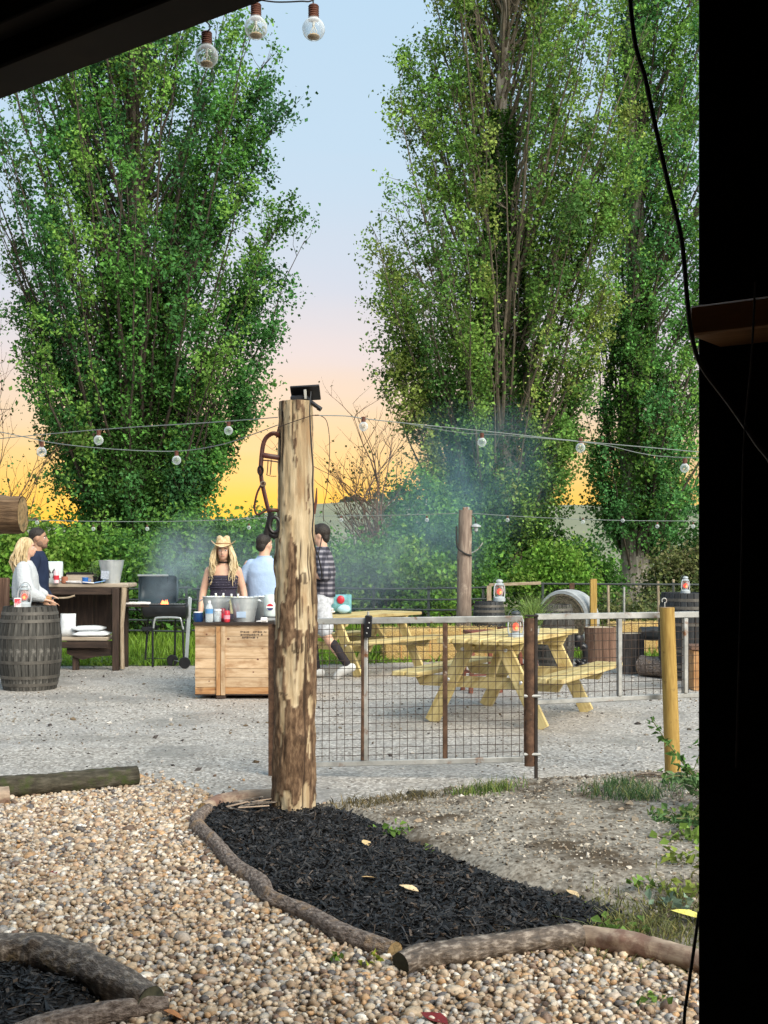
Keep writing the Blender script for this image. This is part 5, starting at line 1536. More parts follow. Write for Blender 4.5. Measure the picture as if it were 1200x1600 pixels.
m_bluelab = plain('blue_label', (.10, .28, .55), .5)
def X_(px, Y): return (px - 600) * Y / FPX
bottle('clear water bottle with a blue label at the left end of the crate bar', (X_(327, 12.55), 12.55, TOP), .225, .040, m_pet, m_whitecap, labelm=m_bluelab)
for lb, px, py, Y, tl in (('slim cream bottle with white cap leaning in the left tub', 341, 936, 12.95, (.1, -.12)), ('stout cream bottle with white cap in the left tub', 348, 938, 12.93, (.1, .05)),
                          ('cream bottle with white cap at the left of the labelled tub', 363, 938, 12.66, (.08, -.04)), ('cream bottle with white cap second from left in the labelled tub', 370, 938, 12.68, (.08, .08))):
    bottle(lb, (X_(px, Y), Y, TOP + .085), .21, .026, m_creambot, m_whitecap, tilt=tl, group='bottles standing in the tubs')
for lb, px, Y in (('heap of white ice and lids in the labelled tub', 384, 12.7), ('heap of white ice in the tub behind the bottle', 338, 12.95), ('heap of white ice in the tub by the log post', 416, 12.98)):
    mb = MB()
    for k in range(46):
        a, r = rnd.uniform(0, 6.28), .125 * math.sqrt(rnd.random())
        mb.box((r * math.cos(a), r * math.sin(a), rnd.uniform(-.01, .025)), (.035, .03, .026), Matrix.Rotation(rnd.uniform(0, 3), 3, 'Z') @ Matrix.Rotation(rnd.uniform(-.6, .6), 3, 'X'), .006)
    mb.lathe([(.0, -.03), (.13, -.03), (.12, -.005), (0, .0)], 16)
    tag(mb.build('ice', m_ice, loc=(X_(px, Y), Y, TOP + .225)), lb, 'ice', kind='stuff')
def can(label, loc, body, band, h=.122, r=.033, group='drink cans', tilt=0.0, name='drink_can'):
    t = thing(name, label, 'can', loc, 0, group); t.rotation_euler = (0, tilt, .3)
    MB().lathe([(r * .8, 0), (r, .008), (r, h - .012), (r * .82, h - .002), (r * .82, h), (r * .72, h - .003), (0, h - .003)], 20).build('body', body, t)
    MB().lathe([(r * 1.012, h * .28), (r * 1.012, h * .62)], 20, cap=False).build('band', band, t)
    return t
m_redcan = plain('red_can', (.55, .03, .05), .35)
m_darkred = plain('dark_red_can', (.22, .02, .04), .35)
m_silver = plain('silver_can', (.55, .56, .56), .3, metal=.6)
can('bright red drink can in front of the labelled tub', (X_(354.5, 12.5), 12.5, TOP), m_redcan, m_pink)
can('dark red can half hidden left of the bright red can', (X_(348, 12.63), 12.63, TOP), m_darkred, m_redcan, h=.14)
jar = thing('glass_jar', 'glass jar with a white lid right of the water bottle', 'jar', (X_(340, 12.58), 12.58, TOP), 0)
MB().lathe([(.036, 0), (.04, .006), (.04, .10), (.034, .115)], 20, cap=False).build('glass', m_pet, jar)
MB().lathe([(0, .004), (.034, .004), (.034, .06), (0, .06)], 16).build('contents', m_ice, jar)
MB().lathe([(.038, .112), (.042, .115), (.042, .135), (0, .137)], 20).build('lid', m_whitecap, jar)
def mug(label, loc, body, rim, h=.085, r=.042, name='enamel_mug', group='mugs', rz=0.0):
    t = thing(name, label, 'mug', loc, rz, group)
    MB().lathe([(r * .92, 0), (r, .006), (r, h), (r * .95, h), (r * .93, .01), (0, .01)], 20).build('cup', body, t)
    MB().lathe([(r * 1.0, h - .004), (r * 1.05, h), (r * 1.0, h + .004), (r * .95, h)], 20, cap=False).build('rim', rim, t)
    MB().tube(spline([(r, 0, h * .8), (r + .03, 0, h * .7), (r + .03, 0, h * .35), (r, 0, h * .25)], 5), .005, 6).build('handle', body, t)
    return t
m_blueen = plain('blue_enamel', (.01, .05, .17), .3)
m_blueen2 = plain('bright_blue_enamel', (.02, .12, .40), .3)
m_copper = plain('copper_mug', (.36, .14, .08), .4)
mug('dark blue enamel mug with white rim on the left corner of the crate', (X_(310, 12.62), 12.62, TOP), m_blueen, m_whitecap, .10, .05, rz=2.5)
# drinks jug with a round red, white and blue mark, by the post
jg = thing('drinks_jug', 'pale plastic jug with a round red white and blue mark beside the log post', 'jug', (X_(423, 12.55), 12.55, TOP + .06))
MB().lathe([(.065, 0), (.072, .01), (.074, .17), (.068, .22), (.062, .23)], 20).build('body', plain('pale_jug', (.62, .70, .68), .4), jg)
for nm, mm, a0, a1 in (('red_half', m_redcan, .25, pi - .25), ('blue_half', plain('navy_print', (.02, .03, .12), .5), pi + .25, 2 * pi - .25)):
    pts = [(.036 * math.cos(a), -.0745, .10 + .036 * math.sin(a)) for a in np.linspace(a0, a1, 12)]
    MB().poly(pts, .003, (0, -1, 0)).build(nm, mm, jg)
MB().poly([(.040 * math.cos(a), -.0735, .10 + .040 * math.sin(a)) for a in np.linspace(0, 2 * pi, 20, endpoint=False)], .0025, (0, -1, 0)).build('white_disc', m_whitecap, jg)
st = thing('jug_stand', 'low black stand under the pale jug on the crate', 'stand', (X_(423, 12.55), 12.55, TOP))
MB().box((0, 0, .055), (.17, .17, .01), None, .002).build('plate', m_plastic, st)
for sx in (-1, 1):
    for sy in (-1, 1): MB().tube([(sx * .07, sy * .07, 0), (sx * .07, sy * .07, .05)], .006, 6).build('leg', m_plastic, st)
rl = thing('paper_roll', 'white paper roll lying right of the labelled tub', 'paper roll', (X_(413, 12.46), 12.46, TOP + .028))
MB().tube([(-.03, .01, 0), (.03, -.005, 0)], .027, 16).build('roll', m_card, rl)
MB().tube([(.0301, -.005, 0), (.0315, -.005, 0)], .009, 12).build('core', m_plastic, rl)
MB().tube(spline([(-.08, 0, -.018), (-.05, -.01, -.014), (-.02, 0, -.016)], 4), .011, 8, flat=(1, .6)).build('loose_end', m_card, rl)

# ---------------------------------------------------------------- barbecue
BY = 16.1
def bx_(px, py, dy=0): return at(px, py, BY + dy)
bb = V(X_(250, BY), BY, 0)
q = thing('barbecue', 'black trolley barbecue with open lid and glowing coals', 'barbecue', bb)
m_bbq = surf('black_enamel', [(.3, (.010, .012, .014)), (.7, (.03, .033, .038))], (9, 9, 9), rough=.3, bump=.05)
m_bbql = surf('lid_inside', [(.3, (.02, .035, .05)), (.6, (.05, .08, .10)), (.8, (.10, .13, .15))], (6, 6, 6), rough=.45, bump=.1)
m_steel = plain('steel_tube', (.42, .45, .45), .35, metal=.5)
m_coal = surf('coal', [(.3, (.01, .01, .01)), (.7, (.10, .09, .085))], (40, 40, 40), bump=.6, bdist=.01)
def L(px, py, dy=0): return bx_(px, py, dy) - bb
# half-barrel fire bowl
def bowl(name, mm, x0, x1, zc, r, yc, a0, a1, th, parent=q, shrink=.82):
    mb = MB(); A = np.linspace(a0, a1, 14); rings = []
    for (xx, s) in ((x0, shrink), (x0 + .02, .96), (x0 + .06, 1), (x1 - .06, 1), (x1 - .02, .96), (x1, shrink)):
        rings.append([(xx, yc + r * s * math.cos(a), zc + r * s * math.sin(a)) for a in A])
    vs = [p for g in rings for p in g]; k = len(A)
    fs = [[i * k + j, i * k + j + 1, (i + 1) * k + j + 1, (i + 1) * k + j] for i in range(5) for j in range(k - 1)]
    fs += [list(range(k)), [5 * k + j for j in range(k)]]
    mb.add(vs, fs, [(v[0], v[1] + v[2]) for v in vs])
    o = mb.build(name, mm, parent); m_ = o.modifiers.new('thickness', 'SOLIDIFY'); m_.thickness = th
    return o
x0, x1 = L(224, 940).x, L(295, 940).x
zr_ = L(0, 944).z
bowl('fire_bowl', m_bbq, x0, x1, zr_, .20, 0, pi, 2 * pi, .006)
MB().bar((x0, -.2, zr_), (x1, -.2, zr_), .014, .012).build('bowl_rim', m_bbq, q)
MB().bar((x0, .2, zr_), (x1, .2, zr_), .014, .012).build('bowl_rim', m_bbq, q)
# lid: half barrel hinged at the back, opened so its hollow faces us
zl = L(0, 945).z
lid = bowl('lid', m_bbql, L(211, 0).x, L(272, 0).x, zl + .20, .20, .20, -pi / 2 + .1, pi / 2 - .1, .006, shrink=.86)
lid.rotation_euler = (0, 0, 0)
MB().bar(L(215, 899, .10), L(263, 899, .10), .03, .026).build('lid_handle', m_steel, q)
for px in (217, 262): MB().bar(L(px, 900, .10), L(px, 912, .14), .012, .012).build('handle_bracket', m_bbq, q)
MB().tube([(x1 - .03, .2, zr_ - .01), (x1 - .03, .22, zr_ + .09)], .018, 8).build('chimney', m_steel, q)
for k in range(14): MB().bar((x0 + .07 + k * (x1 - x0 - .14) / 13, -.185, zr_ + .002), (x0 + .07 + k * (x1 - x0 - .14) / 13, .185, zr_ + .002), .006, .006).build('grill_bar', m_steel, q)
cl = MB()
for k in range(60): cl.ell((rnd.uniform(x0 + .08, x1 - .08), rnd.uniform(-.14, .14), zr_ - .05 + rnd.uniform(-.01, .02)), (.03, .028, .022), None, 7, 5)
o = cl.build('coals', m_coal, q); o['kind'] = 'stuff'
fl = MB()
xf = L(258, 940).x
for k in range(9): fl.lathe([(.016, 0), (.02, .012), (.012, .03), (.002, .05 + .012 * (k % 3))], 8, (xf + rnd.uniform(-.05, .06), rnd.uniform(-.12, .02), zr_ - .015))
fl.build('flames', emit('flame', (1, .22, .06), 3.2), q)
# side shelf with tray
MB().box(((L(199, 0).x + L(238, 0).x) / 2, -.05, L(0, 946).z), (L(238, 0).x - L(199, 0).x, .30, .028), None, .004).build('side_shelf', m_darkwood, q)
MB().bar((L(212, 0).x, -.05, L(0, 949).z), (L(228, 0).x, -.05, L(0, 962).z), .02, .02).build('shelf_bracket', m_bbq, q)
zg = -bb.z
ya, yb = -.20, .20
for (pxt, pxb, yy, mm) in ((227, 222, yb, m_bbq), (243, 243, ya, m_bbq), (270, 269, yb, m_bbq), (289, 291, ya, m_bbq)):
    MB().tube([(L(pxt, 0).x, yy, L(0, 966).z), (L(pxb, 0).x, yy, .02 if pxb < 250 else .08)], .014, 10).build('leg', mm, q)
MB().tube(spline([(L(244, 0).x, ya, L(0, 980).z), (L(246, 0).x, ya, L(0, 968).z), (L(251, 0).x, ya, L(0, 964).z), (L(281, 0).x, ya, L(0, 964).z), (L(287, 0).x, ya, L(0, 968).z), (L(290, 0).x, ya, L(0, 982).z)], 5), .015, 10).build('cradle_tube', m_steel, q)
MB().bar((L(296, 0).x, .05, L(0, 934).z), (L(293, 0).x, -.1, .10), .05, .015, up=(0, 1, 0)).build('side_strut', m_steel, q)
for yy in (ya, yb): MB().bar((L(226, 0).x, yy, L(0, 981).z), (L(244, 0).x, yy, L(0, 981).z), .012, .05).build('side_rail', m_bbq, q)
MB().bar((L(226, 0).x, yb, .10), (L(286, 0).x, yb, .10), .008, .008).build('lower_rail', m_bbq, q)
MB().bar((L(270, 0).x, yb, L(0, 981).z), (L(291, 0).x, ya, L(0, 981).z), .012, .04).build('side_rail', m_bbq, q)
for (px, yy) in ((266, yb), (293, ya)):
    Rw = Matrix.Rotation(pi / 2, 3, 'X')
    w = MB().lathe([(.03, -.012), (.062, -.018), (.076, -.014), (.079, 0), (.076, .014), (.062, .018), (.03, .012)], 24, (L(px, 0).x, yy - .03, .079), R=Rw).build('wheel', m_plastic, q)
    MB().lathe([(.0, -.021), (.028, -.020), (.030, -.012)], 16, (L(px, 0).x, yy - .03, .079), R=Rw).build('hub', m_iron, w)
MB().tube([(L(266, 0).x, yb, .079), (L(293, 0).x, ya, .079)], .006, 6).build('axle', m_steel, q)
tr = thing('food_tray', 'white tray of food on the barbecue side shelf', 'tray', (X_(217, BY), BY - .05, bb.z + L(0, 946).z + .016))
MB().box((0, 0, .006), (.30, .20, .010), None, .003).build('tray', m_card, tr)
for s in (-1, 1): MB().box((0, s * .1, .018), (.30, .012, .022), None, .003).build('tray_wall', m_card, tr)
for k in range(7): MB().ell((-.10 + .034 * k, rnd.uniform(-.05, .05), .022), (.03, .03, .016), None, 9, 6).build('food', m_ice, tr)

# ---------------------------------------------------------------- workbench at left
WY = 15.6
m_barky = surf('waney_edge', [(.3, (.22, .15, .09)), (.6, (.42, .34, .24)), (.8, (.55, .48, .37))], (6, 30, 1), coord='UV', bump=.6, bdist=.01, rough=.85)
m_slab = surf('slab_top', [(.3, (.22, .17, .12)), (.5, (.36, .30, .23)), (.75, (.50, .43, .34))], (3, 26, 1), coord='UV', bump=.4, bdist=.005, rough=.8)
wx0, wx1 = X_(45, WY), X_(186, WY)
wb = thing('workbench', 'rustic dark workbench with waney slab top and low front shelf', 'workbench', ((wx0 + wx1) / 2, WY, 0))
ww = wx1 - wx0
zT = EYE - (915 - 870) * WY / FPX
for k in range(3): MB().box((.04, .12 + .2 * k, zT), (ww + .14, .196, .055), None, .012).build('top_slab', m_slab, wb)
MB().box((0, .03, zT - .075), (ww, .04, .09), None, .005).build('apron', m_darkwood, wb)
for sx in (-1, 1):
    MB().box((sx * (ww / 2 - .045), .02, (zT - .03) / 2), (.085, .085, zT - .03), None, .006).build('leg', m_darkwood, wb)
    MB().box((sx * (ww / 2 - .045), .56, (zT - .03) / 2), (.085, .085, zT - .03), None, .006).build('leg', m_darkwood, wb)
MB().tube([(ww / 2 + .03, .06, .02), (ww / 2 + .025, .05, .6), (ww / 2 + .05, .08, zT - .03)], [.05, .045, .07], 10, flat=(.6, 1), disp=lambda L, a: 1 + .12 * mnoise.noise(Vector((L * 6, a, 3)))).build('waney_side', m_barky, wb)
for k in range(5): MB().box((-ww / 2 + ww * (k + .5) / 5, .60, .78), (ww / 5 - .004, .022, .62), None, .003).build('back_board', m_darkwood, wb)
zS = EYE - (998 - 870) * WY / FPX
for k in range(3): MB().box((-.05, .02 + .17 * k, zS), (ww - .18, .165, .05), None, .01).build('low_shelf', m_slab, wb)
MB().box((-.05, -.06, zS - .075), (ww - .16, .03, .085), None, .005).build('shelf_apron', m_darkwood, wb)
b = MB(); b.poly([(-.1, .02, zS - .03), (ww / 2 - .06, .02, zS - .03), (ww / 2 - .06, .02, zS - .22), (.28, .02, zS - .24), (.1, .02, zS - .28), (-.1, .02, zS - .2)], .03, (0, 1, 0)); b.build('shelf_skirt', m_darkwood, wb)
MB().box((-.0, .1, (zS - .03) / 2), (.08, .07, zS - .03), None, .005).build('middle_leg', m_darkwood, wb)
MB().tube(spline([(-.35, -.02, zT - .16), (-.1, -.04, zT - .16), (.02, -.03, zT - .13)], 5), .012, 8).build('towel_rail', m_barky, wb)
TT = zT + .029
def on(px, dy, dz=0): return (X_(px, WY + dy), WY + dy, TT + dz)
t = tub('tall galvanised bucket with a printed card on the workbench right end', 174, WY + .16, .165, .11, .30, z=TT, tagmat=None, name='metal_bucket', handle=False)
MB().box((-.05, -.150, .11), (.105, .004, .11), Matrix.Rotation(.17, 3, 'X') @ Matrix.Rotation(.1, 3, 'Y'), .001).build('card', plain('printed_card', (.45, .50, .58), .6, var=.35, scale=60), t)
dr = thing('horse_drum', 'white drum with dark horse pictures on the left of the workbench', 'drum', on(84, .2))
MB().lathe([(.105, 0), (.118, .02), (.122, .25), (.118, .285), (.10, .29)], 28).build('body', plain('white_enamel', (.66, .74, .74), .4), dr)
m_horse = plain('dark_print', (.06, .055, .055), .7)
for (cxh, sgn) in ((-.035, 1), (.04, -1)):
    pts = [(-.03, .02), (-.02, .10), (-.005, .135), (.002, .15), (.008, .135), (.022, .115), (.035, .09), (.028, .08), (.012, .09), (.016, .05), (.022, .02)]
    MB().poly([(cxh + sgn * a, -.1215 + .006 * abs(cxh + sgn * a) / .05, .05 + b_) for a, b_ in pts], .003, (0, -1, 0)).build('horse_mark', m_horse, dr)
can('pink and white can at the front edge of the workbench', on(88, -.02, .0), plain('pink_can', (.72, .52, .55), .4), m_redcan, h=.17, r=.036)
mug('copper brown mug beside the pink can', on(101, .06), m_copper, m_copper, .085, .042, name='copper_mug', rz=3.0)
mug('bright blue enamel mug in the middle of the workbench', on(133, .04), m_blueen2, m_blueen2, .075, .04)
tb = thing('crate_tray', 'low wooden seed tray with dark soil on the workbench', 'tray', on(128, .32))
for s in (-1, 1):
    MB().box((0, s * .11, .07), (.36, .015, .11), None, .003).build('long_side', m_slab, tb)
    MB().box((s * .175, 0, .07), (.015, .21, .11), None, .003).build('short_side', m_slab, tb)
MB().box((0, 0, .07), (.335, .205, .10), None, .004).build('soil', m_mulchbed, tb)
MB().box((0, -.118, .13), (.37, .02, .03), None, .003).build('black_rim', m_plastic, tb)
pp_ = thing('herb_plant', 'leafy pale green herb in a pot left of the tall bucket', 'plant', on(152, .25))
MB().lathe([(.05, 0), (.07, .09), (.074, .095), (.06, .085), (0, .08)], 18).build('pot', m_mulchbed, pp_)
k = 160
P = rng.normal(size=(k, 3)) * np.array([.055, .055, .05]) + np.array([0, 0, .17])
v_, f_, c_ = leaf_geo(P, rng.uniform(.03, .06, k), np.array([.16, .26, .09]) * rng.uniform(.5, 1.4, (k, 1)), asp=.35)
np_mesh('leaves', v_, f_, m_leaf, pp_, col=c_)
bk_ = thing('open_booklet', 'blue and white open booklet lying beside the bright blue mug', 'booklet', on(146, .06), .1)
MB().box((-.06, 0, .012), (.15, .13, .012), Matrix.Rotation(.1, 3, 'Y'), .002).build('left_page', m_card, bk_)
MB().box((.085, 0, .02), (.14, .13, .012), Matrix.Rotation(-.18, 3, 'Y'), .002).build('right_page', plain('blue_page', (.20, .36, .62), .5), bk_)
pa = thing('paper_stack', 'loose white papers left of the bright blue mug', 'papers', on(117, .08))
for k in range(4): MB().box((rnd.uniform(-.01, .01), rnd.uniform(-.01, .01), .005 + .008 * k), (.20, .13, .006), Matrix.Rotation(rnd.uniform(-.2, .2), 3, 'Z'), .001).build('sheet', m_card, pa)
# bags on the low shelf
m_bag = surf('white_paper_bag', [(.3, (.60, .64, .67)), (.7, (.80, .83, .85))], (6, 6, 6), rough=.6, bump=.6, bdist=.03)
def pillow(name, label, loc, s, rz, cat, tilt=0.0, mat=None):
    bm = bmesh.new(); bmesh.ops.create_cube(bm, size=1); bmesh.ops.subdivide_edges(bm, edges=bm.edges, cuts=5, use_grid_fill=True)
    for v in bm.verts:
        x, y, z = v.co * 2
        f = max(0.06, (1 - abs(x) ** 4) * (1 - abs(y) ** 4)) ** .5
        n_ = mnoise.noise(Vector((x * 2 + loc[0] * 3, y * 2, z * 2)))
        v.co = Vector((x * s[0] / 2, y * s[1] / 2, z * s[2] / 2 * f + .10 * s[2] * n_))
    me = bpy.data.meshes.new(name); bm.to_mesh(me); bm.free(); me.materials.append(mat or m_bag)
    me.polygons.foreach_set('use_smooth', [True] * len(me.polygons))
    o = link(name, me, None, loc); o.rotation_euler = (tilt, 0, rz)
    return tag(o, label, cat)
SH = zS + .026
pillow('folded_sack', 'folded white sack lying lower on the workbench low shelf', (X_(142, WY), WY + .08, SH + .035), (.46, .30, .08), .05, 'sack')
pillow('folded_sack', 'folded white sack lying on top of the other low shelf sack', (X_(136, WY), WY + .1, SH + .105), (.40, .27, .075), -.05, 'sack')
pillow('paper_bag', 'upright white paper bag on the low shelf behind the barrel', (X_(103, WY), WY + .1, SH + .15), (.20, .30, .10), 0, 'bag', 1.45)
# ---------------------------------------------------------------- far posts, fences, bales, stumps
m_oldpost = surf('weathered_post', [(.3, (.13, .095, .075)), (.5, (.25, .19, .15)), (.75, (.38, .31, .25))], (4, 26, 1), coord='UV', detail=7, bump=.6, bdist=.01, rough=.85, dirt=((.42, .35, .28), .58, .7), dscale=5)
MP = V(X_(726, 18.2), 18.2, 0)
mp = thing('timber_post', 'weathered brown timber post beyond the picnic tables with a small lamp', 'post', MP)
zmt = EYE + (870 - 797) * 18.2 / FPX
MB().tube(spline([(-.02, 0, -.05), (-.01, 0, .8), (.0, 0, 1.6), (.015, 0, zmt)], 6), [.118] * 6 + [.112] * 6 + [.105] * 7, 18, disp=lambda L, a: 1 + .06 * mnoise.noise(Vector((L * 3, math.cos(a) * 2, math.sin(a) * 2)))).build('shaft', m_oldpost, mp)
MB().box((.02, -.02, zmt + .02), (.10, .12, .05), None, .008).build('cap_block', m_galv, mp)
MB().tube(spline([(.10, -.04, zmt - .08), (.15, -.05, zmt - .12), (.17, -.05, zmt - .22)], 4), .008, 6).build('lamp_bracket', m_iron, mp)
MB().lathe([(.02, .03), (.075, .0), (.078, -.02), (.03, -.02), (.03, -.08), (.012, -.10)], 16, (.17, -.05, zmt - .24)).build('lamp', m_enamel, mp)
MB().tube(spline([(-.13, -.1, zmt - .25), (-.12, -.12, zmt - .55), (-.02, -.13, zmt - .66), (.10, -.10, zmt - .70)], 6), .014, 6).build('cable_loop', m_blackcable, mp)
MB().tube(spline([(.10, -.1, zmt - .66), (.2, -.1, zmt - .6), (.27, -.1, zmt - .5)], 5), .008, 6).build('conduit', m_galv, mp)

def rail_fence(label, pts, rails, posts, r=.016, mat=None, name='rail_fence'):
    p0 = Vector(pts[0]); p0.z = 0
    t = thing(name, label, 'fence', p0)
    a, b = Vector(pts[0]), Vector(pts[1]); d = b - a
    for z in rails:
        mb = MB(); mb.tube([a - p0 + d * u + V(0, 0, z + .012 * math.sin(u * 9 + z * 5)) for u in np.linspace(0, 1, 9)], r, 8); mb.build('rail', mat or m_fence, t)
    for u in posts:
        MB().box(a - p0 + d * u + V(0, .02, (max(rails) + .04) / 2), (.045, .016, max(rails) + .04), None, .002).build('post', mat or m_fence, t)
    return t
m_fence = surf('painted_iron', [(.3, (.018, .024, .024)), (.7, (.045, .055, .052))], (8, 8, 8), rough=.55, bump=.2)
FY = 19.6
def fx(px, Y=FY): return V(X_(px, Y), Y, 0)
rail_fence('dark iron rail fence running behind the log post to the timber frame', [fx(300), fx(762)], [.98, .80, .63, .45, .27], [0.02, .2, .4, .615, .8, .985])
rail_fence('dark iron rail fence behind barbecue and workbench at left', [fx(-60), fx(298)], [.98, .80, .63, .45, .27], [.0, .25, .5, .72, .98])
wf = thing('wire_fence', 'fine wire fence with dark posts around the round bale', 'fence', fx(764))
w0 = fx(764)
def fz(py, Y=FY): return EYE - (py - 870) * Y / FPX
MB().bar((0, 0, fz(914)), fx(845) - w0 + V(0, 0, fz(911)), .05, .05).build('pale_rail', m_barky, wf)
MB().box((.0, 0, fz(915) / 2), (.075, .05, fz(915)), None, .004).build('pale_post', m_barky, wf)
MB().tube([fx(830) - w0 + V(0, 0, fz(912)), fx(1150) - w0 + V(0, 0, fz(914))], .018, 8).build('top_rail', m_fence, wf)
for px in (848, 1052): MB().box(fx(px) - w0 + V(0, 0, fz(910) / 2), (.04, .03, fz(910)), None, .003).build('post', m_fence, wf)
MB().box(fx(893) - w0 + V(0, -.03, fz(911) / 2), (.085, .05, fz(911)), None, .003).build('iron_post', m_rust, wf)
MB().tube([fx(975) - w0 + V(0, 0, 0), fx(975) - w0 + V(0, 0, fz(917))], .02, 8).build('galvanised_post', m_galv, wf)
wu = (fx(1150) - fx(764)).x
mb = MB()
for k in range(int(wu / .1)): mb.tube([(k * .1, .01, .1), (k * .1, .01, fz(912))], .0018, 3, cap=False)
for k in range(9): mb.tube([(0, .01, .1 + k * .1), (wu, .01, .1 + k * .1)], .0018, 3, cap=False)
o = mb.build('wire_mesh', m_fence, wf, fix=False); o['kind'] = 'stuff'
stk = thing('timber_stake', 'square pale timber stake right of the round bale', 'stake', V(X_(927, 18.3), 18.3, 0))
MB().box((0, 0, fz(905, 18.3) / 2), (.10, .09, fz(905, 18.3)), None, .006).build('shaft', m_treated, stk)
MB().box((0, 0, fz(905, 18.3) + .004), (.094, .084, .006), None, .002).build('top_end', m_endgrain, stk)
for lb, px, py, Y in (('thin grey stake behind the timber stake', 950, 912, 21.5), ('thin brown stake at the pale poplar foot', 1028, 908, 21.8), ('slim pale stake right of the thin brown one', 1052, 905, 21.6)):
    s_ = thing('thin_stake', lb, 'stake', V(X_(px, Y), Y, 0), 0, 'thin stakes in the grass')
    MB().tube([(0, 0, -.02), (.01, 0, fz(py, Y) * .5), (0, 0, fz(py, Y))], [.028, .026, .024], 8).build('shaft', m_barky, s_)

# straw
m_straw = surf('straw', [(.3, (.26, .16, .05)), (.5, (.46, .31, .11)), (.75, (.64, .48, .22))], (60, 9, 60), detail=6, bump=.9, bdist=.02, rough=.8)
m_strand = attrmat('straw_strand', rough=.6, spec=.3, var=.1)
m_twine = plain('baler_twine', (.55, .25, .08), .6)
def straw_bale(label, loc, s, rz):
    t = thing('straw_bale', label, 'straw bale', loc, rz, 'small straw bales')
    MB().box((0, 0, s[2] / 2), s, None, .035).build('block', m_straw, t)
    n = 1500
    P = rng.uniform(-.5, .5, (n, 3)) * np.array(s) + np.array([0, 0, s[2] / 2])
    ax = rng.integers(0, 3, n); sg = rng.choice([-1, 1], n)
    for k in range(3):
        m = ax == k; P[m, k] = (sg[m] * .5 * s[k] + (s[2] / 2 if k == 2 else 0))
    d = unit(rng.normal(size=(n, 3)) * np.array([1, .5, .6])) * rng.uniform(.05, .14, (n, 1))
    w = np.array([0, 0, .0035])
    vs = np.stack([P - d / 2, P + d / 2, P + d / 2 + w, P - d / 2 + w], 1).reshape(-1, 3)
    vs[:, 2] = np.maximum(vs[:, 2], .002)
    f = np.arange(n)[:, None] * 4 + np.array([0, 1, 2, 3])
    o = np_mesh('loose_straw', vs, f, m_strand, t, col=np.repeat(np.array([.56, .42, .18]) * rng.uniform(.5, 1.4, (n, 1)), 4, 0)); o['kind'] = 'stuff'
    for x in (-.25, .25): MB().tube([(x * s[0] * .9, a * s[1] / 2 * 1.01, s[2] / 2 + b * s[2] / 2 * 1.01) for a, b in ((-1, -1), (1, -1), (1, 1), (-1, 1))], .005, 5, closed=True).build('twine', m_twine, t)
straw_bale('straw bale left of the timber post behind the gate mesh', V(X_(648, 17.2), 17.2, 0), (.92, .45, .46), .03)
straw_bale('straw bale butted to the right end of the first bale', V(X_(738, 17.25), 17.25, 0), (.80, .45, .47), -.04)
straw_bale('straw bale left of the round yellow post at the fence', V(X_(1000, 18.0), 18.0, 0), (.85, .45, .50), .05)

# round bale in net wrap
RB = V(X_(878, 18.6), 18.6, 0)
rb = thing('round_bale', 'big round bale in white wrap with brown straw end', 'round bale', RB, math.radians(-40))
m_wrap = surf('white_net_wrap', [(.3, (.30, .31, .31)), (.7, (.50, .52, .52))], (3, 30, 30), rough=.5, bump=.4, bdist=.02)
m_hay = surf('old_hay', [(.3, (.06, .048, .03)), (.5, (.13, .105, .07)), (.75, (.22, .185, .13))], (30, 30, 30), detail=8, bump=.9, bdist=.03, rough=.9)
Rr = Matrix.Rotation(pi / 2, 3, 'X'); R0 = .49
MB().lathe([(R0 * .88, .005), (R0 * .97, -.002), (R0, -.04), (R0 * 1.012, -.16), (R0, -.32), (R0 * .95, -.36), (0, -.37)], 48, (0, 0, R0), R=Rr, cap=False).build('wrap', m_wrap, rb)
pr = [(0, .02)]
for k in range(1, 12): pr.append((R0 * .9 * k / 11, .014 - .012 * (k % 2) - (.01 if k == 11 else 0)))
MB().lathe(pr, 48, (0, 0, R0), R=Rr, cap=False).build('straw_end', m_hay, rb)

# stumps
m_stumpbark = surf('stump_bark', [(.25, (.05, .028, .02)), (.5, (.17, .10, .07)), (.75, (.32, .21, .15))], (1.2, 26, 1), coord='UV', detail=8, bump=1, bdist=.03, rough=.9, spec=.2)
m_stumpgrey = surf('stump_bark_grey', [(.25, (.02, .018, .017)), (.5, (.075, .065, .06)), (.75, (.22, .19, .18))], (1.2, 26, 1), coord='UV', detail=8, bump=1, bdist=.03, rough=.9, spec=.2)
def stump(label, px, py, r, h, bark, seed):
    p = gd(px, py); p.z = 0
    t = thing('log_stump', label, 'stump', p, 0, 'sawn stump seats')
    N = 40
    def dsp(L, a): return 1 + .05 * math.sin(3 * a + seed) + .045 * abs(math.sin(9 * a + seed + L * .8)) + .03 * mnoise.noise(Vector((L * 6, math.cos(a) * 5, math.sin(a) * 5 + seed)))
    MB().tube([(0, 0, 0), (0, 0, h * .33), (.005, 0, h * .66), (0, 0, h)], [r * 1.04, r, r * .98, r], N, cap=False, disp=dsp).build('bark', bark, t, angle=1.2)
    MB().lathe([(0, h - .004), (r * .5, h - .002), (r * .97, h - .006)], N).build('sawn_top', plain('sawn_top', (.50, .40, .27), .8, var=.3, scale=30), t)
stump('red brown bark stump seat left of the grey one', 938, 1034, .215, .50, m_stumpbark, 2)
stump('dark grey bark stump seat nearest the round yellow post', 985, 1052, .165, .52, m_stumpgrey, 5)
def hlog(name, label, a, b, r, bark, seed):
    log(name, label, [a, a.lerp(b, .33), a.lerp(b, .67), b], r, bark, m_cut, seed=seed, n=18)
ly = 15.4
hlog('log_bench', 'thick charred log lying high across the log seats at right', V(X_(1000, ly), ly, .50), V(X_(1140, ly), ly + .1, .50), .085, m_stave_b, 4)
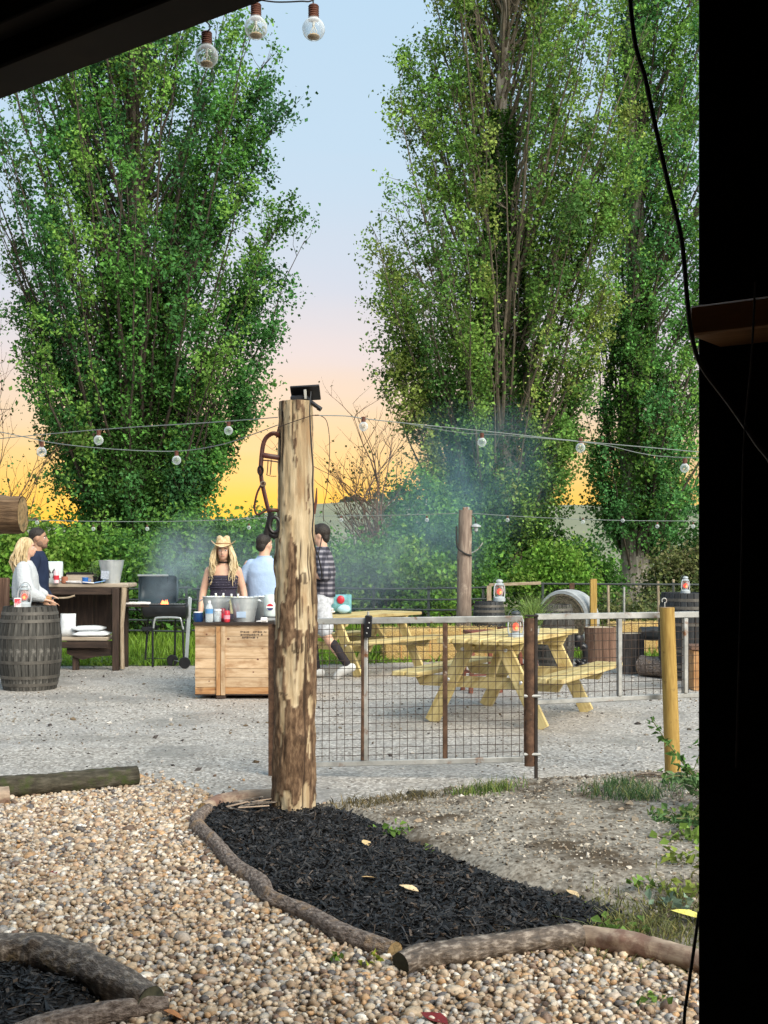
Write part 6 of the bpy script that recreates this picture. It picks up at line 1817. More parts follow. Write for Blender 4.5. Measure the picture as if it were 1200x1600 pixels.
hlog('log_bench', 'pale sided log lying on the ground under the charred log', V(X_(1003, 14.9), 14.9, .13), V(X_(1062, 14.5), 14.5, .13), .13, m_logbark, 6)
hlog('support_log', 'short log carrying the charred log by the black wall', V(X_(1095, ly), ly - .2, .21), V(X_(1095, ly), ly + .3, .21), .20, m_logsheen, 8)
s2 = thing('slat_bench', 'brown wooden bench end by the black wall edge', 'bench', V(X_(1098, 13.4), 13.4, 0))
MB().box((.1, 0, .48), (.55, .34, .05), None, .006).build('seat', m_stumpbark, s2)
for x in (-.11, .33): MB().box((x, 0, .225), (.06, .28, .45), None, .005).build('leg', m_crate_o, s2)

# cast iron pump-like stove stand in front of the round bale
ir = thing('iron_stand', 'black curved iron stand with a bowl left of the stump seats', 'iron stand', gd(906, 1040))
MB().lathe([(.0, .26), (.06, .262), (.095, .30), (.10, .38), (.085, .42), (.08, .42), (.09, .38), (.0, .30)], 20, (-.04, 0, 0)).build('bowl', m_plastic, ir)
MB().tube(spline([(.0, 0, .27), (.06, 0, .25), (.075, 0, .12), (.05, 0, .05), (.0, 0, .035), (-.05, 0, .08)], 6), [.05] * 8 + [.042] * 8 + [.05] * 8 + [.035] * 7, 10).build('stem', m_plastic, ir)
MB().lathe([(.10, 0), (.11, .01), (.06, .03), (.05, .05)], 16, (.03, 0, 0)).build('foot', m_plastic, ir)

# red brown bar stool behind the near table
m_redwood = surf('red_stain', [(.3, (.13, .035, .02)), (.7, (.24, .075, .045))], (4, 30, 1), coord='UV', rough=.55, bump=.2)
def stool(label, px, Y, rz, h=.66):
    t = thing('bar_stool', label, 'stool', V(X_(px, Y), Y, 0), rz, 'red brown stools')
    MB().box((0, 0, h), (.34, .34, .04), None, .012).build('seat', m_redwood, t)
    for sx in (-1, 1):
        for sy in (-1, 1): MB().bar((sx * .17, sy * .17, 0), (sx * .13, sy * .13, h - .02), .045, .045).build('leg', m_redwood, t)
    for z in (.2, .48):
        q_ = .17 - .04 * z / h
        for s in (-1, 1):
            MB().bar((-q_, s * q_, z), (q_, s * q_, z), .03, .02).build('rung', m_redwood, t)
            MB().bar((s * q_, -q_, z + .03), (s * q_, q_, z + .03), .03, .02).build('rung', m_redwood, t)
stool('red brown stool seen between the near table legs at left', 752, 13.2, .2)
stool('red brown stool seen under the near table by the gate post', 808, 13.8, .5)

# teal bag on the far table
bgp = thing('beach_bag', 'teal and red printed bag on the far picnic table', 'bag', (X_(528, 15.5), 15.4, .757))
pl = pillow('bag_body', 'x', (0, 0, 0), (.30, .24, .24), 0, 'bag', 1.3, plain('teal_cloth', (.14, .34, .36), .8, var=.4, scale=14))
del pl['label'], pl['category']
pl.parent = bgp; pl.location = (0.03, 0, .13)
MB().ell((.045, -.13, .19), (.05, .02, .055), None, 10, 8).build('red_patch', m_redcan, bgp)
MB().ell((.08, -.10, .07), (.09, .05, .06), None, 12, 8).build('pale_blue_print', plain('pale_blue_cloth', (.40, .62, .72), .7), bgp)
nb = thing('napkin_pile', 'crumpled white napkins at the left end of the far table', 'napkins', (X_(512, 15.35), 15.3, .757))
for k in range(5): MB().ell((rnd.uniform(-.05, .05), rnd.uniform(-.04, .04), .02 + .012 * k), (.06, .05, .022), Matrix.Rotation(rnd.uniform(0, 3), 3, 'Z'), 9, 6).build('napkin', m_card, nb)

# ---------------------------------------------------------------- festoon strings over the yard
def sag(a, b, s, k=14):
    return [a.lerp(b, u) - V(0, 0, 4 * s * u * (1 - u)) for u in np.linspace(0, 1, k)]
PT = lambda px, py, dy=0: at(px, py, pb.y + dy)
def string(label, pts, r=.003, mat=None, name='festoon_string'):
    return tag(MB().tube(pts, r, 5).build(name, mat or m_wire), label, 'festoon wire', 'festoon wires over the yard')
string('upper festoon wire from the log post top to the left', spline([PT(434, 652, -.08), PT(330, 660, .2), PT(200, 668, .5), PT(65, 679, .9), PT(-150, 700, 1.4)], 8))
string('lower sagging festoon wire from the log post to the left', spline([PT(434, 664, -.08), PT(380, 684, .1), PT(340, 696, .2), PT(275, 705, .4), PT(180, 702, .5), PT(90, 693, .7), PT(30, 681, .9), PT(-120, 650, 1.4)], 8))
string('upper festoon wire from the log post to the right', spline([PT(490, 649, -.08), PT(540, 650, .0), PT(568, 654, .1), PT(640, 662, .2), PT(760, 674, .4), PT(900, 689, .7), PT(1000, 698, .8), PT(1180, 714, 1.0)], 8))
string('lower festoon wire splitting off towards the black wall', spline([PT(640, 663, .2), PT(720, 676, .35), PT(800, 681, .5), PT(930, 693, .7), PT(1000, 708, .8), PT(1050, 714, .9), PT(1180, 718, 1.0)], 8), .0022)
for lb, px, py, dy, s in (('festoon bulb left of the left poplar trunk on the upper wire', 154, 680, .6, 1.0), ('faint festoon bulb at far left over the sawn beam', 65, 698, .8, 1.05),
                       ('festoon bulb lowest on the sagging left wire', 276, 712, .4, 1.0), ('festoon bulb closest to the bridle on the left wire', 357, 666, .2, .95),
                       ('festoon bulb against the orange sky right of the log post', 568, 659, .1, 1.0), ('festoon bulb in front of the smoky lower poplar', 753, 684, .4, 1.0),
                       ('festoon bulb between the two right poplars', 907, 692, .7, 1.0), ('festoon bulb nearest the black wall edge', 1070, 724, .9, 1.0)):
    bulb(PT(px, py - 3, dy), lb, 'festoon bulbs over the yard', s * (1.05 if dy < .5 else 1.15), False)
FAR = lambda px, py: at(px, py, 18.2)
string('far low festoon wire from the timber post to the right', spline([FAR(736, 802), FAR(830, 808), FAR(960, 813), FAR(1090, 814), FAR(1180, 812)], 6), .005)
string('far low festoon wire from the timber post to the left', spline([FAR(716, 802), FAR(620, 805), FAR(520, 806), FAR(430, 808)], 6), .005)
string('far low festoon wire in front of the left poplar foot', spline([FAR(20, 812), FAR(60, 813), FAR(180, 815), FAR(300, 814), FAR(430, 808)], 6), .005)
for k, (lb, px, py) in enumerate((('tiny far bulb left of the left poplar foot', 58, 816), ('tiny far bulb in front of the left poplar foot', 146, 826), ('tiny far bulb right of the left poplar foot', 230, 826), ('tiny far bulb above the white shirt', 389, 824),
        ('tiny far bulb just right of the log post', 533, 812), ('tiny far bulb left of the timber post', 667, 812), ('tiny far bulb right of the timber post', 793, 812), ('tiny far bulb over the lime shrub', 911, 815), ('tiny far bulb left of the pale trunk', 973, 813), ('tiny far bulb right of the pale trunk', 1027, 822), ('tiny far bulb nearest the black wall', 1083, 822))):
    bulb(FAR(px, py - 4), lb, 'small bulbs on the far wires', 1.15, False)

cb2 = thing('wooden_cabinet', 'dark brown wooden cabinet side at the left frame edge behind the white jumper', 'cabinet', V(X_(-14, 15.2), 15.2, 0))
for k in range(3): MB().box((-.16 + .16 * k, 0, .92), (.156, .03, .62), None, .004).build('upright_board', m_stumpbark, cb2)
MB().box((0, -.03, .66), (.52, .09, .035), None, .005).build('ledge', m_slab, cb2)
MB().box((0, .16, .33), (.48, .30, .62), None, .006).build('base', m_darkwood, cb2)
# ---------------------------------------------------------------- people
def bake(mb, name, mat, parent, voxel, smooth=6, fac=.5):
    o = mb.build(name, mat, None, fix=True, smooth=False)
    r = o.modifiers.new('r', 'REMESH'); r.mode = 'VOXEL'; r.voxel_size = voxel
    s = o.modifiers.new('s', 'SMOOTH'); s.iterations = smooth; s.factor = fac
    dg = bpy.context.evaluated_depsgraph_get()
    me = bpy.data.meshes.new_from_object(o.evaluated_get(dg))
    old = o.data
    o.modifiers.clear(); o.data = me
    bpy.data.meshes.remove(old)
    me.materials.clear(); me.materials.append(mat)
    me.polygons.foreach_set('use_smooth', [True] * len(me.polygons))
    o.parent = parent
    return o
def skinmat(name, c):
    m = surf(name, [(.3, tuple(x * .9 for x in c)), (.7, tuple(min(1, x * 1.08) for x in c))], (14, 14, 14), rough=.5, spec=.35, bump=.05)
    m.node_tree.nodes['Principled BSDF'].inputs['Subsurface Weight'].default_value = .08
    return m
def cloth(name, c, var=.10, scale=10, bump=.5):
    return surf(name, [(.3, tuple(x * (1 - var) for x in c)), (.7, tuple(min(.95, x * (1 + var)) for x in c))], (scale,) * 3, rough=.85, spec=.15, bump=bump, bdist=.02)
X3, Y3, Z3 = V(1, 0, 0), V(0, 1, 0), V(0, 0, 1)
def limb(mb, pts, rs, n=14):
    mb.tube(spline(pts, 5), list(np.interp(np.linspace(0, len(rs) - 1, (len(pts) - 1) * 5 + 1), range(len(rs)), rs)), n)
    for p, r in ((pts[0], rs[0]), (pts[-1], rs[-1])): mb.ell(p, r * .98, None, 12, 8)
def hand(mb, w, d, up, s=1.0, curl=.5, thumb_side=1):
    """wrist w, direction d, palm normal up"""
    d, up = Vector(d).normalized(), Vector(up).normalized()
    sd_ = d.cross(up).normalized(); up = sd_.cross(d).normalized()
    R = Matrix((d, sd_, up)).transposed()
    c = w + d * .05 * s
    mb.ell(c, (.055 * s, .040 * s, .017 * s), R, 14, 10)
    for k, (o, L) in enumerate(((-.030, .062), (-.011, .074), (.010, .072), (.029, .056))):
        b = w + d * .088 * s + sd_ * o * s
        p1 = b + (d * math.cos(curl * .5) - up * math.sin(curl * .5)) * L * .45 * s + sd_ * o * .15
        p2 = p1 + (d * math.cos(curl * 1.3) - up * math.sin(curl * 1.3)) * L * .32 * s
        p3 = p2 + (d * math.cos(curl * 2.0) - up * math.sin(curl * 2.0)) * L * .26 * s
        mb.tube([b - d * .03 * s, b, p1, p2, p3], [.009 * s, .0092 * s, .0085 * s, .008 * s, .0065 * s], 8)
    t0 = w + d * .03 * s + sd_ * (.032 * thumb_side) * s
    t1 = t0 + (d * .55 + sd_ * .7 * thumb_side - up * .2).normalized() * .035 * s
    t2 = t1 + (d * .85 + sd_ * .35 * thumb_side - up * .4).normalized() * .034 * s
    mb.tube([t0 - d * .01, t0, t1, t2], [.012 * s, .0115 * s, .0105 * s, .008 * s], 8)
def head(mb, c, yaw, s=1.0, pitch=0.0):
    """head centre c, facing +Y turned by yaw; returns the local->world matrix"""
    R = Matrix.Rotation(yaw, 3, 'Z') @ Matrix.Rotation(pitch, 3, 'X')
    f = lambda x, y, z: c + R @ (V(x, y, z) * s)
    mb.ell(f(0, -.012, .025), (.075 * s, .095 * s, .092 * s), R, 20, 14)
    mb.ell(f(0, .018, -.035), (.060 * s, .070 * s, .078 * s), R, 18, 12)
    mb.ell(f(0, .045, -.082), (.036 * s, .038 * s, .030 * s), R, 14, 10)        # chin
    mb.ell(f(0, .062, .028), (.055 * s, .022 * s, .016 * s), R, 14, 8)          # brow
    for sx in (-1, 1):
        mb.ell(f(sx * .036, .055, -.022), (.024 * s, .024 * s, .024 * s), R, 12, 8)
        mb.ell(f(sx * .076, -.008, -.008), (.010 * s, .020 * s, .032 * s), R, 12, 8)   # ears
    mb.tube([f(0, .078, .018), f(0, .094, -.008), f(0, .108, -.028), f(0, .092, -.038)], [.009 * s, .011 * s, .015 * s, .012 * s], 10)
    mb.ell(f(0, .083, -.058), (.024 * s, .011 * s, .007 * s), R, 12, 8)
    mb.ell(f(0, .080, -.068), (.021 * s, .011 * s, .007 * s), R, 12, 8)
    return f, R
def face(parent, f, R, s, lip=(.42, .16, .13), brow=(.10, .06, .03), beard=None):
    ew, ed, lm, bm_ = plain('eye_white', (.7, .68, .65), .3), plain('iris', (.03, .025, .02), .2), plain('lips', lip, .45), plain('brow_hair', brow, .8)
    for sx in (-1, 1):
        e = MB().ell(f(sx * .033, .070, .004), (.0145 * s, .010 * s, .0085 * s), R, 12, 8).build('eye', ew, parent)
        MB().ell(f(sx * .033, .0775, .004), (.0065 * s, .004 * s, .007 * s), R, 10, 6).build('iris', ed, e)
        MB().tube([f(sx * .016, .0855, .024), f(sx * .034, .0845, .031), f(sx * .053, .070, .025)], [.0035 * s, .0045 * s, .002 * s], 6).build('eyebrow', bm_, parent)
    MB().ell(f(0, .0885, -.059), (.024 * s, .0085 * s, .0055 * s), R, 12, 6).build('mouth', lm, parent)
def torso(mb, rings, n=24):
    mb.loft([((0 + r[3], r[4], r[0]) if len(r) > 3 else (0, 0, r[0]), r[1], r[2], X3, Y3) for r in rings], n)
def person(label, loc, yaw, h=1.7):
    t = thing('person', label, 'person', loc, yaw)
    t.scale = (h / 1.7,) * 3
    return t
def hair_strands(name, parent, mat, f, roots, k=9):
    mb = MB()
    for pts, r in roots: mb.tube(spline(pts, 3), list(np.interp(np.linspace(0, 1, (len(pts) - 1) * 3 + 1), [0, .15, .8, 1], [r * .7, r, r * .8, r * .25])), 4)
    return mb.build(name, mat, parent, angle=1.5)
VOX = .0118

# common lower body
def legs_std(mb, fm=1.0, feet=True, spread=.09, kn=0.0):
    for sx in (-1, 1):
        limb(mb, [V(sx * spread, 0, .88), V(sx * spread, .01 + kn, .50), V(sx * spread * .95, -.02, .09)], [.088 * fm, .055 * fm, .038])
        if feet: limb(mb, [V(sx * spread * .95, -.04, .05), V(sx * spread, .05, .035), V(sx * spread * 1.1, .15, .028)], [.042, .04, .03])
def trousers(parent, mat, fm=1.0, spread=.09, top=.98, w=.16, kn=0.0):
    mb = MB()
    torso(mb, [(top, w * .93, .115), (.92, w, .125), (.84, w * 1.02, .125), (.80, w * .95, .11)])
    for sx in (-1, 1): limb(mb, [V(sx * spread, 0, .86), V(sx * spread, .01 + kn, .50), V(sx * spread * .95, -.02, .07)], [.100 * fm, .072 * fm, .062 * fm])
    return bake(mb, 'trousers', mat, parent, .018)
def shoes(parent, mat, spread=.09):
    for sx in (-1, 1):
        mb = MB(); limb(mb, [V(sx * spread * .95, -.05, .052), V(sx * spread, .05, .045), V(sx * spread * 1.1, .16, .036)], [.05, .048, .038])
        mb.box((sx * spread, .05, .012), (.085, .28, .024), None, .01)
        bake(mb, 'shoe', mat, parent, .01)

m_skin_f = skinmat('skin_fair', (.62, .38, .27))
m_skin_t = skinmat('skin_tan', (.46, .26, .17))
m_skin_d = skinmat('skin_olive', (.40, .23, .15))
m_navy = cloth('navy_cloth', (.018, .028, .06), .2)
m_whiteknit = cloth('white_knit', (.50, .53, .55), .06, 40, .6)
m_darktrouser = cloth('dark_trousers', (.022, .02, .022), .2)
m_blond = surf('blond_hair', [(.3, (.34, .24, .12)), (.5, (.56, .43, .24)), (.75, (.74, .62, .40))], (50, 50, 6), rough=.45, spec=.4, bump=.5, bdist=.01)
m_dkhair = surf('dark_hair', [(.3, (.010, .008, .007)), (.7, (.035, .026, .02))], (60, 60, 60), rough=.6, bump=.8, bdist=.01)
m_whiteshoe = cloth('pale_shoe', (.6, .6, .58))

# --- blond person in white jumper, hand on the barrel, looking right
WYa = 14.05
p1 = person('long haired blond person in a white jumper leaning on the grey barrel', (X_(40, WYa), WYa, 0), -pi / 2 + .12, 1.72)
sk = MB()
f, R = head(sk, V(0, .02, 1.59), 0.05, .98)
limb(sk, [V(0, -.01, 1.36), V(0, .0, 1.47), V(0, .01, 1.54)], [.06, .05, .05])
torso(sk, [(.84, .15, .11), (1.0, .13, .095), (1.2, .145, .10), (1.34, .16, .09), (1.41, .08, .06)])
RW, LW = V(.20, .25, .985), V(-.16, .22, 1.02)
limb(sk, [V(.16, 0, 1.34), V(.24, .08, 1.10), RW], [.05, .042, .027]); hand(sk, RW, (-.1, 1, -.25), (0, .25, 1), .95, .25, -1)
limb(sk, [V(-.16, 0, 1.34), V(-.22, .05, 1.10), LW], [.05, .042, .027]); hand(sk, LW, (.1, 1, -.1), (0, .1, 1), .95, .5, 1)
legs_std(sk, .95)
bake(sk, 'body', m_skin_f, p1, VOX)
face(p1, f, R, .98)
jm = MB()
torso(jm, [(.985, .165, .135), (1.02, .185, .155), (1.12, .19, .155), (1.26, .19, .145), (1.36, .175, .115), (1.42, .10, .08), (1.44, .075, .07)])
limb(jm, [V(.15, 0, 1.35), V(.25, .06, 1.10), RW + V(.0, -.03, .02)], [.085, .098, .05])
limb(jm, [V(-.15, 0, 1.35), V(-.24, .04, 1.10), LW + V(0, -.03, .02)], [.085, .098, .05])
jo = bake(jm, 'jumper', m_whiteknit, p1, .012, 4)
hm = MB(); torso(hm, [(.96, .17, .14), (.995, .172, .142)]); hm.build('hem', m_whiteknit, jo)
trousers(p1, cloth('brown_trousers', (.035, .026, .022), .2), 1.0)
shoes(p1, m_darktrouser)
rg = random.Random(3)
roots = []
for k in range(230):
    a = rg.uniform(-2.6, 2.6) + (-pi / 2)      # around the back and sides of the skull
    z = rg.uniform(.0, .085); rr = .088 * math.sqrt(max(.05, 1 - (z / .11) ** 2))
    p = f(math.cos(a) * rr * .9, math.sin(a) * rr * 1.05 - .01, z + .02)
    if math.sin(a) > .35: continue
    out = V(math.cos(a), math.sin(a) * 1.0, 0)
    e = V(p.x * .9, min(p.y, .0), 0)
    ln = rg.uniform(.26, .44)
    roots.append(([f(0, -.01, .115), p + out * .012, p + out * (.02 + rg.uniform(0, .025)) + V(rg.uniform(-.015, .015), -.02, -ln * .35), p + out * (.03 + rg.uniform(-.01, .03)) + V(rg.uniform(-.025, .025), -.035 + rg.uniform(-.02, .02), -ln * .6), p + out * .02 + V(rg.uniform(-.03, .03), -.03, -ln * .82), p + out * .02 + V(rg.uniform(-.035, .035), -.025, -ln)], rg.uniform(.005, .010)))
hr_ = hair_strands('hair', p1, m_blond, f, roots)
cap_ = MB(); cap_.ell(f(0, -.022, .034), (.083, .098, .092), R, 18, 12); cap_.build('hair_crown', m_blond, hr_)
MB().box(V(.1, .24, .985), (.10, .14, .07), None, .02).build('tan_pouch', plain('tan_leather', (.36, .19, .07), .6), p1)

# --- dark haired person in navy
NY = 14.75
p2 = person('short haired person in a navy sweatshirt standing behind the white jumper', (X_(58, NY), NY, 0), -pi / 2 + .1, 1.85)
sk = MB()
f, R = head(sk, V(0, .02, 1.59), 0, 1.0)
limb(sk, [V(0, -.01, 1.36), V(0, .0, 1.47), V(0, .01, 1.54)], [.07, .06, .058])
torso(sk, [(.84, .15, .11), (1.0, .14, .10), (1.2, .16, .11), (1.34, .18, .10), (1.41, .09, .07)])
RW, LW = V(.24, .14, .86), V(-.24, .12, .86)
for W_, s_ in ((RW, 1), (LW, -1)):
    limb(sk, [V(s_ * .19, 0, 1.36), V(s_ * .25, -.02, 1.10), W_], [.055, .045, .03]); hand(sk, W_, (0, .3, -1), (s_, 0, 0), 1.02, .6, 1 if s_ < 0 else -1)
legs_std(sk)
bake(sk, 'body', m_skin_d, p2, VOX)
face(p2, f, R, 1.0, (.30, .13, .10), (.015, .012, .01))
jm = MB()
torso(jm, [(.93, .165, .125), (1.05, .17, .13), (1.22, .185, .13), (1.34, .20, .12), (1.42, .11, .085), (1.445, .085, .08)])
for W_, s_ in ((RW, 1), (LW, -1)): limb(jm, [V(s_ * .18, 0, 1.36), V(s_ * .255, -.02, 1.10), W_ + V(0, -.02, .04)], [.078, .064, .046])
bake(jm, 'sweatshirt', m_navy, p2, .012, 4)
trousers(p2, m_darktrouser); shoes(p2, m_whiteshoe)
hc = MB(); hc.ell(f(0, -.022, .042), (.080, .096, .086), R, 20, 14); hc.ell(f(0, .006, .088), (.058, .05, .024), R, 16, 10); hc.ell(f(0, -.07, -.01), (.066, .045, .055), R, 16, 10)
bake(hc, 'hair', m_dkhair, p2, .008, 3)
bd = MB(); bd.ell(f(0, .050, -.085), (.045, .046, .036), R, 14, 10); bd.ell(f(.05, .015, -.06), (.014, .04, .035), R, 10, 8); bd.ell(f(-.05, .015, -.06), (.014, .04, .035), R, 10, 8)
bd.build('stubble', plain('stubble', (.16, .09, .06), .8), p2)

# --- person in cowboy hat and strapless dark dress, facing us
HYa = 13.55
p3 = person('person in a straw cowboy hat and strapless dark dress behind the crate bar', (X_(349, HYa), HYa, 0), pi + .1, 1.68)
sk = MB()
f, R = head(sk, V(0, .02, 1.585), -.05, .98)
limb(sk, [V(0, -.01, 1.36), V(0, .0, 1.46), V(0, .01, 1.53)], [.06, .048, .048])
torso(sk, [(.84, .16, .12), (.98, .135, .10), (1.08, .13, .10), (1.2, .15, .115), (1.30, .165, .105), (1.38, .14, .085), (1.42, .07, .06)])
RW, LW = V(.26, .10, .84), V(-.27, .12, .84)
for W_, s_ in ((RW, 1), (LW, -1)):
    limb(sk, [V(s_ * .165, -.005, 1.36), V(s_ * .235, -.02, 1.09), W_], [.05, .043, .027]); hand(sk, W_, (0, .25, -1), (s_, 0, 0), .95, .4, 1 if s_ < 0 else -1)
legs_std(sk, .95)
bake(sk, 'body', m_skin_f, p3, VOX)
face(p3, f, R, .98)
dm = cloth('dotted_dress', (.045, .04, .06), .2)
t_ = dm.node_tree; p_ = t_.nodes['Principled BSDF']
vo = t_.nodes.new('ShaderNodeTexVoronoi'); vo.inputs['Scale'].default_value = 45
t_.links.new(texco(t_, 'Object', (1, 1, 1)), vo.inputs['Vector'])
src = p_.inputs['Base Color'].links[0].from_socket
t_.links.new(mixc(t_, ramp(t_, [(.15, (1, 1, 1)), (.22, (0, 0, 0))], vo.outputs['Distance']), src, (.16, .15, .18)), p_.inputs['Base Color'])
dr_ = MB()
torso(dr_, [(1.305, .172, .12), (1.29, .176, .132), (1.22, .168, .138), (1.12, .150, .120), (1.06, .155, .122), (.98, .19, .15), (.86, .225, .18), (.70, .25, .21), (.62, .255, .215)], 40)
bake(dr_, 'dress', dm, p3, .012, 2)
for z in (1.28, 1.25, 1.22, 1.19, 1.16): MB().loft([((0, 0, z - .006), .176 - (1.28 - z) * .12, .137, X3, Y3), ((0, 0, z), .181 - (1.28 - z) * .12, .141, X3, Y3), ((0, 0, z + .006), .176 - (1.28 - z) * .12, .137, X3, Y3)], 32).build('gather', dm, p3)
MB().tube([(.052 * math.cos(a), .0 + .054 * math.sin(a), 1.455) for a in np.linspace(0, 2 * pi, 20, endpoint=False)], .009, 8, closed=True).build('choker', m_darktrouser, p3)
shoes(p3, m_whiteshoe)
roots = []
for k in range(260):
    a = rg.uniform(0, 2 * pi)
    if .75 < a < 2.4: continue
    z = rg.uniform(.0, .06); rr = .086
    p = f(math.cos(a) * rr * .95, math.sin(a) * rr * 1.05 - .01, z + .01)
    out = V(math.cos(a), math.sin(a) * .6, 0); ln = rg.uniform(.24, .42)
    frw = .05 if abs(math.cos(a)) > .6 else -.02
    roots.append(([f(0, -.01, .105), p + out * .008, p + out * (.03 + rg.uniform(0, .03)) + V(rg.uniform(-.012, .012), frw * .4, -ln * .35), p + out * (.045 + rg.uniform(-.015, .03)) + V(rg.uniform(-.02, .02), frw, -ln * .62), p + out * .045 + V(rg.uniform(-.03, .03), frw, -ln * .84), p + out * .05 + V(rg.uniform(-.03, .03), frw * 1.3, -ln)], rg.uniform(.005, .010)))
hr_ = hair_strands('hair', p3, m_blond, f, roots)
m_hat = surf('straw_hat', [(.3, (.40, .27, .12)), (.5, (.60, .45, .25)), (.75, (.76, .62, .40))], (40, 40, 40), rough=.7, bump=.6, bdist=.005)
hat = MB(); vs, fs = [], []
NR = 28
prof = [(.002, .185, 0), (.05, .180, .0), (.074, .165, 0), (.082, .12, 0), (.090, .075, 0), (.10, .066, 1), (.120, .062, 1), (.142, .060, 1), (.145, .056, 1), (.13, .056, 1), (.088, .066, 1)]
for (r, z, br_) in prof:
    for j in range(NR):
        a = 2 * pi * j / NR
        x, y = r * math.cos(a), r * 1.12 * math.sin(a)
        zz = z
        if br_: zz += .11 * (abs(math.cos(a)) ** 2.0) * ((r - .09) / .085) ** 1.2 - .025 * (abs(math.sin(a)) ** 2) * max(0, (r - .09) / .085) if r > .09 else 0
        else: zz -= .028 * math.exp(-(x / .022) ** 2) * (z > .15)
        vs.append(f(x, y - .005, zz + .005))
for i in range(len(prof) - 1):
    for j in range(NR): fs.append([i * NR + j, i * NR + (j + 1) % NR, (i + 1) * NR + (j + 1) % NR, (i + 1) * NR + j])
hat.add(vs, fs, [(v.x, v.z) for v in vs]); ho = hat.build('cowboy_hat', m_hat, p3, angle=1.0)
MB().tube([f(.0885 * math.cos(a), .0885 * 1.12 * math.sin(a) - .005, .088) for a in np.linspace(0, 2 * pi, 28, endpoint=False)], .009, 6, closed=True, flat=(.5, 1)).build('hat_band', plain('hat_band', (.30, .17, .08), .7), ho)

# --- person in white T-shirt seen from behind
SYa = 13.75
p4 = person('person in a pale blue white T-shirt seen from behind at the crate bar', (X_(413, SYa), SYa, 0), -.15, 1.76)
sk = MB()
f, R = head(sk, V(0, .02, 1.585), -.45, 1.02)
limb(sk, [V(0, -.01, 1.36), V(0, .0, 1.47), V(0, .01, 1.54)], [.072, .062, .06])
torso(sk, [(.84, .16, .12), (1.0, .15, .11), (1.2, .17, .12), (1.34, .19, .10), (1.41, .09, .07)])
RW, LW = V(.25, .20, .92), V(-.30, .06, .86)
for W_, s_ in ((RW, 1), (LW, -1)):
    limb(sk, [V(s_ * .18, 0, 1.36), V(s_ * .262, -.01, 1.10), W_], [.056, .048, .031]); hand(sk, W_, (0, .6, -1), (s_, 0, 0), 1.02, .6, 1 if s_ < 0 else -1)
legs_std(sk)
bake(sk, 'body', m_skin_f, p4, VOX)
face(p4, f, R, 1.0, (.36, .16, .13), (.05, .035, .02))
m_tee = cloth('white_tee', (.40, .53, .74), .05, 12, .5)
ts = MB()
torso(ts, [(.90, .195, .14), (1.0, .192, .142), (1.15, .195, .145), (1.28, .212, .14), (1.37, .195, .11), (1.43, .10, .085), (1.45, .078, .075)], 32)
for s_ in (-1, 1): limb(ts, [V(s_ * .145, 0, 1.355), V(s_ * .195, -.003, 1.29), V(s_ * .235, -.005, 1.20)], [.075, .072, .070])
to = bake(ts, 'tee_shirt', m_tee, p4, .011, 3)
MB().tube([(.076 * math.cos(a), .004 + .074 * math.sin(a), 1.452) for a in np.linspace(0, 2 * pi, 24, endpoint=False)], .008, 8, closed=True).build('collar', m_tee, to)
trousers(p4, m_darktrouser, 1.05, w=.17); shoes(p4, m_whiteshoe)
hc = MB(); hc.ell(f(0, -.024, .038), (.080, .096, .090), R, 20, 14); hc.ell(f(0, .03, .078), (.062, .05, .034), R, 16, 10); hc.ell(f(0, -.072, -.02), (.066, .042, .058), R, 16, 10)
bake(hc, 'hair', m_dkhair, p4, .008, 3)

# --- person in plaid shirt walking to the left behind the log post
PYa = 14.6
p5 = person('person in a dark plaid shirt and pale shorts walking left behind the log post', (X_(503, PYa), PYa, 0), pi / 2 - .15, 1.90)
sk = MB()
f, R = head(sk, V(0, .03, 1.585), .1, .98)
limb(sk, [V(0, -.01, 1.36), V(0, .0, 1.47), V(0, .015, 1.54)], [.07, .06, .058])
torso(sk, [(.84, .15, .12), (1.0, .14, .11), (1.2, .165, .115), (1.34, .185, .10), (1.41, .09, .07)])
RW, LW = V(.22, .26, 1.10), V(-.22, .10, 1.16)
limb(sk, [V(.20, 0, 1.36), V(.25, -.04, 1.10), RW], [.055, .046, .03]); hand(sk, RW, (-.2, 1, .2), (1, 0, .2), 1.0, .8, -1)
limb(sk, [V(-.20, 0, 1.36), V(-.27, -.10, 1.14), LW], [.055, .046, .03]); hand(sk, LW, (.2, 1, .3), (-1, 0, .2), 1.0, .8, 1)
HK = {1: [V(.09, 0, .88), V(.09, .14, .50), V(.09, .08, .09)], -1: [V(-.09, 0, .88), V(-.09, -.06, .50), V(-.09, -.30, .17)]}
for s_ in (1, -1):
    limb(sk, HK[s_], [.088, .056, .038])
    a = HK[s_][2]
    tip = a + (V(0, .16, -.055) if s_ > 0 else V(0, .12, -.13))
    limb(sk, [a + V(0, -.03, -.035), tip], [.038, .03])
bake(sk, 'body', m_skin_f, p5, VOX)
face(p5, f, R, .98, (.36, .16, .13), (.03, .02, .015))
m_plaid, t_, p_ = newmat('plaid_shirt')
wz = []
for ax, sc3 in (('Z', 17.0), ('X', 13.0), ('Y', 13.0)):
    w = t_.nodes.new('ShaderNodeTexWave'); w.wave_type = 'BANDS'; w.bands_direction = ax; w.inputs['Scale'].default_value = sc3 / 3.1
    w.inputs['Distortion'].default_value = .6
    t_.links.new(texco(t_, 'Object', (1, 1, 1)), w.inputs[0]); wz.append(w.outputs['Fac'])
ca = ramp(t_, [(.35, (.05, .05, .07)), (.6, (.13, .125, .15)), (.9, (.26, .25, .28))], wz[0])
cb_ = ramp(t_, [(.3, (.22, .22, .28)), (.6, (1, 1, 1))], wz[2])
cc_ = mixc(t_, .8, ca, cb_, 'MULTIPLY')
t_.links.new(cc_, p_.inputs['Base Color']); p_.inputs['Roughness'].default_value = .85
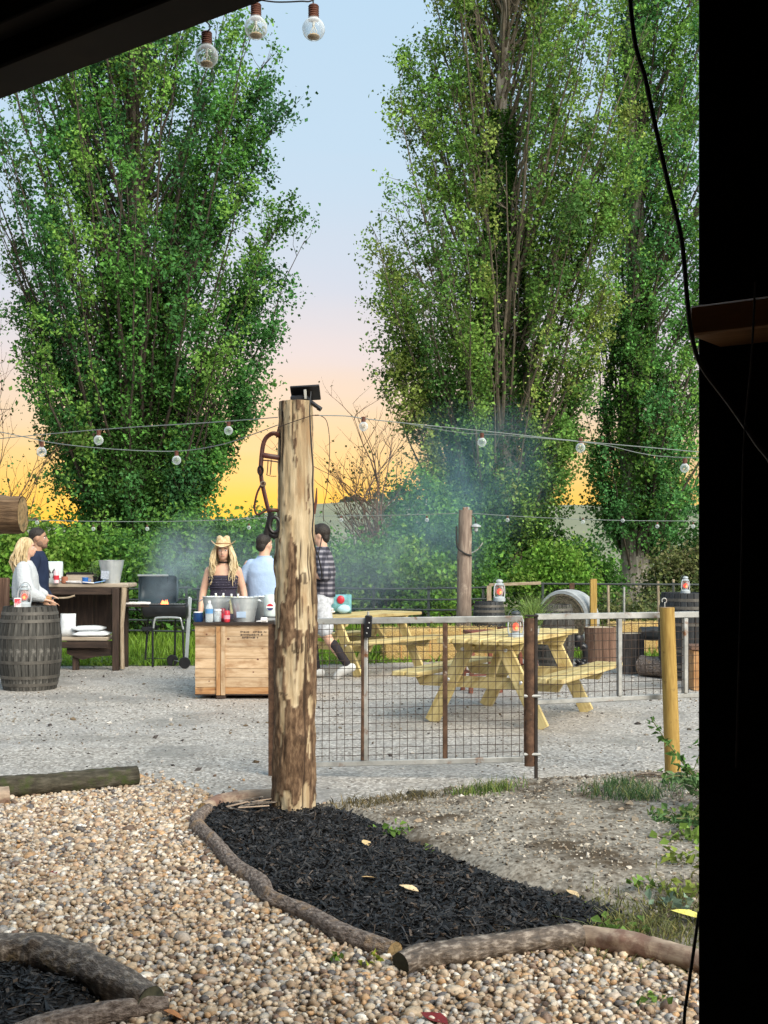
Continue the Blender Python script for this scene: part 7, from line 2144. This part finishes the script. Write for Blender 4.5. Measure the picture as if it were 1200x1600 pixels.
bumpn(t_, p_, nz(t_, texco(t_, 'Object', (12, 12, 12)), 1, 4), .5, .02)
ps = MB()
torso(ps, [(.90, .185, .15), (1.0, .18, .145), (1.15, .185, .14), (1.28, .20, .135), (1.37, .19, .11), (1.43, .10, .085), (1.455, .075, .075)], 32)
limb(ps, [V(.18, 0, 1.36), V(.24, -.03, 1.22), V(.25, -.035, 1.13)], [.082, .074, .072])
limb(ps, [V(-.18, 0, 1.36), V(-.25, -.06, 1.22), V(-.27, -.09, 1.14)], [.082, .074, .072])
bake(ps, 'plaid_shirt', m_plaid, p5, .011, 3)
sh_ = MB(); torso(sh_, [(.97, .155, .12), (.90, .165, .13), (.82, .165, .13)])
for s_ in (1, -1): limb(sh_, [HK[s_][0], HK[s_][0].lerp(HK[s_][1], .85)], [.112, .10])
bake(sh_, 'shorts', cloth('grey_floral_shorts', (.50, .52, .55), .30, 22), p5, .012, 3)
for s_ in (1, -1):
    k1, a = HK[s_][1], HK[s_][2]
    so = MB(); limb(so, [k1.lerp(a, .35), k1.lerp(a, .7), a], [.056, .05, .044]); bake(so, 'sock', cloth('dark_sock', (.03, .026, .03)), p5, .01)
    tip = a + (V(0, .17, -.05) if s_ > 0 else V(0, .12, -.14))
    so = MB(); limb(so, [a + V(0, -.05, -.035), a.lerp(tip, .5) + V(0, 0, -.01), tip], [.05, .05, .04]); bake(so, 'shoe', m_whiteshoe, p5, .01)
hc = MB(); hc.ell(f(0, -.026, .036), (.084, .102, .094), R, 20, 14); hc.ell(f(0, .03, .082), (.064, .05, .036), R, 16, 10); hc.ell(f(0, -.072, -.03), (.070, .048, .066), R, 16, 10)
bake(hc, 'hair', m_dkhair, p5, .008, 3)

# ---------------------------------------------------------------- barbecue smoke
def smoke(label, c, r, dens, nscale, thr=(.40, .66), col=(.62, .80, .92), rot=(0, 0, 0)):
    """one soft puff: an ellipsoid whose density fades to nothing at its skin"""
    mb = MB(); mb.ell((0, 0, 0), 1, None, 20, 14)
    m = bpy.data.materials.new('smoke'); m.use_nodes = True; t = m.node_tree
    t.nodes.clear()
    o = t.nodes.new('ShaderNodeOutputMaterial'); vsc = t.nodes.new('ShaderNodeVolumePrincipled')
    vsc.inputs['Color'].default_value = (*col, 1)
    n = nz(t, texco(t, 'Object', tuple(nscale * k for k in r)), 1.0, 4, .6, .8)
    mr_ = t.nodes.new('ShaderNodeMapRange'); mr_.inputs[1].default_value = thr[0]; mr_.inputs[2].default_value = thr[1]; mr_.inputs[3].default_value = .12
    t.links.new(n, mr_.inputs[0])
    gr = t.nodes.new('ShaderNodeTexGradient'); gr.gradient_type = 'SPHERICAL'
    t.links.new(texco(t, 'Object', (1, 1, 1)), gr.inputs[0])
    pw_ = t.nodes.new('ShaderNodeMath'); pw_.operation = 'POWER'; pw_.inputs[1].default_value = 1.3; t.links.new(gr.outputs['Fac'], pw_.inputs[0])
    m1 = t.nodes.new('ShaderNodeMath'); m1.operation = 'MULTIPLY'; t.links.new(pw_.outputs[0], m1.inputs[0]); t.links.new(mr_.outputs[0], m1.inputs[1])
    m2 = t.nodes.new('ShaderNodeMath'); m2.operation = 'MULTIPLY'; m2.inputs[1].default_value = dens; t.links.new(m1.outputs[0], m2.inputs[0])
    t.links.new(m2.outputs[0], vsc.inputs['Density']); t.links.new(vsc.outputs[0], o.inputs['Volume'])
    ob = mb.build('smoke', m); ob.location = c; ob.scale = r; ob.rotation_euler = rot
    return tag(ob, label, 'smoke', kind='stuff')
smoke('pale smoke curling out of the open barbecue', at(258, 905, 16.15), (.40, .30, .42), 3.0, 2.6)
smoke('pale smoke plume rising right of the barbecue lid', at(290, 868, 16.6), (.60, .45, .75), 2.6, 2.0, rot=(0, .5, 0))
smoke('thin blue smoke drifting behind the crate bar', at(420, 882, 18.7), (2.4, .9, 1.1), .75, 1.0)
smoke('thin blue smoke drifting behind the far picnic table', at(590, 880, 19.2), (2.0, .9, 1.1), .80, 1.0)
smoke('blue smoke hanging before the foot of the yellowing poplar', at(705, 765, 21.5), (2.3, 1.3, 1.7), .72, .9, col=(.42, .74, .85), rot=(0, -.5, 0))
